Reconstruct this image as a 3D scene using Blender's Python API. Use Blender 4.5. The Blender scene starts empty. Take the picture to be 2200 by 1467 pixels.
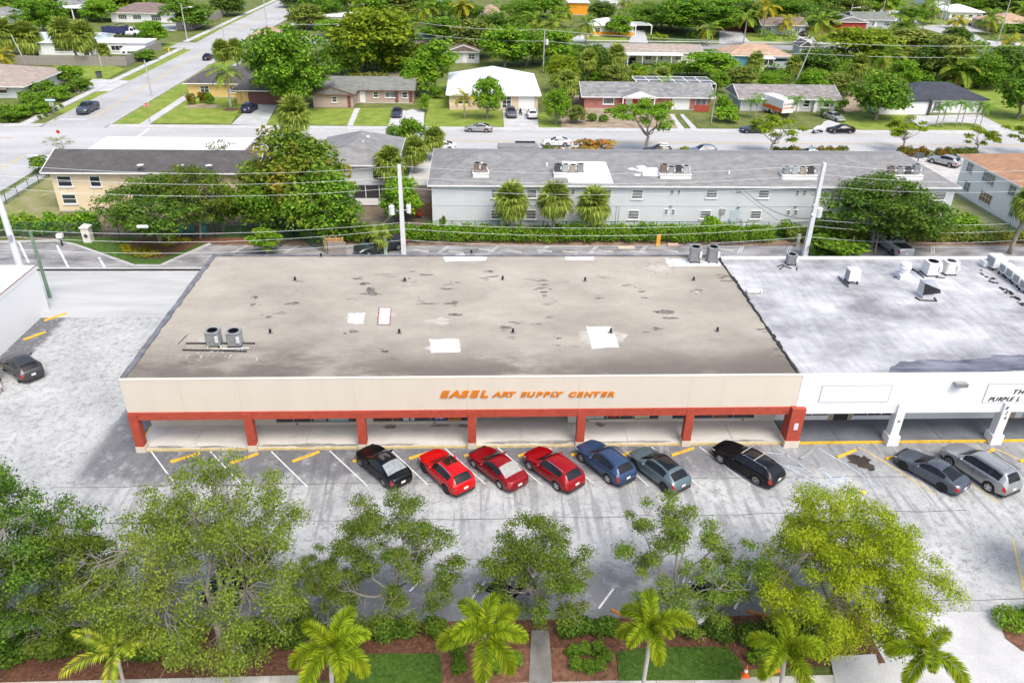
import bpy, math, random
import numpy as np
from mathutils import Matrix, Vector
random.seed(7)
R_ = math.radians
scene = bpy.context.scene
COL = scene.collection

# ---------------------------------------------------------------- camera
CF, CCX, CCY = 1658.4556, 1100.0, 733.5
CAM = np.array([23.4789, -44.0210, 33.3])
ROT = np.array([[0.9989257361250627, -0.04259427032275945, 0.01825107784962579],
                [-0.004939793471783718, -0.489487437452413, -0.8719963572267525],
                [0.046075721887535635, 0.8709694464858923, -0.4891720056795981]])
cam = bpy.data.cameras.new("camera"); cam.sensor_width = 36.0; cam.lens = CF / 2200 * 36
cam.clip_start = 0.5; cam.clip_end = 6000
camo = bpy.data.objects.new("camera", cam); COL.objects.link(camo)
m3 = Matrix([[ROT[0][i], -ROT[1][i], -ROT[2][i]] for i in range(3)])
camo.matrix_world = Matrix.Translation(Vector(CAM)) @ m3.to_4x4()
scene.camera = camo

# ---------------------------------------------------------------- daylight under a bright thin overcast
SUN_EL, SUN_AZ = 58.0, 152.0            # azimuth clockwise from +Y (the street side)
world = bpy.data.worlds.new("World"); scene.world = world; world.use_nodes = True
wn = world.node_tree.nodes; wl = world.node_tree.links
bg = wn["Background"]; bg.inputs[1].default_value = 0.15
sky = wn.new("ShaderNodeTexSky"); sky.sky_type = 'NISHITA'; sky.sun_disc = False
sky.sun_elevation = R_(SUN_EL); sky.sun_rotation = R_(SUN_AZ)
sky.air_density = 0.9; sky.dust_density = 4.5; sky.ozone_density = 1.0
wl.new(sky.outputs[0], bg.inputs[0])
sun = bpy.data.lights.new("sun", 'SUN'); sun.energy = 0.9; sun.angle = R_(26); sun.color = (1.0, 0.995, 0.93)
suno = bpy.data.objects.new("sun", sun); COL.objects.link(suno)
az, el = R_(SUN_AZ), R_(SUN_EL)
sd = Vector((math.sin(az) * math.cos(el), math.cos(az) * math.cos(el), math.sin(el)))
suno.rotation_euler = sd.to_track_quat('Z', 'Y').to_euler(); suno.location = (0, 0, 120)
scene.view_settings.view_transform = 'Standard'; scene.view_settings.look = 'None'
scene.view_settings.gamma = 1; scene.view_settings.use_curve_mapping = False
scene.view_settings.exposure = 0.88
scene.render.engine = 'CYCLES'
scene.cycles.max_bounces = 5; scene.cycles.diffuse_bounces = 3; scene.cycles.glossy_bounces = 3
scene.cycles.transmission_bounces = 3; scene.cycles.transparent_max_bounces = 4

# ---------------------------------------------------------------- survey helpers: where a sight line meets a level z
def G(px, py, z=0.0):
    d = ROT.T @ np.array([(px - CCX) / CF, (py - CCY) / CF, 1.0])
    t = (z - CAM[2]) / d[2]
    p = CAM + t * d
    return float(p[0]), float(p[1])
def PR(x, y, z):
    v = ROT @ (np.array([x, y, z]) - CAM)
    return CCX + CF * v[0] / v[2], CCY + CF * v[1] / v[2]
def ZT(x, y, py):
    lo, hi = -1.0, 33.0
    for _ in range(40):
        m = (lo + hi) / 2
        if PR(x, y, m)[1] > py: lo = m
        else: hi = m
    return lo
def PXM(x, y, z=0):                       # source pixels per metre at a point
    v = ROT @ (np.array([x, y, z]) - CAM); return CF / v[2]

# ---------------------------------------------------------------- mesh building
class MB:
    def __init__(s): s.v = []; s.f = []
    def add(s, vs, fs):
        o = len(s.v); s.v += [tuple(map(float, p)) for p in vs]
        s.f += [tuple(i + o for i in f) for f in fs]; return s
    def box(s, x0, y0, z0, x1, y1, z1):
        if x1 < x0: x0, x1 = x1, x0
        if y1 < y0: y0, y1 = y1, y0
        if z1 < z0: z0, z1 = z1, z0
        return s.add([(x0,y0,z0),(x1,y0,z0),(x1,y1,z0),(x0,y1,z0),(x0,y0,z1),(x1,y0,z1),(x1,y1,z1),(x0,y1,z1)],
                     [(3,2,1,0),(4,5,6,7),(0,1,5,4),(1,2,6,5),(2,3,7,6),(3,0,4,7)])
    def prism(s, poly, z0, z1):
        n = len(poly)
        a = sum(poly[i][0]*poly[(i+1)%n][1]-poly[(i+1)%n][0]*poly[i][1] for i in range(n))
        if a < 0: poly = poly[::-1]
        return s.add([(p[0],p[1],z0) for p in poly]+[(p[0],p[1],z1) for p in poly],
                     [tuple(range(n-1,-1,-1)), tuple(range(n,2*n))]+[(i,(i+1)%n,n+(i+1)%n,n+i) for i in range(n)])
    def sheet(s, poly, z):
        n = len(poly)
        a = sum(poly[i][0]*poly[(i+1)%n][1]-poly[(i+1)%n][0]*poly[i][1] for i in range(n))
        if a < 0: poly = poly[::-1]
        return s.add([(p[0],p[1],z) for p in poly], [tuple(range(n))])
    def strip(s, a, b, w, z0, z1=None):        # a straight band of width w from a to b
        dx, dy = b[0]-a[0], b[1]-a[1]; l = math.hypot(dx,dy); nx, ny = -dy/l*w/2, dx/l*w/2
        poly = [(a[0]+nx,a[1]+ny),(a[0]-nx,a[1]-ny),(b[0]-nx,b[1]-ny),(b[0]+nx,b[1]+ny)]
        return s.sheet(poly, z0) if z1 is None else s.prism(poly, z0, z1)
    def cyl(s, c, r0, h, n=12, r1=None, cap=True):
        r1 = r0 if r1 is None else r1; vs = []
        for k in range(n):
            a = 2*math.pi*k/n; vs.append((c[0]+r0*math.cos(a), c[1]+r0*math.sin(a), c[2]))
        for k in range(n):
            a = 2*math.pi*k/n; vs.append((c[0]+r1*math.cos(a), c[1]+r1*math.sin(a), c[2]+h))
        fs = [(k,(k+1)%n,n+(k+1)%n,n+k) for k in range(n)]
        if cap: fs += [tuple(range(n-1,-1,-1)), tuple(range(n,2*n))]
        return s.add(vs, fs)
    def tube(s, pts, r, n=6, cap=True):
        pts = [np.array(p, float) for p in pts]; m = len(pts)
        rs = r if isinstance(r, (list, tuple)) else [r]*m
        vs = []
        for i, p in enumerate(pts):
            d = pts[min(i+1,m-1)] - pts[max(i-1,0)]; d /= (np.linalg.norm(d)+1e-9)
            u = np.cross(d, (0,0,1) if abs(d[2]) < .9 else (1,0,0)); u /= np.linalg.norm(u); w = np.cross(d,u)
            for k in range(n):
                a = 2*math.pi*k/n; vs.append(p + rs[i]*(u*math.cos(a)+w*math.sin(a)))
        fs = []
        for i in range(m-1):
            for k in range(n):
                k2 = (k+1)%n; fs.append((i*n+k, (i+1)*n+k, (i+1)*n+k2, i*n+k2))
        if cap: fs += [tuple(range(n)), tuple(range(m*n-1,(m-1)*n-1,-1))]
        return s.add(vs, fs)
    def lathe(s, prof, n=16, c=(0,0,0)):         # prof: (radius, z)
        vs = []; m = len(prof)
        for r, z in prof:
            for k in range(n):
                a = 2*math.pi*k/n; vs.append((c[0]+r*math.cos(a), c[1]+r*math.sin(a), c[2]+z))
        fs = [(i*n+k, i*n+(k+1)%n, (i+1)*n+(k+1)%n, (i+1)*n+k) for i in range(m-1) for k in range(n)]
        if prof[0][0] > .005: fs.append(tuple(range(n-1,-1,-1)))
        if prof[-1][0] > .005: fs.append(tuple(range((m-1)*n, m*n)))
        return s.add(vs, fs)
    def mesh(s, name, mat, off=(0,0,0), smooth=False):
        me = bpy.data.meshes.new(name)
        v = np.array(s.v, float) - np.array(off) if s.v else np.zeros((0,3))
        me.from_pydata(v.tolist(), [], s.f)
        if mat is not None: me.materials.append(mat)
        if smooth: me.polygons.foreach_set('use_smooth', [True]*len(me.polygons))
        me.update(); return me
    def build(s, name, mat, parent=None, smooth=False):
        o = bpy.data.objects.new(name, s.mesh(name, mat, root_loc(parent), smooth)); COL.objects.link(o)
        if parent is not None: o.parent = parent
        return o
def root_loc(o):
    if o is None: return (0,0,0)
    while o.parent: o = o.parent
    return tuple(o.location)
def np_mesh(name, V, F4, mat, smooth=False, F3=None):
    me = bpy.data.meshes.new(name); n = len(F4); k = F4.shape[1]
    me.vertices.add(len(V)); me.vertices.foreach_set('co', np.asarray(V, np.float32).ravel())
    me.loops.add(n*k); me.loops.foreach_set('vertex_index', np.asarray(F4, np.int32).ravel())
    me.polygons.add(n); me.polygons.foreach_set('loop_start', np.arange(0, n*k, k, dtype=np.int32))
    if mat is not None: me.materials.append(mat)
    if smooth: me.polygons.foreach_set('use_smooth', np.ones(n, bool))
    me.update(calc_edges=True); return me
def link(name, me, parent=None):
    o = bpy.data.objects.new(name, me); COL.objects.link(o)
    if parent is not None: o.parent = parent
    return o
def tag(o, label=None, cat=None, group=None, kind=None):
    if label: o['label'] = label
    if cat: o['category'] = cat
    if group: o['group'] = group
    if kind: o['kind'] = kind
    return o
def thing(name, label, cat, loc=(0,0,0), rz=0.0, group=None):
    o = bpy.data.objects.new(name, None); COL.objects.link(o); o.empty_display_size = .3
    o.location = loc; o.rotation_euler = (0,0,rz); tag(o, label, cat, group); return o
def struct(name, mb, mat): return tag(mb.build(name, mat), kind='structure')
def piece(name, me, parent, loc=(0,0,0), rot=(0,0,0), sc=(1,1,1)):
    o = bpy.data.objects.new(name, me); COL.objects.link(o); o.parent = parent
    o.location = loc; o.rotation_euler = rot; o.scale = sc; return o
def copy_tree(o, parent=None):
    c = o.copy(); COL.objects.link(c)
    if parent is not None: c.parent = parent
    for ch in list(o.children): copy_tree(ch, c)
    return c

# ---------------------------------------------------------------- materials
MATS = {}
def _nt(name):
    m = bpy.data.materials.new(name); m.use_nodes = True
    return m, m.node_tree.nodes, m.node_tree.links, m.node_tree.nodes["Principled BSDF"]
def _ramp(n, stops):
    r = n.new("ShaderNodeValToRGB"); e = r.color_ramp.elements
    while len(e) < len(stops): e.new(.5)
    for i, (p, c) in enumerate(stops): e[i].position = p; e[i].color = (*c, 1) if len(c) == 3 else c
    return r
def mix(c, k): return tuple(max(0, min(1, x*k)) for x in c)
def M(name, col, rough=.75, var=.12, scale=2.0, col2=None, bump=0.0, bscale=None, metallic=0.0, spec=.4, stretch=(1,1,1), fine=0.0, coat=0.0):
    if name in MATS: return MATS[name]
    m, n, l, p = _nt(name); MATS[name] = m
    p.inputs['Roughness'].default_value = rough; p.inputs['Metallic'].default_value = metallic
    p.inputs['Specular IOR Level'].default_value = spec; p.inputs['Coat Weight'].default_value = coat
    p.inputs['Coat Roughness'].default_value = .06
    if var == 0 and not col2 and not bump:
        p.inputs['Base Color'].default_value = (*col, 1); return m
    tc = n.new("ShaderNodeTexCoord"); mp = n.new("ShaderNodeMapping"); mp.inputs['Scale'].default_value = stretch
    l.new(tc.outputs['Object'], mp.inputs[0])
    nz = n.new("ShaderNodeTexNoise"); nz.inputs['Scale'].default_value = scale; nz.inputs['Detail'].default_value = 6
    nz.inputs['Roughness'].default_value = .62; l.new(mp.outputs[0], nz.inputs[0])
    a, b = (mix(col, 1-var), mix(col, 1+var)) if not col2 else (col, col2)
    r = _ramp(n, [(.32, a), (.68, b)]); l.new(nz.outputs[0], r.inputs[0]); out = r.outputs[0]
    if fine:
        n2 = n.new("ShaderNodeTexNoise"); n2.inputs['Scale'].default_value = scale*22; n2.inputs['Detail'].default_value = 3
        l.new(tc.outputs['Object'], n2.inputs[0])
        r2 = _ramp(n, [(.3, (1-fine,)*3), (.7, (1+fine*.6,)*3)]); l.new(n2.outputs[0], r2.inputs[0])
        mx = n.new("ShaderNodeMix"); mx.data_type = 'RGBA'; mx.blend_type = 'MULTIPLY'; mx.inputs[0].default_value = 1
        l.new(out, mx.inputs[6]); l.new(r2.outputs[0], mx.inputs[7]); out = mx.outputs[2]
    l.new(out, p.inputs['Base Color'])
    if bump:
        nb = n.new("ShaderNodeTexNoise"); nb.inputs['Scale'].default_value = bscale or scale*8; nb.inputs['Detail'].default_value = 4
        l.new(tc.outputs['Object'], nb.inputs[0])
        bp = n.new("ShaderNodeBump"); bp.inputs['Strength'].default_value = bump; bp.inputs['Distance'].default_value = .05
        l.new(nb.outputs[0], bp.inputs['Height']); l.new(bp.outputs[0], p.inputs['Normal'])
    return m
def leaf_mat(name, dark, mid, light, alt=None, altamt=.25, trans=.35):
    """each leaf takes its own shade; patches of the crown lean to the second hue"""
    if name in MATS: return MATS[name]
    m, n, l, p = _nt(name); MATS[name] = m
    g = n.new("ShaderNodeNewGeometry"); oi = n.new("ShaderNodeObjectInfo")
    r = _ramp(n, [(0, dark), (.45, mid), (1, light)]); l.new(g.outputs['Random Per Island'], r.inputs[0]); out = r.outputs[0]
    if alt:
        tc = n.new("ShaderNodeTexCoord"); nz = n.new("ShaderNodeTexNoise"); nz.inputs['Scale'].default_value = .45
        nz.inputs['Detail'].default_value = 3
        ad = n.new("ShaderNodeVectorMath"); ad.operation = 'ADD'; l.new(tc.outputs['Object'], ad.inputs[0]); l.new(oi.outputs['Random'], ad.inputs[1])
        l.new(ad.outputs[0], nz.inputs[0])
        rr = _ramp(n, [(.45, (0,0,0)), (.7, (altamt*2,)*3)]); l.new(nz.outputs[0], rr.inputs[0])
        mx = n.new("ShaderNodeMix"); mx.data_type = 'RGBA'; l.new(rr.outputs[0], mx.inputs[0]); l.new(out, mx.inputs[6]); mx.inputs[7].default_value = (*alt, 1)
        out = mx.outputs[2]
    hs = n.new("ShaderNodeHueSaturation"); mr = n.new("ShaderNodeMapRange")
    mr.inputs[3].default_value = .86; mr.inputs[4].default_value = 1.12; l.new(oi.outputs['Random'], mr.inputs[0])
    l.new(mr.outputs[0], hs.inputs['Value']); l.new(out, hs.inputs['Color']); out = hs.outputs[0]
    l.new(out, p.inputs['Base Color']); p.inputs['Roughness'].default_value = .6; p.inputs['Specular IOR Level'].default_value = .14
    tr = n.new("ShaderNodeBsdfTranslucent"); l.new(out, tr.inputs[0])
    ms = n.new("ShaderNodeMixShader"); ms.inputs[0].default_value = trans
    l.new(p.outputs[0], ms.inputs[1]); l.new(tr.outputs[0], ms.inputs[2])
    l.new(ms.outputs[0], n["Material Output"].inputs[0]); return m
def paint(name, col, metal=0.0, rough=.3):
    return M(name, col, rough=rough, var=0, metallic=metal, coat=.45 if max(col) > .03 else .3, spec=.18)

GLASS = M("window_glass", (.035,.045,.055), rough=.06, var=0, spec=.9, coat=.4)
CARGLASS = M("car_glass", (.008,.009,.010), rough=.05, var=0, spec=.4, coat=.15)
WHITE = M("white_paint", (.78,.79,.80), var=.04, scale=.8, rough=.6)
WTRIM = M("white_trim", (.8,.8,.79), var=.03, scale=3, rough=.5)
BLACK = M("black_plastic", (.018,.018,.019), var=0, rough=.5)
RUBBER = M("rubber", (.02,.02,.021), var=0, rough=.85)
ALU = M("alloy", (.62,.63,.65), var=0, rough=.3, metallic=.85)
DKALU = M("dark_alloy", (.08,.08,.085), var=0, rough=.35, metallic=.6)
STEEL = M("galvanised", (.5,.52,.53), var=.12, scale=4, rough=.45, metallic=.5)
GREYMETAL = M("grey_metal", (.33,.34,.34), var=.1, scale=5, rough=.5, metallic=.3)
CONC = M("concrete", (.50,.485,.455), var=.16, scale=.7, rough=.85, fine=.14, bump=.15)
CONC_L = M("light_concrete", (.49,.49,.485), var=.14, scale=.45, rough=.85, fine=.10, bump=.12)
CONC_P = M("pole_concrete", (.66,.67,.68), var=.08, scale=1.2, rough=.8)
BARK = M("bark", (.23,.20,.165), var=.3, scale=5, rough=.9, bump=.5)
BARK_L = M("pale_bark", (.27,.245,.215), var=.25, scale=4, rough=.9, bump=.4)
PALMTRUNK = M("palm_trunk", (.33,.29,.25), var=.28, scale=5, rough=.9, stretch=(1,1,4), bump=.4)
MULCH = M("mulch", (.085,.035,.020), col2=(.20,.095,.055), scale=3.5, rough=.95, bump=.9, bscale=18, fine=.4)
MULCH_T = M("brown_mulch", (.11,.048,.028), col2=(.26,.13,.078), scale=3.5, rough=.95, bump=.9, bscale=18, fine=.35)
YELLOW = M("yellow_paint", (.72,.44,.035), var=.25, scale=2.5, rough=.7)
WLINE = M("white_line_paint", (.62,.63,.64), var=.2, scale=2.2, rough=.8)
YLINE = M("worn_yellow_line", (.62,.46,.16), var=.2, scale=1.5, rough=.8)
BLINE = M("blue_line_paint", (.38,.46,.53), var=.25, scale=1.5, rough=.8)
RED = M("red_stucco", (.40,.066,.038), var=.16, scale=2.5, rough=.75, fine=.08)
CREAM = M("cream_stucco", (.635,.58,.485), var=.032, scale=.6, rough=.8, fine=.06, stretch=(1.2,1,.3))
LAWN = M("lawn", (.12,.215,.014), col2=(.29,.33,.055), scale=.45, rough=.95, fine=.35, bump=.5, bscale=16)
LAWN_D = M("short_turf", (.030,.085,.010), col2=(.12,.20,.03), scale=5, rough=.95, fine=.4, bump=.6, bscale=22)
LAWN_DRY = M("dry_lawn", (.075,.125,.018), col2=(.19,.20,.055), scale=.30, rough=.95, fine=.3, bump=.5, bscale=14)
SOIL = M("sandy_soil", (.22,.155,.09), col2=(.42,.35,.26), scale=.5, rough=.95, fine=.3, bump=.5)

def asphalt():
    m, n, l, p = _nt("bleached_asphalt"); p.inputs['Roughness'].default_value = .88; p.inputs['Specular IOR Level'].default_value = .25
    g = n.new("ShaderNodeNewGeometry"); sp = n.new("ShaderNodeSeparateXYZ"); l.new(g.outputs['Position'], sp.inputs[0])
    def noise(sc, stretch=(1,1,1), det=6, rough=.6, dist=0):
        mp = n.new("ShaderNodeMapping"); mp.inputs['Scale'].default_value = stretch; l.new(g.outputs['Position'], mp.inputs[0])
        z = n.new("ShaderNodeTexNoise"); z.inputs['Scale'].default_value = sc; z.inputs['Detail'].default_value = det
        z.inputs['Roughness'].default_value = rough; z.inputs['Distortion'].default_value = dist; l.new(mp.outputs[0], z.inputs[0]); return z.outputs[0]
    def math_(op, a, b=None):
        x = n.new("ShaderNodeMath"); x.operation = op
        for i, v in enumerate((a, b)):
            if v is None: continue
            if isinstance(v, (int, float)): x.inputs[i].default_value = v
            else: l.new(v, x.inputs[i])
        return x.outputs[0]
    def smooth(v, a, b):
        x = n.new("ShaderNodeMapRange"); x.interpolation_type = 'SMOOTHSTEP'; l.new(v, x.inputs[0])
        x.inputs[1].default_value = a; x.inputs[2].default_value = b; return x.outputs[0]
    X, Y = sp.outputs[0], sp.outputs[1]
    big = noise(.22, det=9, rough=.72); mid = noise(.8, det=8, rough=.68); fine = noise(9, det=4, rough=.7)
    streak = noise(1.0, (1.6,.14,1), det=5, rough=.65, dist=.6); speck = noise(2.2, det=12, rough=.78, dist=.5)
    base = _ramp(n, [(.30, (.295,.305,.30)), (.5, (.425,.437,.43)), (.68, (.525,.54,.53))]); l.new(big, base.inputs[0])
    def mixc(fac, a, b, mode='MIX'):
        x = n.new("ShaderNodeMix"); x.data_type = 'RGBA'; x.blend_type = mode
        for i, v in ((0, fac), (6, a), (7, b)):
            if isinstance(v, (int, float)): x.inputs[i].default_value = v
            elif isinstance(v, tuple): x.inputs[i].default_value = (*v, 1)
            else: l.new(v, x.inputs[i])
        return x.outputs[2]
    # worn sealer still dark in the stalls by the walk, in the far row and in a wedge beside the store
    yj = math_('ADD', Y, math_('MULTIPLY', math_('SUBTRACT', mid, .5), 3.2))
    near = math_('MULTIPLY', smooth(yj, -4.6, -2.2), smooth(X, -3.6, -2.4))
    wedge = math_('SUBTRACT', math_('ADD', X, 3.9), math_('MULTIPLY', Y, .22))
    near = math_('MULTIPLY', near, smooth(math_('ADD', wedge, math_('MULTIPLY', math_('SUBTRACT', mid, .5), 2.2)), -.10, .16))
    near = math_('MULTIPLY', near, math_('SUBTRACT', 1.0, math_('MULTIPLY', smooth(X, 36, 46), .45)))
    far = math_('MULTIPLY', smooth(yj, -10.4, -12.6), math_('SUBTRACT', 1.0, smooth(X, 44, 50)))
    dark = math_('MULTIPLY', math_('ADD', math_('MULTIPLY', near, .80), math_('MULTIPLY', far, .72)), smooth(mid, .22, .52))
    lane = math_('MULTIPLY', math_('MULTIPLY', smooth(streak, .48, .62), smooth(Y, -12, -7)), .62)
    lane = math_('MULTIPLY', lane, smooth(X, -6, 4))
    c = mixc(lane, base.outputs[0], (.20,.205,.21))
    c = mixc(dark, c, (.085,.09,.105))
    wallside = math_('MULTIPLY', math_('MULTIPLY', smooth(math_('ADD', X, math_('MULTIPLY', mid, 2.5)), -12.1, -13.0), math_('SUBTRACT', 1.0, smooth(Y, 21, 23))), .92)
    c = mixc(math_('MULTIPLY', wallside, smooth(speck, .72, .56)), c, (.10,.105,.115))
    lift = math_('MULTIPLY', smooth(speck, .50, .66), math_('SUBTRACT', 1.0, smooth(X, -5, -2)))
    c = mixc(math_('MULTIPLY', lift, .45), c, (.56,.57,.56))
    pits = math_('MULTIPLY', smooth(speck, .52, .36), .62)
    c = mixc(pits, c, (.19,.19,.20))
    # cracks
    v = n.new("ShaderNodeTexVoronoi"); v.feature = 'DISTANCE_TO_EDGE'; v.inputs['Scale'].default_value = .17
    wob = n.new("ShaderNodeVectorMath"); wob.operation = 'ADD'
    nzv = n.new("ShaderNodeTexNoise"); nzv.inputs['Scale'].default_value = .7; nzv.inputs['Detail'].default_value = 5; l.new(g.outputs['Position'], nzv.inputs[0])
    sc_ = n.new("ShaderNodeVectorMath"); sc_.operation = 'SCALE'; sc_.inputs[3].default_value = 3.0; l.new(nzv.outputs[1], sc_.inputs[0])
    l.new(g.outputs['Position'], wob.inputs[0]); l.new(sc_.outputs[0], wob.inputs[1]); l.new(wob.outputs[0], v.inputs['Vector'])
    crack = math_('MULTIPLY', math_('SUBTRACT', 1.0, smooth(v.outputs['Distance'], .002, .011)), smooth(big, .36, .5))
    c = mixc(math_("MULTIPLY", crack, .38), c, (.10,.10,.10))
    fr = _ramp(n, [(.3, (.86,.86,.86)), (.7, (1.1,1.1,1.1))]); l.new(fine, fr.inputs[0])
    c = mixc(1.0, c, fr.outputs[0], 'MULTIPLY')
    l.new(c, p.inputs['Base Color'])
    b = n.new("ShaderNodeBump"); b.inputs['Strength'].default_value = .35; b.inputs['Distance'].default_value = .03
    l.new(fine, b.inputs['Height']); l.new(b.outputs[0], p.inputs['Normal']); return m
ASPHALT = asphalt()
ROAD = M("pale_road", (.44,.44,.435), var=.14, scale=.12, rough=.88, fine=.10, stretch=(.25,1,1), bump=.15, bscale=8)
ROAD_N = M("pale_side_road", (.41,.41,.41), var=.15, scale=.10, rough=.88, fine=.10, bump=.15, bscale=8)
REARLOT = M("rear_asphalt", (.13,.13,.135), col2=(.40,.395,.39), scale=.55, rough=.9, fine=.16, stretch=(.5,1,1))
LEFTPATCH = M("pale_resurfaced", (.44,.45,.445), var=.13, scale=.35, rough=.88, fine=.07, stretch=(.3,1.6,1))

def roof_gravel():
    m, n, l, p = _nt("tan_gravel_roof"); p.inputs['Roughness'].default_value = .95; p.inputs['Specular IOR Level'].default_value = .15
    g = n.new("ShaderNodeNewGeometry"); sp = n.new("ShaderNodeSeparateXYZ"); l.new(g.outputs['Position'], sp.inputs[0])
    def noise(sc, st=(1,1,1), det=6, ro=.6):
        mp = n.new("ShaderNodeMapping"); mp.inputs['Scale'].default_value = st; l.new(g.outputs['Position'], mp.inputs[0])
        z = n.new("ShaderNodeTexNoise"); z.inputs['Scale'].default_value = sc; z.inputs['Detail'].default_value = det; z.inputs['Roughness'].default_value = ro
        l.new(mp.outputs[0], z.inputs[0]); return z.outputs[0]
    def mr(v, a, b, lo=0., hi=1.):
        x = n.new("ShaderNodeMapRange"); x.interpolation_type = 'SMOOTHSTEP'; l.new(v, x.inputs[0]); x.inputs[1].default_value = a; x.inputs[2].default_value = b
        x.inputs[3].default_value = lo; x.inputs[4].default_value = hi; return x.outputs[0]
    def mul(a, b):
        x = n.new("ShaderNodeMath"); x.operation = 'MULTIPLY'
        for i, v in enumerate((a, b)):
            if isinstance(v, (int, float)): x.inputs[i].default_value = v
            else: l.new(v, x.inputs[i])
        return x.outputs[0]
    def mx(f, a, b, mode='MIX'):
        x = n.new("ShaderNodeMix"); x.data_type = 'RGBA'; x.blend_type = mode
        for i, v in ((0, f), (6, a), (7, b)):
            if isinstance(v, (int, float)): x.inputs[i].default_value = v
            elif isinstance(v, tuple): x.inputs[i].default_value = (*v, 1)
            else: l.new(v, x.inputs[i])
        return x.outputs[2]
    b = _ramp(n, [(.3, (.275,.250,.208)), (.7, (.445,.410,.346))]); l.new(noise(.22, (.6,1,1), 7, .65), b.inputs[0]); c = b.outputs[0]
    Y = sp.outputs[1]
    yy = n.new("ShaderNodeMath"); yy.operation = 'ADD'; l.new(Y, yy.inputs[0]); l.new(mul(noise(.16, (.7,1,1), 4), 7.0), yy.inputs[1])
    low = mul(mr(yy.outputs[0], 10.0, 4.6), mr(noise(.20, (.5,1,1), 7, .66), .30, .53))    # dirt that washed to the low front edge
    c = mx(mul(low, .84), c, (.12,.103,.089))
    scuff = mul(mr(noise(.55, (.55,1.7,1), 8, .72), .60, .70), mr(noise(.12, (1,1,1), 2), .46, .58))
    c = mx(mul(scuff, .75), c, (.12,.11,.10))
    f = _ramp(n, [(.32, (.76,.76,.76)), (.68, (1.22,1.22,1.22))]); l.new(noise(11, (1,1,1), 4, .8), f.inputs[0])
    c = mx(1.0, c, f.outputs[0], 'MULTIPLY'); l.new(c, p.inputs['Base Color'])
    bp = n.new("ShaderNodeBump"); bp.inputs['Strength'].default_value = .5; bp.inputs['Distance'].default_value = .03
    l.new(noise(22, (1,1,1), 2), bp.inputs['Height']); l.new(bp.outputs[0], p.inputs['Normal']); return m
ROOF_G = roof_gravel()
def roof_white():
    m, n, l, p = _nt("white_coated_roof"); p.inputs['Roughness'].default_value = .7
    g = n.new("ShaderNodeNewGeometry"); sp = n.new("ShaderNodeSeparateXYZ"); l.new(g.outputs['Position'], sp.inputs[0])
    def noise(sc, st=(1,1,1), det=7, ro=.62, rz=0):
        mp = n.new("ShaderNodeMapping"); mp.inputs['Scale'].default_value = st; mp.inputs['Rotation'].default_value = (0,0,rz); l.new(g.outputs['Position'], mp.inputs[0])
        z = n.new("ShaderNodeTexNoise"); z.inputs['Scale'].default_value = sc; z.inputs['Detail'].default_value = det; z.inputs['Roughness'].default_value = ro
        l.new(mp.outputs[0], z.inputs[0]); return z.outputs[0]
    r = _ramp(n, [(.34, (.23,.23,.237)), (.49, (.40,.402,.41)), (.66, (.585,.587,.595))]); l.new(noise(.32, (.55,1,1), 8, .66, .5), r.inputs[0])
    st = _ramp(n, [(.35, (.80,.80,.82)), (.6, (1,1,1))]); l.new(noise(1.1, (1.8,.35,1), 5, .6, -.35), st.inputs[0])
    mxx = n.new("ShaderNodeMix"); mxx.data_type = 'RGBA'; mxx.blend_type = 'MULTIPLY'; mxx.inputs[0].default_value = 1
    l.new(r.outputs[0], mxx.inputs[6]); l.new(st.outputs[0], mxx.inputs[7])
    l.new(mxx.outputs[2], p.inputs['Base Color']); return m
ROOF_W = roof_white()
def shingle(name, col, var=.16): return M(name, col, var=var+.06, scale=1.1, rough=.92, fine=.5, stretch=(.7,1,1))
SH_GREY = shingle("grey_shingle", (.245,.245,.24)); SH_DK = shingle("charcoal_shingle", (.095,.09,.088)); SH_BRN = shingle("brown_shingle", (.21,.16,.14))
SH_TAN = shingle("tan_shingle", (.37,.31,.26)); SH_TERRA = shingle("terracotta_shingle", (.42,.24,.14)); SH_GRN = shingle("greygreen_shingle", (.20,.21,.185))
SH_CHAR = shingle("blue_black_shingle", (.055,.062,.078)); SH_PEACH = shingle("peach_shingle", (.46,.31,.21))
WROOF = M("white_metal_roof", (.74,.765,.79), var=.04, scale=.6, rough=.45)

# ================================================================ GROUND AND PAVING
Gs = lambda pts: [G(*p) for p in pts]
_ZC = [0]
def sheet(name, pts, z, mat, world_xy=False):
    _ZC[0] += 1; z = z + (.0003*_ZC[0] if z > 0 else 0)
    return struct(name, MB().sheet(pts if world_xy else Gs(pts), z), mat)
struct('ground', MB().sheet([(-900,-400),(1100,-400),(1100,1600),(-900,1600)], -.06), LAWN_DRY)
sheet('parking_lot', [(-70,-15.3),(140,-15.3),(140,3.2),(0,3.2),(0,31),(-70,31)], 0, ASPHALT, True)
sheet('resurfaced_lane', [(-70,19.6),(0,20.2),(0,30.4),(-70,30.4)], .012, LEFTPATCH, True)
sheet('rear_lot', [(-70,30.9),(140,30.9),(140,37.6),(-70,38.2)], .004, REARLOT, True)
struct('lot_drain', MB().box(-70,30.48,0,0,30.86,.05), BLACK)
struct('lot_drain_kerb', MB().box(-70,30.9,0,0,31.25,.07).box(-70,30.1,0,0,30.44,.03), CONC_L)

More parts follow.
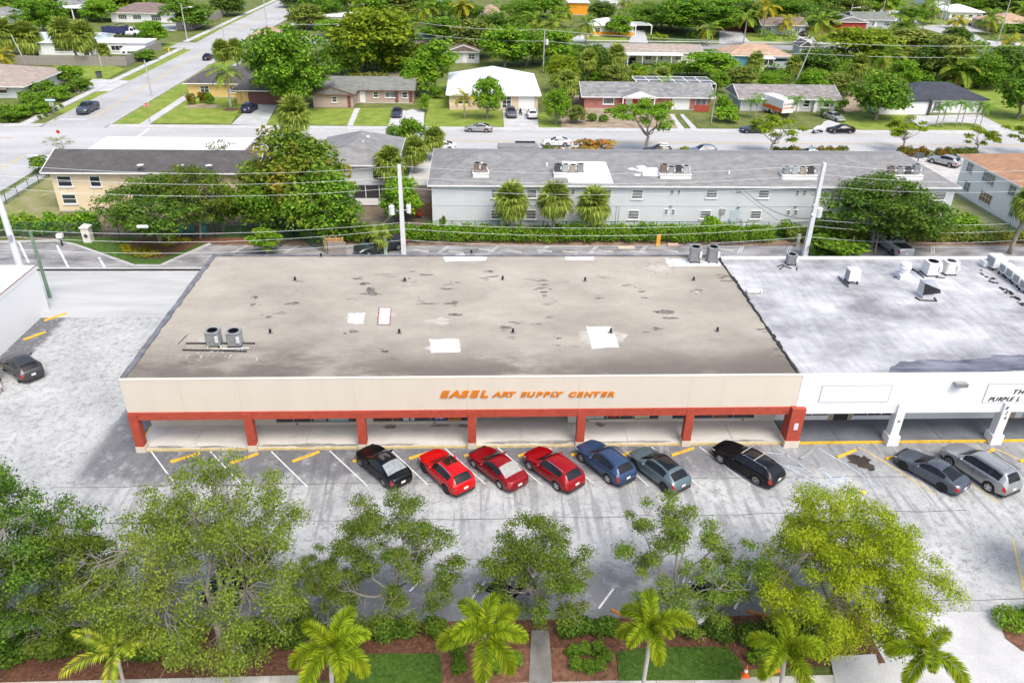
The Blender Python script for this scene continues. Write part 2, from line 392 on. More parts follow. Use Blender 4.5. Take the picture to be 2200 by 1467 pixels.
# the street and the side street, with sidewalks as raised slabs
sheet('street', [(-300,73.6),(420,73.6),(420,89.0),(-300,89.0)], 0, ROAD, True)
sheet('side_street', [(-48.9,89.0),(-38.6,89.0),(-38.4,420),(-60,420)], .004, ROAD_N, True)
sheet('side_street_south', [(-49,31.5),(-38.2,31.5),(-38.2,73.6),(-49,73.6)], .004, ROAD_N, True)
sheet('far_road', [(-38.3,180.5),(420,183.5),(420,192),(-38.3,189.5)], .0, M("far_asphalt", (.30,.29,.30), var=.12, scale=.15, rough=.9, fine=.1), True)
sheet('far_road_crossing', [(-200,172),(-38.5,172),(-38.5,181),(-200,181)], .008, ROAD_N, True)
sheet('right_far_road', [(178,192),(204,192),(196,250),(190,420),(176,420),(176,240)], .0, ROAD, True)
struct('sidewalk', MB().box(-38.2,89.05,-.1,420,91.0,.12).box(-300,89.05,-.1,-49.1,91.0,.12), CONC_L)
struct('sidewalk_south', MB().box(12,71.6,-.1,420,73.5,.12), CONC_L)
struct('sidewalk_side_street', MB().box(-53.4,91.0,-.1,-51.8,171,.10).box(-33.6,91.0,-.1,-32.0,171,.10).box(-55.8,182,-.1,-54.2,400,.10).box(-34.6,182,-.1,-33.0,400,.10).box(-37.2,31.5,-.1,-35.6,73.5,.10), CONC_L)
struct('sidewalk_far_road', MB().box(-30,193.3,-.1,176,194.6,.09), CONC_L)
struct('kerb', MB().box(-49.25,91,-.1,-48.98,171,.12).box(-38.55,91,-.1,-38.3,171,.12).box(-38.2,88.8,-.1,400,89.03,.13), CONC)
# road paint
def paint_lines(name, segs, w, mat, z=.016): return struct(name, sum_strips(segs, w, z), mat)
def sum_strips(segs, w, z):
    b = MB()
    for a, c in segs: b.strip(a, c, w, z)
    return b
paint_lines('yellow_centre_line', [((-300,81.9),(-50,81.9)),((-300,82.2),(-50,82.2)),((-28,81.9),(420,81.9)),((-28,82.2),(420,82.2)),((-43.3,96),(-45.6,168)),((-43.55,96),(-45.85,168)),((-46.6,184),(-50,400)),((-46.9,184),(-50.3,400)),((-43.2,31.5),(-43.2,72)),((-43.5,31.5),(-43.5,72))], .13, YLINE)
paint_lines('stop_line', [((-48.3,94.6),(-43.9,94.6)),((-31,82.6),(-31,88.4)),((-43,72.3),(-38.7,72.3))], .5, WLINE)
# verges and lawns beside the side street
sheet('verge', [(-51.7,99),(-49.3,99),(-49.3,170),(-51.7,170)], .02, LAWN, True)
sheet('verge.001', [(-38.2,91.2),(-33.7,91.2),(-33.7,165),(-38.2,160)], .02, LAWN, True)
sheet('verge.002', [(-54.1,184),(-52.6,184),(-54.5,400),(-58,400)], .02, LAWN, True)
sheet('verge.003', [(-38.2,184),(-34.7,184),(-34.7,215),(-38.2,215)], .02, LAWN, True)
# lawns north of the street (each lot)
def lawn(pts, mat=LAWN, z=.014): return sheet('lawn', pts, z, mat)
lawn([(308,266),(420,185),(520,190),(517,233),(497,267)])
lawn([(571,269),(596,234),(764,233),(746,270)])
lawn([(757,271),(770,233),(845,233),(836,271)])
lawn([(910,275),(932,180),(970,180),(968,236),(1078,236),(1082,276)])
lawn([(1158,277),(1155,246),(1170,241),(1206,277)])
sheet('bare_yard', [(1206,277),(1200,195),(1250,190),(1340,240),(1450,245),(1462,279)], .012, SOIL)
lawn([(1500,280),(1490,250),(1590,246),(1600,281)], LAWN_DRY)
lawn([(1700,282),(1690,262),(1780,255),(1770,282)], LAWN_DRY)
lawn([(1806,279),(1798,246),(1952,246),(1925,280)])
lawn([(2095,243),(2055,195),(2130,186),(2260,215),(2260,286),(2182,286)])
sheet('yard_debris_ground', [(1790,200),(1870,195),(1880,235),(1815,243)], .012, SOIL)
lawn([(1500,150),(1690,150),(1700,175),(1520,178)]); lawn([(1600,73),(1722,73),(1744,92),(1612,92)]); lawn([(1480,70),(1555,70),(1568,92),(1480,92)], LAWN_D)
lawn([(1262,77),(1340,78),(1352,91),(1258,90)]); lawn([(1380,80),(1500,74),(1500,93),(1385,93)], LAWN_D)
lawn([(1960,40),(2040,37),(2060,53),(1985,55)]); lawn([(2090,70),(2200,62),(2260,90),(2120,90)], LAWN_DRY)
lawn([(110,138),(238,140),(270,150),(225,172),(150,170)]); lawn([(30,200),(90,255),(0,256),(0,200)], LAWN_DRY); lawn([(20,40),(60,40),(60,60),(10,60)], LAWN_DRY)
lawn([(300,92),(385,92),(330,118)], LAWN); lawn([(370,52),(445,50),(440,62),(365,66)], LAWN_D); lawn([(745,160),(865,155),(868,172),(745,170)], SOIL)
sheet('dirt_yard', [(880,92),(925,88),(900,130),(868,140)], .012, M("orange_soil", (.30,.16,.08), col2=(.42,.28,.17), scale=.5, rough=.95, fine=.2))
# driveways and walks
def drive(pts, mat=CONC_L, z=.02): return sheet('driveway', pts, z, mat)
drive([(497,268),(543,224),(596,226),(571,270)], M("stained_concrete", (.38,.40,.39), col2=(.54,.55,.54), scale=.5, rough=.85, fine=.1))
drive([(834,272),(845,238),(872,238),(864,272)]); drive([(1083,278),(1080,238),(1153,238),(1158,279)]); drive([(1756,281),(1770,262),(1800,250),(1808,280)])
drive([(1458,279),(1438,246),(1446,246),(1472,279)]); drive([(1486,279),(1460,246),(1468,246),(1500,279)])
drive([(1947,250),(2103,246),(2184,287),(1986,281)])
sheet('lawn', [(1984,280),(1992,270),(2020,265),(2060,264),(2098,266),(2118,278),(2119,281)], .028, LAWN)
drive([(160,200),(200,170),(245,172),(282,175),(240,196)]); drive([(1545,95),(1546,66),(1590,66),(1614,94)]); drive([(1715,92),(1708,72),(1735,72),(1772,96)])
drive([(1350,92),(1362,66),(1385,66),(1392,93)]); drive([(1228,84),(1252,72),(1345,70),(1352,78),(1262,78),(1256,90),(1228,92)]); drive([(300,58),(330,55),(372,52),(440,44),(445,50),(372,68)])
sheet('garden_walk', [(746,271),(762,233),(774,233),(758,271)], .022, CONC_L)
sheet('garden_walk.001', [(2100,84),(2200,98),(2260,100),(2260,103),(2180,102),(2085,88)], .022, CONC_L)
sheet('gravel_patch', [(872,270),(868,240),(885,235),(912,240),(910,272)], .018, M("white_gravel", (.40,.40,.38), col2=(.68,.68,.66), scale=2.5, rough=.95, fine=.4))
# behind the shops: a strip of leaf litter and the ground under the apartment block
sheet('leaf_litter', [(-5,37.4),(110,37.4),(110,39.0),(-5,39.0)], .010, M("leaf_litter_soil", (.18,.10,.06), col2=(.34,.25,.18), scale=.9, rough=.95, fine=.35), True)
sheet('apartment_grounds', [(-6,38.6),(84,38.6),(84,43.5),(-6,43.5)], -.01, LAWN_D, True)
sheet('side_lawn', [(82,40),(110,40),(110,62),(82,62)], .0, M("patchy_lawn", (.14,.20,.03), col2=(.32,.30,.18), scale=.35, rough=.95, fine=.3), True)
sheet('apartment_parking', [(14,59),(140,59),(140,71.5),(14,71.5)], .004, CONC, True)
sheet('corner_lawn', [(-35.4,39.5),(-27,39.5),(-27,70),(-35.4,70)], .0, M("thin_lawn", (.17,.20,.04), col2=(.33,.29,.17), scale=.5, rough=.95, fine=.3), True)
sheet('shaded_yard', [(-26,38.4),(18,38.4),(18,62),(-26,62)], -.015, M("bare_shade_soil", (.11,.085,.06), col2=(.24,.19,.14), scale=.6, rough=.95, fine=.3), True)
# rounded kerb and the planted island behind the left lot
isl = Gs([(0,521),(118,519),(160,527),(287,572),(345,572),(398,548),(452,525)])
struct('island_kerb', (lambda b: [b.strip(isl[i], isl[i+1], .32, -.02, .15) for i in range(len(isl)-1)] and b)(MB()), CONC_L)
sheet('island_lawn', [(120,520),(165,526),(288,569),(344,569),(398,545),(450,523),(440,512),(130,512)], .05, LAWN_D)
sheet('island_mulch', [(262,530),(275,545),(310,556),(345,556),(380,545),(430,525),(560,524),(560,512),(300,512)], .062, MULCH_T)
# planting strip along the road in front
struct('planting_bed', MB().sheet([(-40,-18.3),(31,-18.8),(44.3,-18.5),(44.3,-15.3),(-40,-15.1)], .03), MULCH)
sheet('brown_mulch_bed', [(930,1395),(1320,1392),(1330,1470),(940,1470)], .05, MULCH_T)
sheet('turf', [(757,1412),(800,1406),(945,1405),(951,1462),(940,1500),(735,1500),(748,1440)], .07, LAWN_D)
sheet('turf.001', [(1324,1402),(1400,1392),(1560,1391),(1585,1415),(1597,1440),(1590,1462),(1330,1464)], .07, LAWN_D)
b = MB()
for i in range(-22, 8):
    b.box(i*1.9,-20.7,-.1,i*1.9+1.88,-18.4,.075)
struct('front_sidewalk', b, M("stained_sidewalk", (.33,.31,.25), col2=(.58,.575,.55), scale=.55, rough=.88, fine=.12, bump=.2))
b = MB()
for i in range(0, 14):
    b.box(15.2+i*1.9,-21.2,-.1,15.2+i*1.9+1.88,-19.15,.08)
struct('front_sidewalk.001', b, MATS["stained_sidewalk"])
struct('front_walk', MB().prism(Gs([(1142,1356),(1179,1356),(1189,1500),(1134,1500)]), -.05, .12), M("wet_walk", (.12,.115,.10), col2=(.27,.26,.245), scale=.8, rough=.6, fine=.12))
struct('entrance_drive', MB().sheet(Gs([(1868,1316),(2160,1312),(2150,1349),(2215,1395),(2330,1640),(1905,1640)]), .02), CONC_L)
sheet('entrance_apron', [(1782,1412),(1880,1407),(1905,1500),(1800,1500)], .09, CONC_L)
sheet('corner_bed', [(2146,1330),(2230,1330),(2260,1420),(2195,1398),(2160,1372)], .05, MULCH_T)
struct('front_road', MB().sheet([(-120,-60),(180,-60),(180,-21.4),(-120,-20.9)], -.02), ROAD)
# paint in the front lot
stalls = [((325,970),(372,1034)),((452,970),(525,1047)),((583,970),(660,1045)),((708,968),(790,1044)),((838,965),(918,1040)),((955,962),(1043,1040)),((1070,962),(1165,1042)),((1180,962),(1278,1040)),((1305,961),(1393,1044)),((1400,960),(1505,1046)),((1503,960),(1612,1042))]
paint_lines('stall_line', [(G(*a), G(*c)) for a, c in stalls], .095, WLINE)
low = [((330,1255),(285,1290)),((622,1285),(560,1340)),((1043,1248),(995,1310)),((905,1245),(880,1270)),((1318,1264),(1286,1307)),((1625,1212),(1578,1308)),((1472,1240),(1455,1290)),((740,1305),(690,1345))]
paint_lines('stall_line_front_row', [(G(*a), G(*c)) for a, c in low], .12, WLINE)
blue = [((1618,968),(1735,1025)),((1735,1025),(1800,1057)),((1668,962),(1745,1015)),((1625,988),(1650,990)),((1640,972),(1690,976)),((1700,1027),(1735,1033)),((1745,1052),(1795,1058)),((1757,962),(1830,1005)),((1830,1005),(1898,1055)),((1700,1020),(1745,1055)),((1652,1010),(1700,1020)),((1690,1000),(1730,1008))]
paint_lines('blue_hatch_line', [(G(*a), G(*c)) for a, c in blue], .10, BLINE)
yel = [((1845,960),(1905,995)),((1905,995),(2010,1062)),((2142,965),(2200,992)),((2075,1030),(2148,1080)),((2176,1160),(2212,1325))]
paint_lines('yellow_stall_line', [(G(*a), G(*c)) for a, c in yel], .11, YLINE)
# worn wheelchair symbol
b = MB(); c0 = G(1797, 1026)
b.strip((c0[0]-.7,c0[1]+.65),(c0[0]-.3,c0[1]-.05),.13,.02); b.strip((c0[0]-.3,c0[1]-.05),(c0[0]+.45,c0[1]-.05),.13,.021); b.strip((c0[0]+.4,c0[1]-.05),(c0[0]+.7,c0[1]+.4),.13,.022)
for k in range(9):
    a0, a1 = R_(150+k*26), R_(150+(k+1)*26)
    b.strip((c0[0]+.05+.55*math.cos(a0),c0[1]-.2+.55*math.sin(a0)),(c0[0]+.05+.55*math.cos(a1),c0[1]-.2+.55*math.sin(a1)),.12,.023+.0005*k)
b.sheet([(c0[0]-.75+.14*math.cos(k*.785),c0[1]+.95+.14*math.sin(k*.785)) for k in range(8)], .02)
struct('wheelchair_symbol', b, BLINE)
b = MB().sheet(Gs([(1850,1060),(1852,1053),(1861,1055),(1860,1063)]), .02); struct('yellow_arrow_mark', b, M("bright_yellow_mark", (.8,.6,.05), var=.1))
# oil stain, an irregular patch
def blot(name, px, rx, ry, z, mat, n=22, rough=.35, seed=1):
    r = random.Random(seed); c = G(*px)
    return struct(name, MB().sheet([(c[0]+rx*math.cos(2*math.pi*k/n)*(1+r.uniform(-rough,rough)), c[1]+ry*math.sin(2*math.pi*k/n)*(1+r.uniform(-rough,rough))) for k in range(n)], z), mat)
OIL = M("oil_stain", (.022,.018,.015), col2=(.07,.055,.045), scale=2, rough=.5)
blot('oil_stain', (1850,992), .75, .8, .012, OIL); blot('oil_stain.001', (1835,983), .45, .4, .013, OIL, seed=3); blot('oil_stain.002', (1866,1002), .35, .4, .013, OIL, seed=5)
TAR = M("dark_patch", (.17,.17,.18), var=.25, scale=1.4, rough=.9)
blot('asphalt_repair', (1500,985), .7, .6, .01, TAR, seed=8); blot('asphalt_repair.001', (2095,1337), .8, .25, .01, M("brown_patch", (.22,.18,.15), var=.2), n=10, rough=.15, seed=2)
# long joints across the lot
b = MB(); r = random.Random(4)
for y0, xa, xb in ((-3.75,-4,52),(-7.3,-5,54),(-14.6,44,58)):
    x = xa; y = y0
    while x < xb:
        y2 = y0 + r.uniform(-.09,.09); b.strip((x,y),(x+1.5,y2),.035+r.random()*.03,.008); x += 1.5; y = y2
struct('pavement_crack', b, M("crack_fill", (.09,.09,.09), var=.1))
# rear lot paint, doubled stall lines
b = MB()
for i in range(-1, 14):
    x = 2 + i*5.6 + .4
    for d in (0,.28): b.strip((x+d,35.2),(x+1.1+d,37.3),.09,.018)
struct('rear_stall_line', b, WLINE)
paint_lines('left_stall_line', [(G(40,519),G(62,565)),(G(122,527),G(148,577)),(G(212,553),G(226,576))], .22, WLINE, z=.022)

# ================================================================ THE ART SUPPLY STORE
BAY = 7.62; XE = 45.8; RZ = 5.79; WY = 2.75; RB = 20.95
store = thing('store_building', 'long flat-roofed store with cream fascia, red columns and orange lettering', 'store', (0,0,0))
MB().box(0,0.0,3.25,XE,.30,RZ).build('fascia', CREAM, store)
for x in (BAY*1-.02, BAY*2-.02, BAY*3-.02, BAY*4-.02, BAY*5-.02, 3.8, 40.4): MB().box(x,-.006,3.27,x+.03,0,RZ-.04).build('fascia_joint', M("joint_line", (.53,.485,.40), var=.05), store)  # fascia panel joints, thin strips in a darker cream
MB().box(-.03,-.02,RZ,XE,.14,RZ+.03).build('coping', CREAM, store)
MB().box(.02,-.10,2.66,XE-.4,.26,3.25).build('beam', RED, store)
MB().box(.02,.3,3.2,XE,WY-.01,3.3).build('soffit', M("soffit_paint", (.7,.68,.64), var=.05), store)
cm, bm_ = None, None
for i in range(6):
    c = MB().box(i*BAY,-.16,.48,i*BAY+.57,.42,3.14).build('column', RED, store)
    MB().box(i*BAY-.035,-.19,0,i*BAY+.605,.45,.48).build('column_base', CREAM, c)
c = MB().box(45.45,-.42,.55,46.42,.62,3.3).build('column', RED, store); tag(c, 'wider red column at the end by the white shop with a small white notice')
MB().box(45.40,-.46,0,46.47,.66,.55).build('column_base', CREAM, c)
MB().box(45.8,-.445,1.55,46.1,-.42,2.1).build('notice', M("paper_notice", (.6,.62,.65), var=.1, scale=12), c)
b = MB().sheet([(0,.02),(XE,.02),(XE,RB),(0,RB)], RZ-.06); b.build('roof', ROOF_G, store)
e = MB()
r = random.Random(3)
for y in np.arange(.4, RB-.1, .8): e.box(-.06-r.uniform(0,.07), y, RZ-.12, .22+r.uniform(0,.12), y+.82, RZ+.02+r.uniform(0,.05))
e.build('roof_edge_flashing', M("dark_flashing", (.15,.155,.17), var=.35, scale=1.5), store)
e = MB()
for x in np.arange(0, XE, .9): e.box(x, RB-.2, RZ-.1, x+.92, RB+r.uniform(0,.08), RZ+.03+r.uniform(0,.06))
e.build('roof_edge_flashing', MATS["dark_flashing"], store)
e = MB()
y = .4
while y < RB-.4:
    s = r.uniform(.3,.9); w = r.uniform(.05,.26); xx = XE-.15-r.uniform(0,.15); e.box(xx, y, RZ-.05, xx+w, y+s, RZ+.015+r.uniform(0,.04)); y += s*r.uniform(.8,1.1)
e.build('roof_seam_tar', M("tar", (.03,.03,.032), var=.3, scale=3), store)
# walls with window openings; entry recess between the 4th and 5th column
WB = CREAM
def wall_front(x0, x1, sill=.33, head=2.95, y=WY):
    return MB().box(x0,y,.15,x1,y+.2,sill).box(x0,y,head,x1,y+.2,3.2)
for bx_ in ((0.0,WY,0.15,8.9,WY+.2,3.2),(15.2,WY-.01,.15,15.9,WY+.2,3.2),(22.9,WY-.02,.15,23.5,WY+2.4,3.2),(30.2,WY-.02,.15,31.2,WY+2.4,3.2),(37.0,WY-.01,.15,38.0,WY+.2,3.2),(44.2,WY-.01,.15,XE,WY+.2,3.2)): MB().box(*bx_).build('wall', WB, store)
MB().box(0,WY+.2,0,.25,RB,RZ-.1).box(.25,RB-.25,0,XE,RB,RZ-.1).box(XE-.25,WY+.2,0,XE,RB-.25,RZ-.1).build('wall', WB, store)
spans = [(8.9,15.2,5),(15.9,22.9,5),(31.2,37.0,6),(38.0,44.2,4)]
DKIN = M("dim_interior", (.035,.03,.028), var=.3, scale=1)
for (x0,x1,n) in spans:
    wall_front(x0,x1).build('wall', WB, store)
    w = MB().box(x0,WY+.02,.33,x1,WY+.10,.40).box(x0,WY+.02,2.85,x1,WY+.10,2.95).build('window', GREYMETAL, store)
    for k in range(n+1):
        xx = x0+(x1-x0)*k/n; MB().box(xx-.03,WY+.015,.40,xx+.03,WY+.105,2.85).build('mullion', GREYMETAL, w)
    for k in range(n):
        xa, xb = x0+(x1-x0)*k/n+.03, x0+(x1-x0)*(k+1)/n-.03
        MB().box(xa,WY+.06,.40,xb,WY+.075,2.85).build('pane', GLASS, w)
def disp(x0,x1,z0,z1,mat,y=WY+.045):
    MB().box(x0,y,.42,x1,y+.012,z1).build('window_display', mat, store)
disp(11.6,12.5,.8,2.3,M("display_grey", (.30,.31,.32), var=.2)); disp(12.75,14.1,1.0,2.6,M("display_teal", (.30,.52,.55), var=.1)); disp(18.1,18.5,.8,2.6,M("display_white", (.62,.64,.64), var=.1)); disp(18.62,18.9,.8,2.6,MATS["display_white"])
disp(31.4,32.9,.8,2.5,M("display_mint", (.48,.56,.50), var=.12)); disp(33.2,33.8,1.0,2.2,M("display_red", (.30,.03,.04), var=.3)); disp(35.2,36.3,.8,2.6,M("display_lime", (.60,.58,.30), var=.1)); disp(33.1,33.35,.8,2.6,MATS["display_white"]); disp(41,42.2,.8,2.4,M("display_brown", (.20,.10,.05), var=.2))
disp(16.2,17.8,.8,2.6,M("display_umber", (.12,.06,.035), var=.4, scale=2)); disp(9.6,11.4,.8,2.5,M("display_dark", (.06,.05,.045), var=.3, scale=2))
# entry recess: back wall and paving stones
MB().box(23.5,WY+2.3,.15,30.2,WY+2.4,3.2).build('wall', M("weathered_board", (.16,.15,.13), col2=(.30,.28,.245), scale=1.0), store)
# vents under the windows
for x in (10.3,20.3,31.6,43.3): MB().box(x,WY-.02,.2,x+.16,WY,.29).build('vent', BLACK, store)
# walkway slabs
WALK = M("store_walk", (.50,.485,.45), col2=(.68,.66,.62), scale=.6, rough=.88, fine=.12, stretch=(.6,1.4,1))
xs = [-.05,7.5/2,BAY,BAY*1.5,BAY*2,BAY*2.5,BAY*3,BAY*3.5,BAY*4,BAY*4.5,BAY*5,BAY*5.5,XE-.05]
walk = tag(MB().box(-.1,-.05,-.2,XE-.02,WY+5,.10).build('store_walkway', WALK), kind='structure')
for k in range(len(xs)-1):
    MB().box(xs[k]+.02,.08,.10,xs[k+1]-.02,WY,.15).build('slab', WALK, walk)
MB().box(23.5,WY,.10,30.2,WY+2.3,.15).build('slab', WALK, walk)
MB().box(.5,-.06,0,XE-.4,.05,.155).build('yellow_kerb_edge', M("worn_kerb_yellow", (.56,.40,.10), col2=(.62,.55,.38), scale=2.2, rough=.8), walk)
MB().box(-.13,.1,0,-.02,WY,.155).build('yellow_kerb_edge', YELLOW, walk)
# black mould that gathers along the walk's edge and wall
MOULD = M("mould", (.17,.165,.14), col2=(.36,.35,.31), scale=1.4, rough=.95)
def blotw(parent, name, cx, cy, rx, ry, z, mat, seed, n=16, rough=.4):
    r = random.Random(seed)
    return MB().sheet([(cx+rx*math.cos(2*math.pi*k/n)*(1+r.uniform(-rough,rough)), cy+ry*math.sin(2*math.pi*k/n)*(1+r.uniform(-rough,rough))) for k in range(n)], z).build(name, mat, parent)
for i,(x,y,rx,ry) in enumerate([(2,.25,1.4,.13),(5,.22,1.5,.11),(9.5,.25,1.8,.15),(12,.28,1.4,.2),(14,.24,1.1,.15),(26,.3,1.6,.2),(29,.3,1.2,.22),(33,.25,1.9,.12),(36,.25,1.3,.12),(43,.25,1.6,.12),(18,.24,1.5,.1),(17.2,2.4,.5,.25),(20.8,2.5,.7,.2),(22.8,2.4,.8,.2),(32.6,2.4,.4,.25)]):
    blotw(walk, 'mould_stain', x, y, rx, ry, .154, MOULD, i+30)

# orange letters
import_font = None
def letter_mesh(ch, size, depth, bold=.018, shear=.25, sx=1.0):
    cu = bpy.data.curves.new('letter', 'FONT'); cu.body = ch; cu.size = size; cu.extrude = depth/2; cu.offset = bold*size; cu.shear = shear
    cu.resolution_u = 3
    o = bpy.data.objects.new('letter', cu); COL.objects.link(o)
    dg = bpy.context.evaluated_depsgraph_get(); me = bpy.data.meshes.new_from_object(o.evaluated_get(dg))
    bpy.data.objects.remove(o); bpy.data.curves.remove(cu)
    v = np.zeros(len(me.vertices)*3); me.vertices.foreach_get('co', v); v = v.reshape(-1,3)
    v[:,0] *= sx; w0, w1 = v[:,0].min(), v[:,0].max(); v[:,0] -= w0; me.vertices.foreach_set('co', v.ravel()); me.update()
    return me, w1-w0
LCACHE = {}
KERN = {('E','A'):-.17,('A','S'):-.05,('L','Y'):-.12,('P','L'):-.02,('R','T'):-.06}
def lettering(parent, text, x, y, z, size, mat, depth=.06, gap=.10, space=.35, shear=.25, sx=1.25, bold=.018, total=None, rx=90, name='letter'):
    items = []; cur = 0; prev = ''
    for ch in text:
        if ch == ' ': cur += space*size; continue
        key = (ch,size,shear,sx,bold,mat.name)
        if key not in LCACHE:
            me, w = letter_mesh(ch,size,depth,bold,shear,sx); me.materials.clear(); me.materials.append(mat); LCACHE[key] = (me,w)
        me, w = LCACHE[key]; cur += KERN.get((prev,ch),0)*size; prev = ch; items.append((me,cur)); cur += w + gap*size - (shear*size*.35 if shear else 0)
    k = (total/cur) if total else 1
    for me, cx in items:
        piece(name, me, parent, loc=(x+cx*k - root_loc(parent)[0], y-root_loc(parent)[1], z-root_loc(parent)[2]), rot=(R_(rx),0,0), sc=(k,1,1))
ORANGE = M("orange_letter", (.64,.19,.012), var=.22, scale=2.2, rough=.5)
def xz_on_front(px, py, y=0.):           # point of the fascia plane y=const seen at a pixel
    d = ROT.T @ np.array([(px-CCX)/CF,(py-CCY)/CF,1.]); t = (y-CAM[1])/d[1]; p = CAM+t*d; return float(p[0]), float(p[2])
a = xz_on_front(945,853); b2 = xz_on_front(1048,852)
lettering(store,'EASEL',a[0],-.04,a[1],.74,ORANGE,total=(b2[0]-a[0])+.05,bold=.055)
for wd,p0,p1 in (('ART',1057,1108),('SUPPLY',1118,1210),('CENTER',1222,1318)):
    a = xz_on_front(p0,851.5); c = xz_on_front(p1,851); lettering(store,wd,a[0],-.04,a[1],.55,ORANGE,total=c[0]-a[0]+.05,bold=.05)
# window signs
sg = MB().box(20.35,WY-.0,.42,21.1,WY+.012,1.35).build('window_sign', M("blue_sign", (.03,.06,.28), var=.1), store)
MB().box(20.36,WY-.008,.98,21.09,WY,1.33).build('sign_band', M("red_sign_band", (.50,.02,.03), var=.1), sg)
lettering(sg,'WE ARE',20.4,WY-.02,1.06,.2,WTRIM,depth=.01,total=.66,shear=0); lettering(sg,'OPEN',20.42,WY-.02,.56,.34,WTRIM,depth=.01,total=.66,shear=0)
sg = MB().box(21.4,WY-.0,.42,22.3,WY+.012,.86).build('window_sign', M("orange_sign", (.75,.25,.03), var=.1), store)
lettering(sg,'EASEL',21.45,WY-.02,.54,.26,BLACK,depth=.01,total=.8,shear=.2)

# roof patches of white sealant, stains, vents
PATCH = M("white_sealant", (.58,.58,.57), var=.12, scale=1.5, rough=.7)
HALO = M("pale_halo", (.43,.40,.345), var=.16, scale=1.3, rough=.9)
def roofpoly(pts, z=RZ-.06): return [G(p[0],p[1],z) for p in pts]
def roofpatch(pts, mat, name, dz, jag=.06, seed=1):
    r = random.Random(seed); P = roofpoly(pts); out = []
    for i in range(len(P)):
        a, c = P[i], P[(i+1)%len(P)]
        for k in range(5):
            t = k/5; out.append((a[0]+(c[0]-a[0])*t+r.uniform(-jag,jag), a[1]+(c[1]-a[1])*t+r.uniform(-jag,jag)))
    return MB().sheet(out, RZ-.06+dz).build(name, mat, store)
def blotr(px, py, rx, ry, mat, seed, name='roof_stain', dz=.006):
    c = G(px,py,RZ-.06); return blotw(store, name, c[0], c[1], rx, ry, RZ-.06+dz, mat, seed)
for i,(px,py,rx,ry) in enumerate([(955,742,2.0,1.3),(1295,725,2.4,1.6),(825,678,1.0,.9),(1000,555,2.4,.5),(470,735,2.6,1.2),(1410,575,1.6,1.0),(1250,556,2.5,.5),(935,690,1.4,.8),(762,684,.9,.7)]): blotr(px,py,rx*.72,ry*.72,HALO,i+60,'roof_halo',.004)
roofpatch([(922,729),(985,728),(990,757),(927,758)],PATCH,'roof_patch',.012,seed=1); roofpatch([(1258,702),(1311,701),(1332,746),(1272,749)],PATCH,'roof_patch',.012,seed=2)
roofpatch([(750,673),(783,672),(780,696),(746,696)],PATCH,'roof_patch',.012,.10,seed=3); roofpatch([(948,546),(1052,546),(1042,561),(956,562)],PATCH,'roof_patch',.012,seed=4)
roofpatch([(1212,547),(1278,548),(1276,559),(1216,559)],PATCH,'roof_patch',.012,seed=5); roofpatch([(1428,556),(1550,556),(1556,572),(1436,573)],PATCH,'roof_patch',.012,seed=6)
roofpatch([(813,660),(842,660),(839,699),(809,699)],M("red_oxide_border", (.30,.17,.15), var=.3, scale=3),'skylight_border',.012,.03,seed=7); sk = roofpatch([(816,662),(839,662),(836,697),(813,697)],PATCH,'skylight',.02,.01,seed=8)
STAIN = M("roof_black_stain", (.05,.047,.043), col2=(.26,.24,.205), scale=3.4, rough=.95)
rr = random.Random(12)
stain_px = [(1165,604,.5,.14),(1166,611,.55,.12),(1165,618,.5,.13),(1170,628,.35,.25),(1170,637,.3,.12),(770,600,.4,.25),(785,609,.45,.3),(798,624,.5,.7),(795,632,1.0,.12),(752,643,.35,.06),(960,621,.55,.2),(966,611,.35,.12),(985,607,.3,.1),(978,648,.35,.2),(968,653,.7,.1),(915,653,.8,.07),(900,646,.3,.06),(978,676,.5,.3),(1180,652,.6,.06),(1180,680,.4,.08),(1105,693,.5,.07),(1085,704,.5,.3),(1095,725,.3,.07),(1385,640,.3,.12),(1350,613,.5,.08),(1380,626,.4,.1),(1425,670,.9,.5),(1440,684,.8,.2),(1415,707,.4,.2),(1385,714,.2,.1),(1200,727,.25,.16),(1200,743,.2,.05),(918,590,.8,.08),(830,590,1.2,.06),(1050,583,.5,.2),(1058,595,.6,.09),(550,640,.16,.4),(542,655,.15,.35),(628,652,.5,.35),(600,674,.6,.08),(868,603,.25,.4),(757,712,.3,.4),(828,755,.4,.2),(580,680,.3,.15),(1290,640,.5,.05),(1500,623,.4,.25),(1545,590,.4,.1),(885,584,.3,.1),(640,605,.3,.1),(1040,598,.5,.06),(1300,598,.5,.05),(1640,707,.6,.12),(1660,752,.5,.15),(1672,766,.4,.1),(395,778,.3,.12),(420,765,.25,.1)]
for i,(px,py,rx,ry) in enumerate(stain_px):
    for k in range(3): blotr(px+rr.uniform(-9,9)*k, py+rr.uniform(-3.5,3.5)*k, rx*(1-.28*k)*.9, max(.035,ry*(.62-.14*k)), STAIN, i*7+k, 'roof_stain', .016+.002*k)
for i,(px,py) in enumerate([(634,603),(870,605),(1080,601),(1257,604),(858,716),(1102,715),(1312,715),(1541,712),(581,716),(1490,603),(690,552),(1013,545)]):
    c = G(px,py,RZ-.06); p_ = MB().cyl((c[0],c[1],RZ-.06),.09,.34,8).build('vent_pipe', BLACK, store)
    MB().cyl((c[0],c[1],RZ-.05),.22,.04,10,r1=.12).build('flashing', M("lead_flashing", (.22,.21,.20), var=.1), p_)
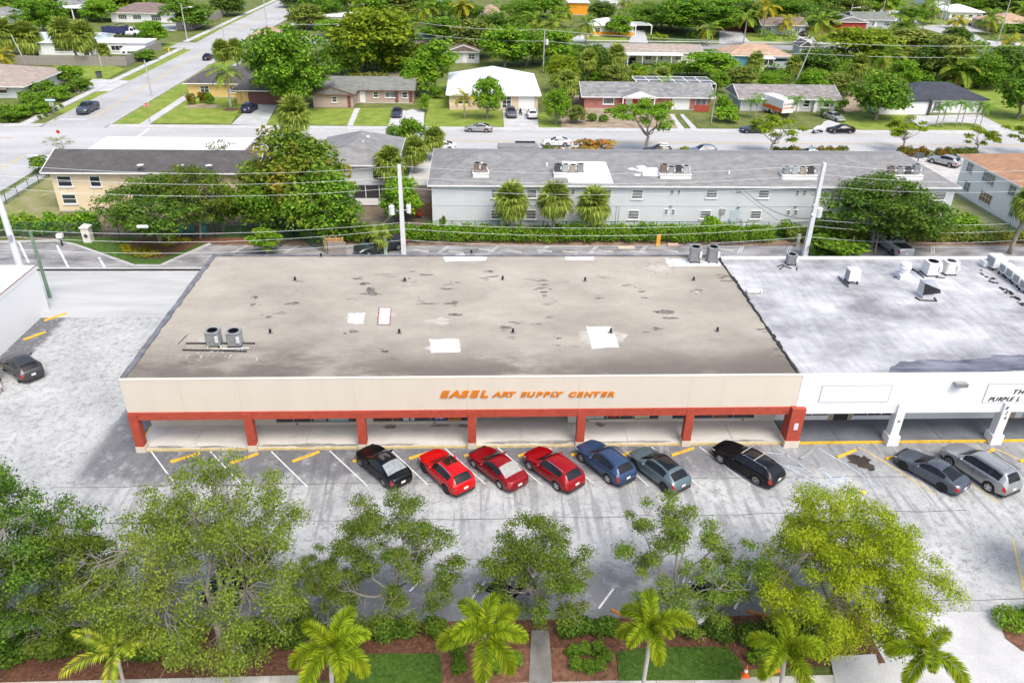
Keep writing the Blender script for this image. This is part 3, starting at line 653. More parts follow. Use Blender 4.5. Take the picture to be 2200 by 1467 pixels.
# loose rubble and sticks on the roof
for px,py,a,L in ((1545,598,.4,1.2),(1548,604,-.2,1.0),(1552,600,1.0,.8),(383,740,1.4,1.3)):
    c = G(px,py,RZ-.06); tag(MB().tube([(c[0],c[1],RZ),(c[0]+L*math.cos(a),c[1]+L*math.sin(a),RZ+.03)],.03,5).build('stick', M("grey_wood", (.17,.14,.12), var=.2)), {1545:'long broken stick slanting across the twig heap on the tan roof',1548:'stick lying flattest in the twig heap on the tan roof',1552:'steepest short stick of the twig heap on the tan roof',383:'thin bent stick lying left of the front condensers'}[px], 'stick', 'broken sticks lying on the tan roof' if px>400 else None)
b = MB(); rr = random.Random(5)
for px0,px1,py0,py1,n in ((1390,1450,555,590,40),(1488,1516,618,632,22),(380,560,748,775,40)):
    for _ in range(n):
        c = G(rr.uniform(px0,px1),rr.uniform(py0,py1),RZ-.06); s = rr.uniform(.03,.10); b.box(c[0]-s,c[1]-s*.7,RZ-.055,c[0]+s,c[1]+s*.7,RZ-.05+s*.5)
tag(b.build('roof_rubble', M("rubble", (.20,.19,.18), col2=(.6,.58,.55), scale=4)), 'scattered small rubble and flakes on the tan roof', 'rubble', kind='stuff')

# ================================================================ THE WHITE SHOP NEXT DOOR
shop = thing('shop_building', 'white shop row with white coated roof adjoining the cream store', 'shop', (XE,0,0))
XS, XR = XE+.01, 112
MB().box(XS,-.02,3.36,XR,.28,5.72).build('fascia', WHITE, shop)
MB().box(XS,-.10,2.68,XR,.34,3.36).build('beam', M("white_beam", (.70,.72,.74), var=.03), shop)
MB().box(XS,-.05,5.72,XR,.30,5.78).build('coping', WTRIM, shop)
MB().sheet([(XS,.4),(XR,.4),(XR,RB-.4),(XS,RB-.4)], 5.70).build('roof', ROOF_W, shop)
MB().box(XS,RB-.75,5.3,XR,RB-.35,5.84).build('rear_parapet', WTRIM, shop)
MB().box(XS,.34,3.3,XR,WY-.01,3.4).build('soffit', WTRIM, shop)
MB().box(XS,WY,.15,47.3,WY+.2,3.3).box(47.3,WY,.15,49.9,WY+.2,.45).box(51.7,WY,.15,55.1,WY+.2,.40).box(55.1,WY,.15,XR,WY+.2,3.3).build('wall', WHITE, shop)
MB().box(XS,WY+.2,0,XS+.25,RB-.35,5.6).box(XS+.25,RB-.6,0,XR,RB-.35,5.3).build('wall', WHITE, shop)
def shopwin(x0,x1,z0,z1,n):
    w = MB().box(x0,WY+.0,z0,x1,WY+.09,z0+.09).box(x0,WY+.0,z1-.09,x1,WY+.09,z1).box(x0,WY,z0+.09,x0+.07,WY+.09,z1-.09).box(x1-.07,WY,z0+.09,x1,WY+.09,z1-.09).build('window', WTRIM, shop)
    for k in range(n):
        xa, xb = x0+.07+(x1-x0-.14)*k/n, x0+.07+(x1-x0-.14)*(k+1)/n
        MB().box(xa+.02,WY+.05,z0+.09,xb-.02,WY+.07,z1-.09).build('pane', GLASS, w)
        if k: MB().box(xa-.02,WY+.02,z0+.09,xa+.02,WY+.08,z1-.09).build('mullion', WTRIM, w)
    return w
shopwin(47.3,49.9,.45,3.1,2); sw = shopwin(51.7,55.1,.40,3.1,3)
d = MB().box(50.25,WY+.05,.15,51.35,WY+.1,3.1).build('door', M("dark_door", (.05,.05,.055), var=.1), shop); MB().cyl((51.2,WY+.0,1.2),.03,.25,6).build('handle', STEEL, d)
TANW = M("tan_board", (.50,.40,.27), var=.12, scale=3)
for x in (49.9,51.35,55.1): 
    for k in range(3): MB().box(x+k*.12,WY-.05,.15,x+k*.12+.10,WY,3.2).build('board', TANW, shop)
for x0,n in ((63.2,5),(65.0,5)):
    for k in range(n): MB().box(x0+k*.24,WY-.05,.2,x0+k*.24+.21,WY,3.2).build('board', TANW, shop)
b = MB()
for k in range(66): b.box(56.2+k*.1,WY-.06,.86,56.2+k*.1+.06,WY,.94)
b.build('wall_trim', GREYMETAL, shop)
lettering(sw,'OPEN',53.2,WY-.01,.68,.3,WTRIM,depth=.01,shear=0,total=1.0)
SHW = M("grey_blue_walk", (.135,.15,.17), var=.22, scale=.6, rough=.8, fine=.06)
walk2 = tag(MB().box(XS+.02,-.02,-.2,XR,WY+.1,.10).build('shop_walkway', SHW), kind='structure')
x = XS+.05
while x < XR-.1:
    x2 = min(x+3.81, XR-.05); MB().box(x,.06,.10,x2-.03,WY,.15).build('slab', SHW, walk2); x = x2
MB().box(XS+.7,-.07,0,XR,.055,.16).build('yellow_kerb_edge', YELLOW, walk2)
for i,x in enumerate((52.95,60.62,68.3,75.9)):
    c = MB().box(x+.12,-.28,.8,x+.72,.36,3.5).build('column', WHITE, shop)
    MB().box(x,-.42,0,x+.86,.46,.8).build('column_base', WHITE, c)
    if i == 0: MB().box(x+.34,-.30,2.0,x+.52,-.28,2.2).build('plate', GREYMETAL, c)
    if i == 1:
        for k,ch in enumerate('826'): lettering(c,ch,x+.22+.14*k*.6,-.29,3.0-.42*k,.42,BLACK,depth=.02,shear=.2,sx=1,bold=.0)
# fascia sign panels with thin grey frames
SGF = M("pale_frame", (.42,.47,.49), var=.05)
def signframe(x0,x1,z0,z1):
    f = MB().box(x0,-.06,z0,x1,-.03,z0+.06).box(x0,-.06,z1-.06,x1,-.03,z1).box(x0,-.06,z0+.06,x0+.06,-.03,z1-.06).box(x1-.06,-.06,z0+.06,x1,-.03,z1-.06).build('sign_panel', SGF, shop)
    MB().box(x0+.06,-.05,z0+.06,x1-.06,-.025,z1-.06).build('panel_face', WHITE, f); return f
p0 = xz_on_front(1757,864); p1 = xz_on_front(1918,826); signframe(p0[0],p1[0],p0[1],p1[1])
p0 = xz_on_front(2108,865); sp_ = signframe(p0[0],p0[0]+8.2,p0[1],p1[1]+.04)
INK = M("black_letter", (.02,.02,.022), var=0, rough=.5)
p = xz_on_front(2175,845); lettering(sp_,'THE',p[0],-.08,p[1],.52,INK,depth=.03,shear=.3,sx=1.1,bold=.004)
p = xz_on_front(2121,860.5); lettering(sp_,'PURPLE L',p[0],-.08,p[1],.50,INK,depth=.03,shear=.3,sx=1.08,bold=.004)
fl = MB().box(56.55,-.42,5.02,57.35,-.06,5.28).build('floodlight', GREYMETAL, shop); MB().box(56.5,-.46,4.98,57.4,-.40,5.25).build('lens', M("grey_lens", (.2,.21,.22), var=0, rough=.2), fl)
# weathered dark band on the white roof, ponding stain
POND = M("pond_stain", (.045,.052,.075), col2=(.24,.25,.285), scale=.7, rough=.55, stretch=(.5,1.5,1))
pts = [(1905,805),(1912,790),(1935,777),(1990,773),(2060,775),(2110,770),(2135,762),(2250,764),(2250,792),(2150,800),(2060,806),(1990,806)]
P = [G(x,y,5.70) for x,y in pts]; rr = random.Random(2); out = []
for i in range(len(P)):
    a, c = P[i], P[(i+1)%len(P)]
    for k in range(6): out.append((a[0]+(c[0]-a[0])*k/6+rr.uniform(-.12,.12), max(.45,a[1]+(c[1]-a[1])*k/6+rr.uniform(-.1,.1))))
MB().sheet(out, 5.708).build('roof_stain', POND, shop)

# ================================================================ HOUSES AND APARTMENT BLOCKS
def face_box(side, u0, u1, z0, z1, d0, d1, ref):
    """box on a wall: u runs along the wall, d is how far it stands out from the wall plane ref"""
    if side == 'S': return (u0, ref-d1, z0, u1, ref-d0, z1)
    if side == 'N': return (u0, ref+d0, z0, u1, ref+d1, z1)
    if side == 'E': return (ref+d0, u0, z0, ref+d1, u1, z1)
    return (ref-d1, u0, z0, ref-d0, u1, z1)
def window(par, side, ref, u0, u1, z0, z1, nx=1, nz=2, frame=WTRIM, pane=GLASS, t=.09, sill=True):
    b = MB()
    for a in ((u0,u1,z0,z0+t),(u0,u1,z1-t,z1),(u0,u0+t,z0+t,z1-t),(u1-t,u1,z0+t,z1-t)): b.box(*face_box(side,a[0],a[1],a[2],a[3],-.02,.06,ref))
    for k in range(1,nx):
        x = u0+(u1-u0)*k/nx; b.box(*face_box(side,x-t*.35,x+t*.35,z0+t,z1-t,-.02,.05,ref))
    for k in range(1,nz):
        z = z0+(z1-z0)*k/nz; b.box(*face_box(side,u0+t,u1-t,z-t*.3,z+t*.3,-.02,.045,ref))
    w = b.build('window', frame, par)
    for i in range(nx):
        for k in range(nz):
            MB().box(*face_box(side,u0+(u1-u0)*i/nx+t*.36,u0+(u1-u0)*(i+1)/nx-t*.36,z0+(z1-z0)*k/nz+t*.31,z0+(z1-z0)*(k+1)/nz-t*.31,.005,.02,ref)).build('pane', pane, w)
    if sill: MB().box(*face_box(side,u0-.08,u1+.08,z0-.09,z0-.002,-.02,.13,ref)).build('sill', frame, w)
    return w
def door(par, side, ref, u0, u1, z0, z1, mat, handle=True, panels=0, name='door'):
    d = MB().box(*face_box(side,u0,u1,z0,z1,-.02,.05,ref)).build(name, mat, par)
    if handle: MB().box(*face_box(side,u1-.16,u1-.08,z0+.95,z0+1.08,.05,.11,ref)).build('handle', STEEL, d)
    for k in range(panels):
        a = z0+.08+(z1-z0-.12)*k/panels; MB().box(*face_box(side,u0+.08,u1-.08,a,a+(z1-z0-.12)/panels-.07,.05,.065,ref)).build('panel', mat, d)
    return d
def roof(par, kind, x0, x1, y0, y1, ez, rise, mat, over=.6, trim=WTRIM, axis=None, inset=None, wallmat=None, name='roof', walltop=None):
    X0,X1,Y0,Y1 = x0-over,x1+over,y0-over,y1+over; b = MB(); w, d = X1-X0, Y1-Y0
    axis = axis or ('x' if w >= d else 'y')
    if kind == 'flat':
        b.box(X0,Y0,ez,X1,Y1,ez+rise)
        return b.build(name, mat, par)
    rz = ez+rise
    if kind == 'hip': ins = inset if inset is not None else (d/2 if axis == 'x' else w/2)
    else: ins = 0
    ym, xm = (Y0+Y1)/2, (X0+X1)/2
    base = [(X0,Y0,ez),(X1,Y0,ez),(X1,Y1,ez),(X0,Y1,ez)]
    if axis == 'x':
        top = [(X0+ins,ym,rz),(X1-ins,ym,rz)]; fs = [(0,1,5,4),(2,3,4,5),(1,2,5),(3,0,4),(3,2,1,0)]
    else:
        top = [(xm,Y0+ins,rz),(xm,Y1-ins,rz)]; fs = [(1,2,5,4),(3,0,4,5),(0,1,4),(2,3,5),(3,2,1,0)]
    b.add(base+top, fs); r_ = b.build(name, mat, par)
    t = MB()
    h = .17
    t.box(X0-.02,Y0-.02,ez-h,X1+.02,Y0+.06,ez+.004).box(X0-.02,Y1-.06,ez-h,X1+.02,Y1+.02,ez+.004).box(X0-.02,Y0+.06,ez-h,X0+.06,Y1-.06,ez+.004).box(X1-.06,Y0+.06,ez-h,X1+.02,Y1-.06,ez+.004)
    t.box(X0+.06,Y0+.06,ez-.05,X1-.06,Y1-.06,ez-.03)
    t.build('eave_trim', trim, r_)
    if kind == 'gable':
        t = MB()
        if axis == 'x':
            for xa, s in ((X0,-1),(X1,1)):
                for (ya,yb) in ((Y0,ym),(Y1,ym)):
                    t.add([(xa,ya,ez-.12),(xa+s*.07,ya,ez-.12),(xa+s*.07,ya,ez+.07),(xa,ya,ez+.07),(xa,yb,rz-.12),(xa+s*.07,yb,rz-.12),(xa+s*.07,yb,rz+.07),(xa,yb,rz+.07)],
                          [(0,1,2,3),(7,6,5,4),(0,4,5,1),(1,5,6,2),(2,6,7,3),(3,7,4,0)])
        else:
            for ya, s in ((Y0,-1),(Y1,1)):
                for (xa,xb) in ((X0,xm),(X1,xm)):
                    t.add([(xa,ya,ez-.12),(xa,ya+s*.07,ez-.12),(xa,ya+s*.07,ez+.07),(xa,ya,ez+.07),(xb,ya,rz-.12),(xb,ya+s*.07,rz-.12),(xb,ya+s*.07,rz+.07),(xb,ya,rz+.07)],
                          [(0,1,2,3),(7,6,5,4),(0,4,5,1),(1,5,6,2),(2,6,7,3),(3,7,4,0)])
        t.build('gable_trim', trim, r_)
    return r_
def house(label, x0,x1,y0,y1, ez, wall, cat='house', name='house', base=True):
    h = thing(name, label, cat, ((x0+x1)/2, (y0+y1)/2, 0))
    MB().box(x0,y0,-.05,x1,y1,ez-.04).build('wall', wall, h)
    if base: MB().box(x0-.03,y0-.03,-.05,x1+.03,y1+.03,.16).build('plinth', CONC, h)
    return h
SW = lambda n, c, v=.05: M(n, c, var=v, scale=.7, rough=.8)
PALEY = SW("pale_yellow_wall", (.74,.61,.41)); YEL = SW("yellow_wall", (.72,.50,.20)); TANP = SW("tan_pink_wall", (.46,.355,.30)); BEIGE = SW("beige_wall", (.66,.52,.38))
LG = SW("light_grey_wall", (.56,.585,.61)); LGB = SW("pale_bluegrey_wall", (.61,.635,.655), .04); BRK = M("red_brick_wall", (.36,.125,.105), col2=(.50,.25,.21), scale=3.5, rough=.85, fine=.3)
BLUEW = SW("blue_wall", (.10,.30,.42)); REDW = SW("red_wall", (.46,.055,.05)); ORW = SW("orange_wall", (.80,.33,.02)); BRNG = SW("brown_garage", (.16,.075,.06)); GREYW = SW("grey_siding", (.42,.46,.50))
CREAMW = SW("cream_wall", (.72,.69,.56)); DKWALL = SW("dark_porch", (.045,.045,.05))

# --- pale yellow two-storey apartments
h = house('pale yellow two-storey apartment block with dark shingle roof behind the trees', -27.25,-3.4,48.3,56.0,5.05,PALEY,'apartments','apartment_building')
roof(h,'gable',-27.25,-3.4,48.3,56.0,5.05,1.55,SH_DK,over=.7,wallmat=PALEY)
for xs_,z in (((-26.6,-24.9),3.1),((-22.8,-21.5),3.1),((-4.9,-3.6),3.0),((-13.2,-11.6),3.1)): window(h,'S',48.3,xs_[0],xs_[1],z,z+1.35,1,2)
for u in (-26.6,-18,-12,-6.5): window(h,'S',48.3,u,u+1.7,.95,2.2,1,2)
for x,y in ((-19.5,54.2),(-11.0,54.0)):
    MB().box(x,y,5.5,x+.5,y+.5,5.95).build('roof_vent', WTRIM, h)
for x in (-16.3,-11.6,-8.3):
    dsh = MB().tube([(x,48.1,5.2),(x,48.0,5.75)],.04,5).build('dish_mast', STEEL, h)
    MB().lathe([(.05,0),(.3,.07),(.42,.17)],10,(x,47.95,5.75)).build('satellite_dish', M("dish_grey", (.6,.61,.62), var=0), dsh)
# --- low white flat roof between the yellow block and the street
h = house('low building with plain white flat roof beside the street corner', -29.5,-9.2,63.0,70.2,3.05,SW("peach_wall", (.62,.40,.29)),'building','flat_roofed_building')
roof(h,'flat',-29.5,-9.2,63.0,70.2,3.05,.22,M("plain_white_roof", (.78,.79,.80), var=.05, scale=.5),over=.5)
for u in (-27,-22,-17): window(h,'S',63.0,u,u+1.6,1,2.3)
# --- two-storey gabled house
h = house('white two-storey house with grey hipped roof and dark screened porch', 3.6,13.2,51.0,63.0,5.3,SW("offwhite_wall", (.62,.645,.67)),'house')
roof(h,'hip',3.6,13.2,51.0,63.0,5.3,2.0,SH_GREY,over=.6,axis='y',inset=4.2)
MB().box(8.0,50.7,1.0,12.9,50.98,2.6).build('screen_porch', DKWALL, h); MB().box(8.0,50.6,.1,12.9,50.98,.95).build('porch_wall', WHITE, h)
for x in (9.6,11.3): MB().box(x,50.66,1.0,x+.09,50.70,2.6).build('porch_post', WTRIM, h)
window(h,'S',51,5.0,6.4,3.2,4.5); window(h,'S',51,10.6,12.0,3.2,4.5)
for x,y in ((9.3,57.5),(8.9,54.8)): MB().box(x,y,6.5,x+.35,y+.35,7.05).build('roof_vent', WTRIM, h)
# --- long grey apartment block
GY0, GY1, GX0, GX1 = 43.4, 58.2, 18.35, 81.1
h = house('long pale grey two-storey apartment block with grey shingle roof', GX0,GX1,GY0,GY1,5.2,LGB,'apartments','apartment_building')
grey = h
GR = roof(h,'hip',GX0,GX1,GY0,GY1,5.2,1.7,SH_GREY,over=.45,inset=5.6)
MB().box(GX0-.03,GY0-.03,2.62,GX1+.03,GY0,2.70).build('floor_band', M("band_grey", (.50,.55,.60), var=.03), h)
MB().box(26.5,GY1+.8,4.6,32,GY1+3.0,5.3).build('stair_roof', SH_GREY, h)
def grey_z(y):                                       # height of the front slope
    return 5.2+1.7*(y-(GY0-.45))/((GY1-GY0)/2+.45)
GBL = M("blind_glass", (.17,.18,.185), var=.25, scale=1.5, rough=.25)
upper = [(930,1010,0)]
def gx(px, py=430): return xz_on_front(px,py,GY0)[0]
for pa,pb,za,zb in ((1055,1080,3.55,4.6),(1131,1153,3.55,4.6),(1356,1380,3.5,4.65),(1515,1539,3.65,4.65),(1627,1650,3.65,4.65),(1783,1812,3.7,4.7),(1055,1080,.95,2.1),(1131,1153,.95,2.1),(1352,1376,.95,2.1),(1508,1532,1.05,2.1),(1617,1641,1.05,2.1),(1773,1795,1.0,2.1),(2003,2029,3.5,4.6),(1990,2014,1.0,2.1)):
    window(h,'S',GY0,gx(pa),gx(pb),za,zb,1,3,WTRIM,GBL,.07)
for pa,pb,za,zb in ((1225,1235,4.0,4.65),(1437,1446,4.0,4.65),(1452,1460,4.0,4.65),(1576,1591,4.2,4.7),(1706,1714,4.0,4.65),(1721,1729,4.0,4.65),(1225,1235,1.6,2.3),(1430,1438,1.55,2.25),(1445,1453,1.55,2.25),(1695,1703,1.5,2.2),(1710,1719,1.5,2.2),(1295,1312,3.6,4.65)):
    window(h,'S',GY0,gx(pa),gx(pb),za,zb,1,2,WTRIM,GBL,.06,sill=False)
dd = door(h,'S',GY0,gx(1574),gx(1593),.1,2.2,M("grey_blue_door", (.48,.55,.60), var=.05)); tag(dd, 'pale blue-grey door with two steps and railings')
b = MB(); xa, xb = gx(1571), gx(1597)
b.box(xa,GY0-1.0,-.05,xb,GY0-.03,.1)
for x in (xa,xb): b.tube([(x,GY0-.05,1.0),(x,GY0-1.0,1.0),(x,GY0-1.0,0)],.025,5)
for k in range(5): b.tube([(xa,GY0-.15-.2*k,.05),(xa,GY0-.15-.2*k,1.0)],.015,4); b.tube([(xb,GY0-.15-.2*k,.05),(xb,GY0-.15-.2*k,1.0)],.015,4)
b.build('railing', M("rail_black", (.05,.05,.05), var=0), dd)
MB().box(gx(1550),GY0-.2,1.75,gx(1561),GY0-.03,2.35).build('meter_box', STEEL, h); MB().tube([(gx(1553),GY0-.1,.1),(gx(1553),GY0-.1,1.7)],.04,5).build('conduit', STEEL, h)
for px in (1086,1108,1326,1332): MB().tube([(gx(px),GY0-.06,.0),(gx(px),GY0-.06,2.6)],.03,5).build('downpipe', M("pipe_grey", (.35,.4,.45), var=0), h)
for px,z in ((1443,2.62),(1589,2.45),(1712,2.6)): MB().box(gx(px)-.15,GY0-.18,z,gx(px)+.15,GY0-.03,z+.14).build('wall_light', GREYMETAL, h)
# white membrane patch over the slope
def on_slope(px,py,dz=.02):
    z = 5.6
    for _ in range(6): x,y = G(px,py,z); z = grey_z(y)
    return (x,y,z+dz)
WHITE_M = M("white_membrane", (.80,.81,.83), var=.03, scale=.8)
MB().add([on_slope(*p) for p in ((1222,394),(1318,396),(1302,341),(1208,339))],[(0,1,2,3)]).build('roof_patch', WHITE_M, h)
MB().add([on_slope(*p) for p in ((1382,378),(1418,379),(1412,357),(1380,358))],[(0,1,2,3)]).build('roof_patch', WHITE_M, h)
rr = random.Random(9); b = MB()
for k in range(9):
    c = on_slope(rr.uniform(1355,1385), rr.uniform(354,378), .02+.003*k); s = rr.uniform(.25,.6)
    b.add([(c[0]+s*math.cos(a),c[1]+s*.6*math.sin(a),c[2]+.22*s*.6*math.sin(a)) for a in (0,1.1,2.2,3.3,4.6)],[(0,1,2,3,4)])
b.build('roof_patch', WHITE_M, h)
for px,py in ((1035,351),(1175,352),(1680,385),(1566,372)):
    c = on_slope(px,py); MB().cyl((c[0],c[1],c[2]-.05),.12,.4,8).build('vent_pipe', WTRIM, h)
# --- white two-storey block on the right with brown roof
h = house('white two-storey block with terracotta shingle roof at the right edge', 90.0,101.0,36.0,57.2,5.1,WHITE,'apartments','apartment_building')
roof(h,'hip',90.0,101.0,36.0,57.2,5.1,1.9,SH_TERRA,over=.7,axis='y')
OCH = M("curtain_glass", (.20,.13,.06), var=.5, scale=2, rough=.2)
for y0_,y1_,z,p_,n in ((54.6,56.0,3.3,GBL,2),(49.6,52.2,3.2,GBL,4),(45.2,46.6,3.2,GBL,2),(54.0,55.4,.9,GBL,2),(49.0,51.6,.8,OCH,4),(44.2,45.2,.9,GBL,2),(40,42,3.2,GBL,3)): window(h,'W',90.0,y0_,y1_,z,z+1.35,n,2,M("bronze_frame", (.62,.63,.64), var=0),p_,.08)
# --- houses along the north side of the street
h = house('yellow house with dark hipped roof and brown garage door beside the round tree', -32.2,-17.0,113.2,123,2.75,YEL)
roof(h,'hip',-32.2,-17.0,113.2,123,2.75,2.3,SH_DK,over=.7)
MB().box(-21.5,107.6,0,-12.6,113.2,2.6).build('garage_wall', YEL, h)
roof(h,'hip',-21.8,-12.6,107.6,117,2.62,1.9,SH_DK,over=.6,axis='y',inset=4.4)
door(h,'S',107.6,-19.3,-13.2,.05,2.3,BRNG,False,4,'garage_door')
window(h,'S',113.2,-29.9,-28.2,.9,2.2,2,2); window(h,'S',113.2,-24.2,-22.2,.9,2.2,2,2)
for x in (-21.0,-20.0): MB().box(x,107.35,0,x+.3,107.58,2.5).build('post', YEL, h)
h = house('tan house with grey-green gabled roof and white front door', 0.6,11.4,109.6,117.6,2.5,TANP)
roof(h,'gable',-5,11.4,109.6,117.6,2.5,1.7,SH_GRN,over=.6,trim=BRNG)
MB().box(-6.8,105.2,0,.6,112,2.5).build('wing_wall', TANP, h); roof(h,'gable',-6.8,.6,105.2,114,2.5,1.35,SH_GRN,over=.5,axis='y',trim=BRNG)
MB().add([(-6.8,105.2,2.45),(.6,105.2,2.45),(-3.1,105.2,3.7),(-6.8,105.3,2.45),(.6,105.3,2.45),(-3.1,105.3,3.7)],[(0,1,2),(5,4,3),(0,3,4,1),(1,4,5,2),(2,5,3,0)]).build('gable_wall', TANP, h)
door(h,'S',109.6,1.3,2.35,.1,2.3,WTRIM); window(h,'S',109.6,3.9,4.9,1.0,2.1,1,2); window(h,'S',109.6,6.1,8.2,1.0,2.1,2,1,WTRIM,GBL); window(h,'S',109.6,9.4,10.5,1.0,2.1,1,2); window(h,'S',105.2,-3.3,-2.3,1.0,2.1,1,2)
for x,y in ((-.1,105.18),(11.05,109.58),(8.35,109.58)):
    for k in range(5): MB().box(x-.32,y-.04,.15+k*.45,x+.3,y,.53+k*.45).build('brick_panel', M("dark_red_panel", (.20,.07,.05), var=.2), h)
h = house('beige house with large white pyramid metal roof and white garage door', 18.6,35.3,104.6,125,2.9,BEIGE)
roof(h,'hip',18.6,35.3,104.6,125,2.9,2.9,WROOF,over=.6,axis='y',inset=8.5)
d = door(h,'S',104.6,31.6,34.6,.05,2.5,WTRIM,False,5,'garage_door'); w = window(h,'S',104.6,28.5,30.3,.3,2.6,2,3,WTRIM,GLASS,.12,False); window(h,'S',104.6,20.2,22.2,1.0,2.2,2,2)
MB().box(18.2,104.0,2.62,35.7,104.18,2.78).build('gutter', WTRIM, h)
MB().box(18.7,104.3,0,28.2,104.57,.95).build('planter_wall', BEIGE, h)
h = house('red brick house with grey gabled roof and white porch gable', 44.3,68.6,106.0,114.2,2.45,BRK)
roof(h,'gable',44.3,68.6,106.0,114.2,2.45,1.9,shingle("mottled_grey_shingle",(.24,.245,.24),.3),over=.7)
for xa in (44.3,68.6):
    MB().add([(xa-.05,106,2.4),(xa-.05,114.2,2.4),(xa-.05,110.1,4.1),(xa+.05,106,2.4),(xa+.05,114.2,2.4),(xa+.05,110.1,4.1)],[(0,2,1),(3,4,5),(0,1,4,3),(1,2,5,4),(2,0,3,5)]).build('gable_wall', BRK, h)
roof(h,'gable',51.6,57.4,104.6,110,2.55,1.15,M("mottled_grey_shingle",(.24,.245,.24)),over=.4,axis='y')
MB().add([(51.3,104.18,2.5),(57.7,104.18,2.5),(54.5,104.18,3.62),(51.3,104.26,2.5),(57.7,104.26,2.5),(54.5,104.26,3.62)],[(0,1,2),(5,4,3),(0,3,4,1),(1,4,5,2),(2,5,3,0)]).build('gable_wall', WTRIM, h)
window(h,'S',106,47.8,50.0,.9,2.2,1,1,WTRIM,GBL,.16); d = door(h,'S',106,52.2,53.5,.1,2.3,WTRIM); window(h,'S',106,54.6,56.9,.8,2.1,4,3)
MB().box(51.0,105.9,.1,52.1,105.97,2.4).build('red_panel', REDW, h); MB().box(53.6,105.9,.1,54.4,105.97,2.4).build('red_panel', REDW, h)
door(h,'S',106,61.2,64.6,.05,2.35,WTRIM,False,4,'garage_door'); window(h,'S',106,65.7,67.9,.9,2.2,2,1,WTRIM,GBL)
MB().box(65.3,104.6,0,68.2,104.75,1.25).build('low_wall', SW("oxide_wall",(.34,.07,.045)), h)
MB().box(51.3,104.3,0,51.5,104.5,2.5).build('post', WTRIM, h); MB().box(57.3,104.3,0,57.5,104.5,2.5).build('post', WTRIM, h)
# pool screen behind it
t = thing('pool_enclosure', 'white framed pool screen enclosure behind the brick house', 'enclosure', (65,120,0)); x0,x1,y0,y1,hh = 56.5,72.5,116.5,124,2.7
MB().box(x0,y0,hh-.03,x1,y1,hh-.01).build('screen', M("dark_screen", (.12,.125,.14), var=.1, rough=.5), t)
for k in range(7): xx = x0+(x1-x0)*k/6; MB().box(xx-.09,y0,hh,xx+.09,y1,hh+.12).box(xx-.06,y0-.06,0,xx+.06,y0+.06,hh-.03).build('beam', WTRIM, t)
for k in range(3): yy = y0+(y1-y0)*k/2; MB().box(x0,yy-.08,hh+.122,x1,yy+.08,hh+.20).build('beam', WTRIM, t)
MB().box(50.5,114.4,2.3,58.5,119,2.45).build('patio_roof', WROOF, t)
h = house('light grey house with long grey gabled roof and white porch columns', 74.4,93.0,105.6,113.6,2.45,LG)
roof(h,'gable',74.4,93.0,105.6,113.6,2.45,1.8,shingle("streaked_grey_shingle",(.27,.25,.24),.3),over=.75)
for xa in (74.4,93.0):
    MB().add([(xa-.05,105.6,2.4),(xa-.05,113.6,2.4),(xa-.05,109.6,4.0),(xa+.05,105.6,2.4),(xa+.05,113.6,2.4),(xa+.05,109.6,4.0)],[(0,2,1),(3,4,5),(0,1,4,3),(1,2,5,4),(2,0,3,5)]).build('gable_wall', WTRIM, h)
for x in (88.6,84.0,80): MB().box(x,104.9,0,x+.55,105.45,2.4).build('column', WTRIM, h)
for u in (82.2,86.6,90.6): window(h,'S',105.6,u,u+1.3,.8,2.1,1,2)
door(h,'S',105.6,85.0,86.0,.1,2.2,WTRIM); MB().box(75.5,104.5,2.35,80.5,105.0,2.6).build('gutter', WTRIM, h)
h = house('white house with blue-black hipped roof behind a curved drive', 110.4,122.2,105.2,115,2.75,WHITE)
roof(h,'hip',106.5,122.2,105.2,115.5,2.75,2.2,SH_CHAR,over=.6,trim=M("dark_trim",(.06,.065,.075),var=0))
MB().box(100.8,103.6,0,110.4,110,2.5).build('wing_wall', WHITE, h); MB().box(110.35,103.2,0,110.75,105.2,2.7).build('post', M("dark_trim",(.06,.065,.075)), h); MB().box(100.5,103.3,2.5,110.7,110.2,2.7).build('wing_roof', SH_CHAR, h)
window(h,'S',105.2,112.2,113.6,.3,2.3,2,1,WTRIM,GBL); door(h,'S',105.2,111.1,112.0,.1,2.3,WTRIM); door(h,'S',105.2,116.0,121.2,.05,2.35,WTRIM,False,4,'garage_door')
for x in (103,106,109): MB().box(x,111,2.75,x+.4,111.4,3.3).build('roof_vent', WTRIM, h)
# --- left of the side street
h = house('low house with tan hipped roof at the left edge behind garden shrubs', -83,-62.2,110.6,127.5,2.35,SW("pale_grey_wall",(.56,.60,.62)))
roof(h,'hip',-83,-62.2,110.6,127.5,2.35,2.5,SH_TAN,over=.9)
roof(h,'gable',-77,-69.5,107.8,116,2.37,1.5,SH_TAN,over=.4,axis='y'); window(h,'S',110.6,-66.6,-65.0,.9,2.0,1,1); MB().box(-66.9,109.8,1.7,-64.7,110.55,2.05).build('awning', SH_TAN, h)
h = house('white flat-roofed house behind the weathered wooden fence', -82.5,-69.5,158.6,172,3.0,WHITE)
roof(h,'gable',-86,-70,158.6,173,3.0,1.3,M("bluegrey_metal_roof",(.55,.63,.70),var=.06,scale=.8),over=.5,axis='x'); window(h,'S',158.6,-78.5,-73.5,.9,2.2,4,2); door(h,'S',158.6,-71.7,-70.5,.1,2.3,M("navy_door",(.05,.07,.1),var=0))
MB().box(-69.4,161,0,-57.5,168,2.6).build('wing_wall', WHITE, h); MB().box(-69.4,160.7,2.62,-57.2,168.3,2.8).build('wing_roof', WROOF, h); window(h,'S',161,-66,-63,.9,2.1,3,1)
t = thing('boat_trailer', 'white trailer of covered gear behind the wooden fence corner', 'trailer', (-59.5,158,0))
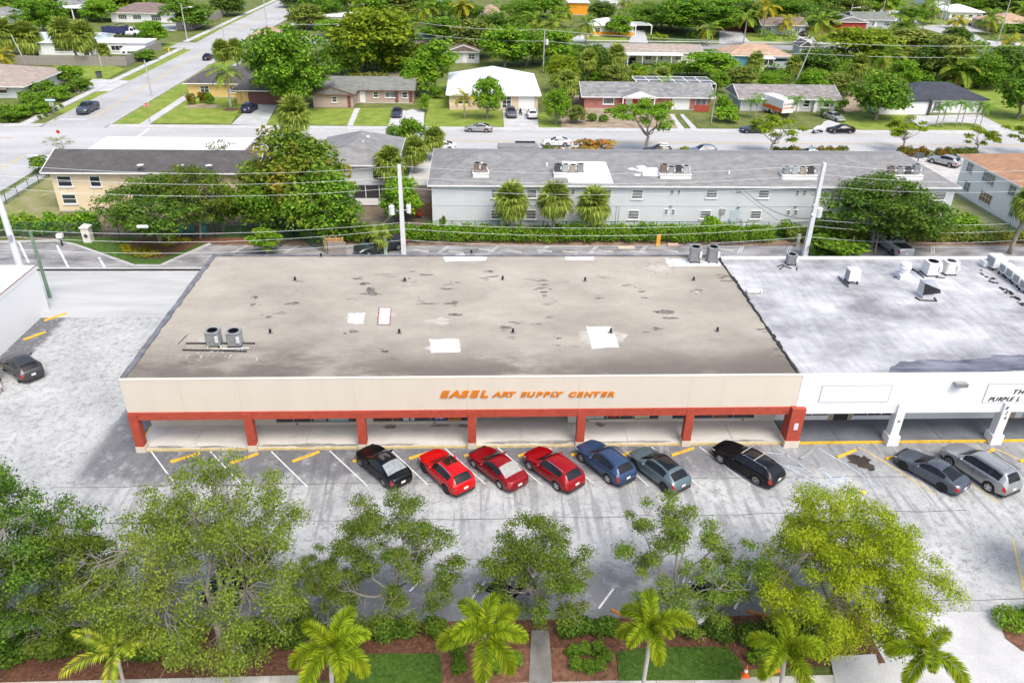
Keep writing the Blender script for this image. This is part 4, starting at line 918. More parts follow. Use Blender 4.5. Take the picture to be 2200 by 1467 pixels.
MB().box(-62.2,156.6,.7,-56.6,159.6,1.6).build('body', WTRIM, t); MB().box(-62.0,156.7,1.6,-56.8,159.5,2.1).build('cover', WROOF, t)
for k in range(4): MB().box(-61.6+k*1.2,156.55,1.0,-61+k*1.2,156.6,1.4).build('window', BLACK, t)
for x in (-60.5,-58.5): 
    w_ = MB().cyl((0,0,0),.36,.25,12); w_.v = [(x+v[0],156.65+v[2],.36+v[1]) for v in w_.v]; w_.build('wheel', RUBBER, t)
MB().box(-61.5,157,.45,-57,159.2,.7).build('frame', STEEL, t)
h = house('white house with brown hipped roof near the road crossing', -89.5,-70.9,219.5,232,2.9,WHITE)
roof(h,'hip',-89.5,-70.9,219.5,232,2.9,2.3,SH_BRN,over=.8)
for u in (-87.2,-82.8): window(h,'S',219.5,u,u+2.6,.9,2.2,4,2)
window(h,'S',219.5,-77.2,-74.2,.5,2.3,5,2); door(h,'S',219.5,-73.6,-71.3,.05,2.3,WTRIM,False,4,'garage_door')
t = thing('carport', 'white roofed carport on thin posts behind the big round tree', 'carport', G(180,40)+(0,)); cx,cy = G(180,40)
MB().box(cx-7,cy-4,3.3,cx+6,cy+7,3.5).build('roof', WROOF, t)
for x in (-1.5,2.5): MB().box(cx+x,cy-3.8,0,cx+x+.3,cy-3.5,3.3).build('post', WTRIM, t)
MB().add([(cx-11,cy+3,3.6),(cx-3,cy+3,3.6),(cx-8,cy+9,5.5),(cx-11,cy+14,3.6),(cx-3,cy+14,3.6)],[(0,1,2),(0,2,3),(1,4,2),(3,2,4),(0,3,4,1)]).build('rear_roof', SH_GREY, t)
# --- farther houses
def far_house(label, pl, pr, depth, ez, wall, rmat, kind='hip', rise=1.8, wins=4, over=.6, axis=None, drs=True, **k):
    a, c = G(*pl), G(*pr); x0,x1,y0 = a[0],c[0],(a[1]+c[1])/2
    h = house(label, x0,x1,y0,y0+depth,ez,wall); roof(h,kind,x0,x1,y0,y0+depth,ez,rise,rmat,over=over,axis=axis,**k)
    for i in range(wins):
        u = x0+(x1-x0)*(i+.3)/wins; window(h,'S',y0,u,u+min(1.6,(x1-x0)/wins*.55),.9,2.15,2,2,sill=False)
    if drs: door(h,'S',y0,x0+(x1-x0)*.5-.1,x0+(x1-x0)*.5+.85,.1,2.2,WTRIM)
    return h, x0, x1, y0
far_house('white flat-roofed house half hidden behind the big round tree', (664,56),(760,62),10,3.0,WHITE,WROOF,'flat',.25,4)
far_house('small pale house with brown roof hidden among trees behind the white pyramid roof', (962,136),(1030,136),9,2.7,LG,SH_BRN,'gable',1.5,2)
h,x0,x1,y0 = far_house('yellow and white house with white roof beyond the far road', (1270,78),(1358,76),10,2.9,CREAMW,WROOF,'hip',1.6,3)
MB().box(x0-.05,y0-.12,0,x1,y0-.02,1.0).build('yellow_dado', ORW, h); MB().box(x1+.6,y0+1,2.6,x1+1.0,y0+9,2.8).box(x1+5.6,y0+1,2.6,x1+6,y0+9,2.8).build('carport_beam', WTRIM, h)
for k in range(5): MB().box(x1+.6,y0+1+k*2,2.82,x1+6,y0+1.25+k*2,2.95).build('carport_beam', WTRIM, h)
for xx in (x1+.7,x1+5.6): MB().box(xx,y0+1,0,xx+.25,y0+1.25,2.6).build('post', WTRIM, h)
far_house('bright orange shed-like house with white flat roof', (1222,33),(1262,33),9,4.0,ORW,WROOF,'flat',.4,0,drs=False)
h,x0,x1,y0 = far_house('long cream house with pale porch roof and dark carport behind a clipped hedge', (1345,139),(1500,136),9,2.7,CREAMW,SH_TAN,'gable',1.3,5,drs=True)
MB().box(x0-.4,y0-3.2,2.35,x1-5,y0-.3,2.5).build('porch_roof', WROOF, h)
for k in range(5): MB().box(x0+k*3.6,y0-3.1,0,x0+k*3.6+.14,y0-2.96,2.35).build('post', WTRIM, h)
h,x0,x1,y0 = far_house('blue house with peach shingle roof and white sunroom', (1560,142),(1695,146),10,2.7,BLUEW,SH_PEACH,'hip',2.0,0,drs=False)
MB().box(x0+5.0,y0-3.2,2.3,x1-4.6,y0-.05,2.5).build('sunroom_roof', WTRIM, h); MB().box(x0+5.2,y0-3.0,0,x1-4.8,y0-.05,.9).build('sunroom_wall', WTRIM, h); MB().box(x0+5.3,y0-2.9,.9,x1-4.9,y0-.05,2.3).build('sunroom_glass', DKWALL, h)
for k in range(5): xx = x0+5.2+k*(x1-x0-10.2)/4; MB().box(xx,y0-3.0,.9,xx+.14,y0-2.86,2.3).build('post', WTRIM, h)
MB().box(x1-4.3,y0-1.8,0,x1-.2,y0-.05,1.5).build('lower_wall', GREYW, h); MB().box(x1-4.3,y0-1.9,2.3,x1,y0-.05,2.45).build('lean_roof', SH_GREY, h)
for k in range(2): window(h,'S',y0,x0+1.2+k*.9,x0+1.7+k*.9,1.3,2.0,1,1,sill=False)
far_house('grey house with tan and black roof behind its front lawn', (1634,74),(1728,76),10,2.8,GREYW,SH_BRN,'gable',1.8,3)
far_house('bright red house with grey roof half hidden by trees', (1795,72),(1850,68),11,3.2,REDW,SH_GREY,'gable',1.6,0,axis='y',drs=False)
far_house('grey gabled house with white window bands beside the red house', (1852,66),(1900,58),12,2.8,GREYW,SH_GRN,'gable',1.8,3,axis='x')
far_house('small grey gabled shed behind the blue house', (1716,120),(1742,120),5,2.4,GREYW,SH_DK,'gable',1.3,2,axis='y',over=.3,drs=False)
far_house('white house with white hipped roof near the top right corner', (2035,44),(2110,46),14,3.0,WHITE,WROOF,'hip',2.0,4)
far_house('long white house at the top edge behind tall thin palms', (1990,14),(2040,16),12,3.0,WHITE,WROOF,'hip',2.0,3)
far_house('tan hipped roof house at the right edge among palms', (2125,66),(2240,72),14,2.8,SW("sand_wall",(.50,.40,.30)),SH_PEACH,'hip',2.4,3)
far_house('orange tiled roof house tucked behind the round tree by the side street', (536,104),(600,108),10,2.6,BEIGE,SH_PEACH,'hip',2.4,2,drs=False)
far_house('small peach roofed house between far palms', (1035,50),(1075,50),9,2.8,BEIGE,SH_PEACH,'gable',1.8,2,drs=False)
far_house('white house at the top edge beyond the yellow house', (1290,20),(1345,20),10,4.2,WHITE,WROOF,'flat',.3,3,drs=False)
far_house('pale blue house at the top edge among dense trees', (890,22),(950,22),10,3.0,M("pale_teal_wall",(.40,.62,.66),var=.05),WROOF,'gable',1.6,2,drs=False)
far_house('pale house peeping out between trees above the wooded lot', (745,14),(800,14),10,3.0,WHITE,SH_GREY,'hip',1.8,2,drs=False)
far_house('grey roofed house among palms at the upper left edge', (-30,60),(30,58),10,3.0,GREYW,SH_GREY,'hip',2.0,2,drs=False)

# --- tall white party wall of the neighbouring shop at the left
wt = thing('neighbour_building', 'big blank white side wall of the neighbouring shop at the left edge', 'building', (-16.2,15,0))
MB().box(-40,-12,0,-16.15,21.75,4.15).build('wall', M("bright_white_wall",(.80,.80,.79),var=.02,scale=.4), wt)
MB().box(-40,-12,4.15,-16.5,21.4,4.2).build('roof', M("pale_roof",(.52,.56,.55),var=.12,scale=.3), wt)
MB().box(-16.5,-12,4.15,-16.1,21.8,4.45).build('parapet', WTRIM, wt); MB().box(-16.2,-12,4.45,-16.09,21.8,4.48).build('parapet_cap', M("rust_line",(.20,.09,.07),var=.2), wt); MB().box(-40,21.4,4.15,-16.5,21.8,4.45).build('parapet', WTRIM, wt)

# ================================================================ ROOFTOP MACHINES
def fluted_poly(w, n=9, d=.035, r=.12):
    pts = []; h = w/2
    for side in range(4):
        a = side*math.pi/2; ca, sa = math.cos(a), math.sin(a)
        for k in range(n*2+1):
            u = -h+r+(w-2*r)*k/(n*2); v = -h+(d if k % 2 else 0)
            pts.append((u*ca-v*sa, u*sa+v*ca))
    return pts
def condenser(label, px, py, z, w=.95, h=1.2, col=None, fluted=True, group=None, rz=0, rust=False, stand=.18, at=None):
    col = col or GREYMETAL; x, y = at if at else G(px,py,z)
    t = thing('condenser_unit', label, 'air conditioner', (x,y,z), 0, group)
    c = MB()
    if fluted: c.prism([(x+p[0],y+p[1]) for p in fluted_poly(w)], z+stand, z+h-.06)
    else: c.box(x-w/2,y-w/2,z+stand,x+w/2,y+w/2,z+h-.06)
    cab = c.build('cabinet', col, t)
    n = 20; b = MB(); r0 = w*.40; zt = z+h
    out = [(x+w/2*1.03*max(-1,min(1,1.35*math.cos(2*math.pi*k/n))), y+w/2*1.03*max(-1,min(1,1.35*math.sin(2*math.pi*k/n)))) for k in range(n)]
    inn = [(x+r0*math.cos(2*math.pi*k/n), y+r0*math.sin(2*math.pi*k/n)) for k in range(n)]
    vs = [(p[0],p[1],zt-.06) for p in out]+[(p[0],p[1],zt) for p in out]+[(p[0],p[1],zt) for p in inn]+[(p[0],p[1],zt-.05) for p in inn]
    fs = []
    for k in range(n):
        k2 = (k+1)%n; fs += [(k,k2,n+k2,n+k),(n+k,n+k2,2*n+k2,2*n+k),(2*n+k,2*n+k2,3*n+k2,3*n+k)]
    b.add(vs,fs); b.build('top_ring', col if not rust else M("chalky_white",(.72,.71,.68),var=.1), t)
    f = MB().cyl((x,y,zt-.052),r0,.004,n).build('fan_well', M("fan_dark",(.03,.03,.033),var=0,rough=.6) if not rust else M("rust",(.28,.09,.03),var=.4,scale=6), t)
    fb = MB()
    for k in range(4):
        a = k*math.pi/2+.4; fb.strip((x+.06*math.cos(a),y+.06*math.sin(a)),(x+r0*.85*math.cos(a),y+r0*.85*math.sin(a)),r0*.42,zt-.04,zt-.03)
    fb.cyl((x,y,zt-.045),.09,.03,8); fb.build('fan', M("fan_blade",(.12,.12,.125),var=0), f)
    g = MB()
    for rr_ in (.45,.75,.98): g.lathe([(r0*rr_,0),(r0*rr_+.012,0),(r0*rr_+.012,.012),(r0*rr_,.012)],16,(x,y,zt+.002))
    for k in range(6):
        a = k*math.pi/6; g.tube([(x-r0*math.cos(a),y-r0*math.sin(a),zt+.01),(x+r0*math.cos(a),y+r0*math.sin(a),zt+.01)],.007,4)
    g.build('fan_guard', BLACK if not rust else GREYMETAL, f)
    MB().box(x+w*.28,y-w/2-.12,z+h*.42,x+w*.5,y-w/2-.005,z+h*.8).build('control_box', M("pale_box",(.6,.61,.62),var=.05), t)
    fb = MB()
    for dx in (-.4,.4):
        for dy in (-.4,.4): fb.box(x+dx*w-.05,y+dy*w-.05,z,x+dx*w+.05,y+dy*w+.05,z+stand)
    fb.build('feet', BLACK, t)
    return t
def pipes(label, runs, mat=BLACK, r=.045, name='pipe_run', cat='pipes'):
    b = MB()
    for run in runs: b.tube(run, r, 5)
    o = b.build(name, mat); return tag(o, label, cat)
zr = RZ-.06
condenser('grey fluted condenser, left one of the pair near the front left of the tan roof',462,741,zr); condenser('grey fluted condenser, right one of the pair near the front left of the tan roof',507,742,zr)
rp = lambda px,py,dz=.06: G(px,py,zr)+(zr+dz,)
t = thing('roof_sleeper_rack', 'dark rail rack and white pipes under the two front condensers', 'rack', rp(470,748,0))
for a_,b_ in (((392,753),(530,756)),((400,739),(548,739))): MB().tube([rp(*a_),rp(*b_)],.07,4).build('rail', BLACK, t)
for p_ in (392,447,475,520,546): MB().tube([rp(p_,754,.05),rp(p_+4,738,.05)],.04,4).build('cross_bar', STEEL, t)
MB().tube([rp(447,752,.12),rp(447,744,.2),rp(470,743,.2),rp(478,752,.1),rp(535,750,.1)],.035,5).build('pipe', WTRIM, t)
condenser('grey fluted condenser, left one of the pair at the back edge of the tan roof',1491,562,zr,h=1.45); condenser('grey fluted condenser, right one of the pair at the back edge of the tan roof',1529,562,zr,h=1.45)
pipes('tangled white pipes at the feet of the back pair of condensers', [[rp(1475,566),rp(1490,563),rp(1510,566),rp(1540,565)],[rp(1480,570),rp(1505,569),rp(1535,570)],[rp(1546,560,.4),rp(1552,552,.5)]], STEEL)
zw = 5.70
wp = lambda px,py,dz=.06: G(px,py,zw)+(zw+dz,)
condenser('grey fluted condenser standing alone near the back of the white roof',1698,568,zw,w=.85,h=1.0)
pipes('dark coiled lines beside the lone condenser on the white roof', [[wp(1670,574),wp(1680,570),wp(1690,575),wp(1700,578)],[wp(1675,580),wp(1685,572)],[wp(1712,575),wp(1712,582)]])
condenser('boxy white condenser left of the rusty one on the white roof',1997,590,zw,w=1.15,h=1.3,col=M("chalky_white",(.72,.71,.68),var=.1),fluted=False); condenser('rust-topped white condenser on the white roof',2036,588,zw,w=1.1,h=1.25,col=MATS["chalky_white"],rust=True)
pipes('dark pipe lines between the roof fan and the white condensers', [[wp(1958,580),wp(1972,586),wp(1980,583)],[wp(1960,578),wp(1985,598)],[wp(2010,597),wp(2030,598)],[wp(1945,592),wp(1920,597)]])
# mushroom exhaust fan
x,y = G(1939,597,zw); t = thing('exhaust_fan', 'white round mushroom exhaust fan on the white roof', 'roof fan', (x,y,zw))
MB().box(x-.5,y-.5,zw,x+.5,y+.5,zw+.45).build('curb', M("pale_galv",(.62,.66,.67),var=.1), t); MB().lathe([(.40,.45),(.42,.95),(.50,.97),(.50,1.08),(.46,1.10),(.44,1.35),(.3,1.42),(0,1.43)],18,(x,y,zw)).build('hood', M("dull_white",(.74,.74,.75),var=.06), t)
# white boxes
def roof_box(label, px, py, w, d, h, lift=.25, name='rooftop_unit'):
    x,y = G(px,py,zw); t = thing(name, label, 'air conditioner', (x,y,zw))
    MB().box(x-w/2,y-d/2,zw+lift,x+w/2,y+d/2,zw+lift+h).build('cabinet', M("unit_white",(.72,.72,.72),var=.04), t)
    b = MB()
    for k in range(9): z_ = zw+lift+.1+(h-.2)*k/9; b.box(x-w/2-.02,y-d/2+.08,z_,x-w/2-.002,y+d/2-.08,z_+(h-.2)/9*.55)
    b.build('louvre', M("louvre_grey",(.30,.31,.30),var=.08), t)
    b = MB()
    for dx in (-.4,.4):
        for dy in (-.4,.4): b.box(x+dx*w-.06,y+dy*d-.06,zw,x+dx*w+.06,y+dy*d+.06,zw+lift)
    b.build('feet', BLACK, t); return t
roof_box('single white box unit on black legs in the middle of the white roof',1828,607,.95,.85,1.0,.3)
pipes('black angled pipe under the single white box unit', [[wp(1800,597,.15),wp(1812,610,.15),wp(1822,618,.1)],[wp(1818,612,.3),wp(1836,604,.3)]],r=.06)
x,y = G(1990,638,zw); t = thing('roof_hood', 'galvanised slanted vent hood open to the front right on the white roof', 'vent hood', (x,y,zw))
MB().box(x-.45,y-.3,zw,x+.45,y+.5,zw+.35).build('curb', WTRIM, t)
MB().add([(x-.6,y-.4,zw+.35),(x-.6,y+.55,zw+.35),(x-.6,y+.55,zw+1.35),(x-.6,y-.2,zw+1.35),(x+.55,y-.85,zw+.75),(x+.55,y+.55,zw+.35),(x+.55,y+.55,zw+1.35),(x+.55,y-.7,zw+1.0)],[(0,3,2,1),(4,5,6,7),(1,2,6,5),(3,7,6,2),(0,1,5,4)]).build('hood', STEEL, t)
MB().add([(x-.6,y-.4,zw+.36),(x+.55,y-.84,zw+.76),(x+.55,y-.69,zw+.99),(x-.6,y-.19,zw+1.33)],[(0,1,2,3)]).build('opening', BLACK, t)
pipes('black curb outline around the slanted vent hood', [[wp(1966,640),wp(1976,646),wp(2012,648),wp(2003,637)]],r=.07)
labs = ['back-most big white box unit of the row along the right roof','second white box unit of the right roof row, behind the long group','middle white box unit of the right roof row','second nearest white box unit of the right roof row','nearest white box unit of the row at the right frame edge']
for i,(px,py,s) in enumerate(((2136,577,1.2),(2158,591,.85),(2173,602,.9),(2188,614,.9),(2203,627,.9))): roof_box(labs[i],px,py,s,s,.95 if s>1 else .75,.3)
x,y = G(2118,572,zw); tag(MB().box(x-.5,y-.4,zw+.1,x+.4,y+.4,zw+.6).build('duct_box', M("unit_white",(.72,.72,.72))), 'low white duct box at the back end of the right roof row', 'duct')
rr = random.Random(3); b = MB()
for k in range(34):
    px = rr.uniform(2105,2200); py = 575+(px-2105)*.75+rr.uniform(2,14); c = wp(px,py); s = rr.uniform(.04,.14); b.box(c[0]-s,c[1]-s,zw+.01,c[0]+s,c[1]+s,zw+.06)
tag(b.build('roof_debris', BLACK), 'black scraps strewn below the row of white box units', 'debris', kind='stuff')
x,y = G(1622,630,zw); t = thing('roof_bolster', 'white wrapped bolster lying near the tar seam on the white roof', 'bolster', (x,y,zw)); MB().tube([(x-.75,y,zw+.2),(x-.7,y,zw+.21),(x+.5,y,zw+.21),(x+.55,y,zw+.2)],[.1,.2,.2,.1],10).build('wrap', WTRIM, t); MB().tube([(x+.3,y,zw+.21),(x+.4,y,zw+.21)],.22,10).build('strap', GREYMETAL, t)
# condensers on the apartment roof, standing on white curbs
def curb_group(px0, px1, py, nm, units):
    a, c = on_slope(px0,py,0), on_slope(px1,py,0); z = a[2]+.30; y = a[1]
    t = thing('equipment_curb', 'white roof curb carrying '+nm, 'roof curb', ((a[0]+c[0])/2,y,a[2]-.3))
    MB().box(a[0],y-.75,a[2]-.35,c[0],y+.75,z-.02).build('curb', WTRIM, t); MB().box(a[0]-.06,y-.8,z-.02,c[0]+.06,y+.8,z+.04).build('cap', M("dirty_white",(.68,.67,.63),var=.12,scale=2), t)
    rr = random.Random(int(px0)); b = MB()
    for k in range(5): xx = rr.uniform(a[0],c[0]-.6); b.tube([(xx,y-.6,z+.08),(xx+.6,y-.55,z+.1),(xx+.7,y-.3,z+.2)],.03,4)
    b.build('pipework', GREYMETAL, t)
    n = len(units)
    for i,(cm_,hh,lab) in enumerate(units):
        xx = a[0]+(c[0]-a[0])*(i+.6)/(n+.2); condenser(lab,0,0,z+.04,w=.82,h=hh,col=cm_,fluted=True,at=(xx,y+.15),stand=.08)
BRC = M("brown_condenser",(.28,.22,.18),var=.15); GRC = M("mid_grey_condenser",(.38,.39,.40),var=.1); TNC = M("tan_condenser",(.50,.44,.36),var=.12); DKC = M("dark_condenser",(.12,.115,.115),var=.2); LTC = M("light_condenser",(.52,.55,.56),var=.08)
curb_group(1016,1050,374,'two brown condensers near the left end of the apartment roof',[(BRC,1.0,'brown condenser, left of two on the first apartment roof curb'),(BRC,.8,'brown condenser, right of two on the first apartment roof curb')])
curb_group(1189,1256,374,'four mixed condensers left of the white membrane patch',[(DKC,.85,'dark condenser at the left of the four by the white membrane patch'),(LTC,.85,'pale condenser second of the four by the white membrane patch'),(TNC,.8,'tan condenser third of the four by the white membrane patch'),(GRC,.9,'grey condenser last of the four on the white membrane patch')])
curb_group(1416,1482,377,'four condensers beside the torn white patch',[(BRC,1.0,'tall brown condenser beside the torn white roof patch'),(GRC,.7,'short grey condenser second from the torn white roof patch'),(DKC,.8,'dark condenser third from the torn white roof patch'),(LTC,.85,'light grey condenser farthest from the torn white roof patch')])
curb_group(1678,1750,379,'four condensers behind the right concrete pole',[(GRC,.8,'grey condenser left end of the curb behind the right concrete pole'),(LTC,.85,'pale condenser second on the curb behind the right concrete pole'),(TNC,.8,'tan condenser third on the curb behind the right concrete pole'),(DKC,.8,'dark condenser right end of the curb behind the right concrete pole')])
curb_group(1902,1976,379,'four condensers above the dark oak at the right end',[(BRC,.85,'rusty brown condenser left end of the curb above the oak'),(GRC,.85,'grey condenser second on the curb above the oak'),(DKC,.8,'black condenser third on the curb above the oak'),(GRC,1.15,'tall grey condenser right end of the curb above the oak')])
c = on_slope(1562,379,0); t = thing('roof_antenna', 'bent metal antenna frame on the apartment roof', 'antenna', c); MB().tube([c,(c[0]+.1,c[1],c[2]+1.2)],.03,5).build('mast', STEEL, t); MB().tube([(c[0]-.4,c[1],c[2]+.8),(c[0]+.1,c[1],c[2]+1.2),(c[0]+.5,c[1],c[2]+.7)],.025,4).build('bracket', GREYMETAL, t)

# ================================================================ VEHICLES
TAIL = M("tail_light",(.42,.012,.012),var=0,rough=.15,coat=1.0); HEAD = M("head_light",(.70,.72,.74),var=0,rough=.1,coat=1.0); PLATE = M("plate_white",(.72,.72,.70),var=.05)
CLAD = M("dark_cladding",(.035,.035,.037),var=0,rough=.6); CHROME = M("chrome",(.75,.76,.77),var=0,rough=.15,metallic=1.0)
PAINT0 = paint("car_paint",(.3,.3,.3))
def _smooth(xs, f, s=.05):
    return np.array([np.mean([f(x+d) for d in np.linspace(-s,s,7)]) for x in xs])
SPECS = {
 'sedan': dict(L=4.75,W=1.86,wb=2.78,fo=.92,wr=.335,top=[(0,.60),(.12,.71),(.9,.86),(1.42,.94),(2.12,1.32),(2.5,1.43),(2.95,1.445),(3.4,1.36),(3.85,1.19),(4.25,1.03),(4.6,1.01),(4.72,.92),(4.75,.78)],belt=[(0,.58),(.4,.72),(1.3,.88),(3.6,.99),(4.4,.97),(4.75,.76)],
   ws=(1.46,2.24),rw=(3.28,4.14),side=[(1.92,2.60),(2.64,3.28),(3.31,3.66)],doors=[(1.6,2.62),(2.62,3.42)],sun=None),
 'suv': dict(L=4.62,W=1.92,wb=2.72,fo=.90,wr=.365,top=[(0,.70),(.10,.84),(.75,.99),(1.38,1.06),(2.08,1.53),(2.45,1.635),(2.95,1.65),(3.45,1.595),(3.9,1.50),(4.15,1.40),(4.46,1.09),(4.56,1.0),(4.62,.80)],belt=[(0,.68),(.4,.82),(1.3,1.0),(3.0,1.10),(3.9,1.17),(4.4,1.07),(4.62,.80)],
   ws=(1.42,2.18),rw=(4.0,4.44),side=[(1.92,2.58),(2.62,3.34),(3.37,3.86)],doors=[(1.55,2.6),(2.6,3.42)],sun=None,clad=True),
 'hatch': dict(L=4.62,W=1.91,wb=2.95,fo=.83,wr=.37,top=[(0,.66),(.10,.80),(.75,.95),(1.22,1.02),(2.0,1.47),(2.4,1.565),(3.2,1.55),(3.75,1.45),(4.3,1.15),(4.5,1.03),(4.62,.80)],belt=[(0,.64),(.4,.78),(1.2,.95),(3.8,1.08),(4.4,1.02),(4.62,.80)],
   ws=(1.26,2.08),rw=(3.86,4.36),side=[(1.82,2.56),(2.60,3.62)],doors=[(1.45,2.58),(2.58,3.6)],sun=(2.12,3.6),clad=False),
 'wagon': dict(L=5.0,W=1.95,wb=2.92,fo=.95,wr=.375,top=[(0,.68),(.10,.81),(.85,.95),(1.48,1.02),(2.2,1.46),(2.6,1.565),(3.7,1.54),(4.2,1.45),(4.55,1.29),(4.85,1.05),(4.95,.95),(5.0,.8)],belt=[(0,.66),(.4,.80),(1.3,.96),(4.0,1.07),(4.7,1.02),(5.0,.80)],
   ws=(1.52,2.28),rw=(4.35,4.82),side=[(2.0,2.70),(2.74,3.46),(3.5,4.2)],doors=[(1.65,2.72),(2.72,3.62)],sun=(2.32,3.9),clad=False),
 'bigsuv': dict(L=5.05,W=2.0,wb=3.0,fo=.97,wr=.39,top=[(0,.78),(.08,.98),(.85,1.12),(1.3,1.17),(1.95,1.66),(2.35,1.78),(3.9,1.77),(4.4,1.72),(4.68,1.58),(4.92,1.18),(5.0,1.05),(5.05,.82)],belt=[(0,.76),(.3,.96),(1.2,1.11),(4.2,1.23),(4.8,1.12),(5.05,.82)],
   ws=(1.35,2.05),rw=(4.52,4.90),side=[(1.75,2.68),(2.74,3.58),(3.75,4.4)],doors=[(1.55,2.7),(2.7,3.65)],sun=None,clad=False),
 'pickup': dict(L=5.9,W=2.03,wb=3.68,fo=.97,wr=.40,top=[(0,.86),(.07,1.08),(.9,1.22),(1.45,1.25),(2.05,1.78),(2.4,1.90),(3.3,1.90),(3.6,1.86),(3.82,1.34),(3.9,1.30),(5.8,1.30),(5.86,1.2),(5.9,.95)],belt=[(0,.82),(.3,1.04),(1.4,1.17),(3.7,1.24),(5.7,1.25),(5.9,.95)],
   ws=(1.5,2.12),rw=(3.60,3.80),side=[(1.85,2.66),(2.72,3.5)],doors=[(1.65,2.68),(2.68,3.62)],sun=None,clad=False,bed=(4.0,5.75)),
 'van': dict(L=5.9,W=2.05,wb=3.6,fo=.95,wr=.39,top=[(0,.86),(.07,1.08),(.7,1.25),(1.0,1.32),(1.6,2.0),(1.9,2.12),(2.6,2.12),(2.72,2.08),(2.76,1.2),(5.8,1.0),(5.9,.9)],belt=[(0,.82),(.3,1.04),(1.0,1.2),(2.6,1.2),(2.78,.96),(5.9,.8)],
   ws=(1.05,1.68),rw=(9,9.1),side=[(1.3,2.4)],doors=[(1.2,2.5)],sun=None,clad=False),
}
CARMESH = {}
def car_meshes(kind):
    if kind in CARMESH: return CARMESH[kind]
    S = SPECS[kind]; L,W,wb,fo,wr = S['L'],S['W'],S['wb'],S['fo'],S['wr']
    xf, xr = fo, fo+wb; ra = wr+.055
    top = lambda x: np.interp(x,[p[0] for p in S['top']],[p[1] for p in S['top']]); belt = lambda x: np.interp(x,[p[0] for p in S['belt']],[p[1] for p in S['belt']])
    st = list(np.linspace(0,L,40))
    for xc in (xf,xr): st += [xc+ra*math.cos(a) for a in np.linspace(0,math.pi,11)]
    for a,b in S['doors']: st += [a-.012,a+.012,b-.012,b+.012]
    for a,b in S['side']: st += [a,b]
    st += list(S['ws'])+[x for x in S['rw'] if x < L]+(list(S['sun']) if S['sun'] else [])+[p[0] for p in S['top']]+[.03,L-.03,.07,L-.07,.30,L-.26]
    st = np.array(sorted(st)); st = st[np.concatenate([[True],np.diff(st)>.006])]
    zt = _smooth(st,top,.055 if kind not in('pickup','van') else .03); zb = np.minimum(_smooth(st,belt,.08), zt-.028)
    sill = .235 if kind in ('sedan',) else (.30 if kind in('suv','bigsuv','pickup','van') else .26)
    def zlow(x):
        z = sill + .08*max(0,1-x/.4)+.12*max(0,1-(L-x)/.5)
        for xc in (xf,xr):
            d = abs(x-xc)
            if d < ra: z = max(z, wr+math.sqrt(max(0,ra*ra-d*d))-.02)
        return z
    V = []; n = 12
    for i,x in enumerate(st):
        w = W/2*(1-.26*max(0,(1.0-x)/1.0)**2.4-.17*max(0,(x-(L-.8))/.8)**2.2)
        e = min(x,L-x)
        if e < .10: w *= 1-.07*(1-e/.10)**2
        zl, b_, t_ = zlow(x), zb[i], zt[i]; zl = min(zl,b_-.03); h = t_-b_; s = min(1,h/.4)
        yr = w*(.93-.285*min(1,h/.5))*(1-.09*max(0,(x-2.0)/(L-2.0))**1.5)
        P = [(w*.90,zl),(w*.985,zl+.12*(b_-zl)),(w,zl+.5*(b_-zl)),(w*.988,zl+.86*(b_-zl)),(w*.955,b_)]
        y0,z0,y1,z1 = w*.945,b_+.012*s,yr,t_-.075*s-.01
        for f in (.06,.5,.95): P.append((y0+(y1-y0)*f, z0+(z1-z0)*f))
        P += [(yr*.955,t_-.046*s-.008),(yr*.85,t_-.016*s-.002),(yr*.45,t_+.016*s+.006),(0,t_+.028*s+.012)]
        V.append(P)
    groups = {}
    def put(g, quad): groups.setdefault(g,MB()).add(quad,[tuple(range(len(quad)))])
    inr = lambda x,r: r and r[0] <= x <= r[1]
    for i in range(len(st)-1):
        xm = (st[i]+st[i+1])/2; hm = min(zt[i]-zb[i],zt[i+1]-zb[i+1])
        for k in range(n-1):
            g = 'body'
            if k in (5,6) and hm > .16 and any(inr(xm,r) for r in S['side']): g = 'side_window'
            elif k in (5,6) and hm > .16 and S['side'][0][0] < xm < S['side'][-1][1]: g = 'pillar'
            elif k >= 8 and inr(xm,S['ws']): g = 'windshield'
            elif k >= (8 if kind in ('sedan','pickup') else 9) and inr(xm,S['rw']): g = 'rear_window'
            elif k >= 9 and inr(xm,S['sun']): g = 'sunroof'
            elif k in (2,3) and xm > L-.26 and xm < L-.02: g = 'taillight'
            elif k == 3 and .03 < xm < .42: g = 'headlight'
            elif 1 <= k <= 4 and any(abs(xm-e_) < .0125 for d in S['doors'] for e_ in d): g = 'seam'
            elif 1 <= k <= 4 and any(inr(xm,d) for d in S['doors']): g = 'door%d' % [inr(xm,d) for d in S['doors']].index(True)
            elif k == 0 and S.get('clad'): g = 'cladding'
            if S.get('bed') and k >= 9 and inr(xm,S['bed']): g = 'bed'
            for sgn in (1,-1):
                q = [(st[i],sgn*V[i][k][0],V[i][k][1]),(st[i+1],sgn*V[i+1][k][0],V[i+1][k][1]),(st[i+1],sgn*V[i+1][k+1][0],V[i+1][k+1][1]),(st[i],sgn*V[i][k+1][0],V[i][k+1][1])]
                q = [(L/2-p[0],p[1],p[2]) for p in q]          # +X is forward
                if sgn > 0: q = q[::-1]
                gg = g
                if g in ('side_window','taillight','headlight') or g.startswith('door'): gg = g+('L' if sgn > 0 else 'R')
                if g == 'side_window': gg += str([j for j,r in enumerate(S['side']) if inr(xm,r)][0])
                put(gg, q)
    for i,(end) in ((0,0),(len(st)-1,1)):
        ring = [(L/2-st[i],p[0],p[1]) for p in V[i]]+[(L/2-st[i],-p[0],p[1]) for p in V[i][::-1][1:]]
        if end == 0: ring = ring[::-1]
        put('body', ring)
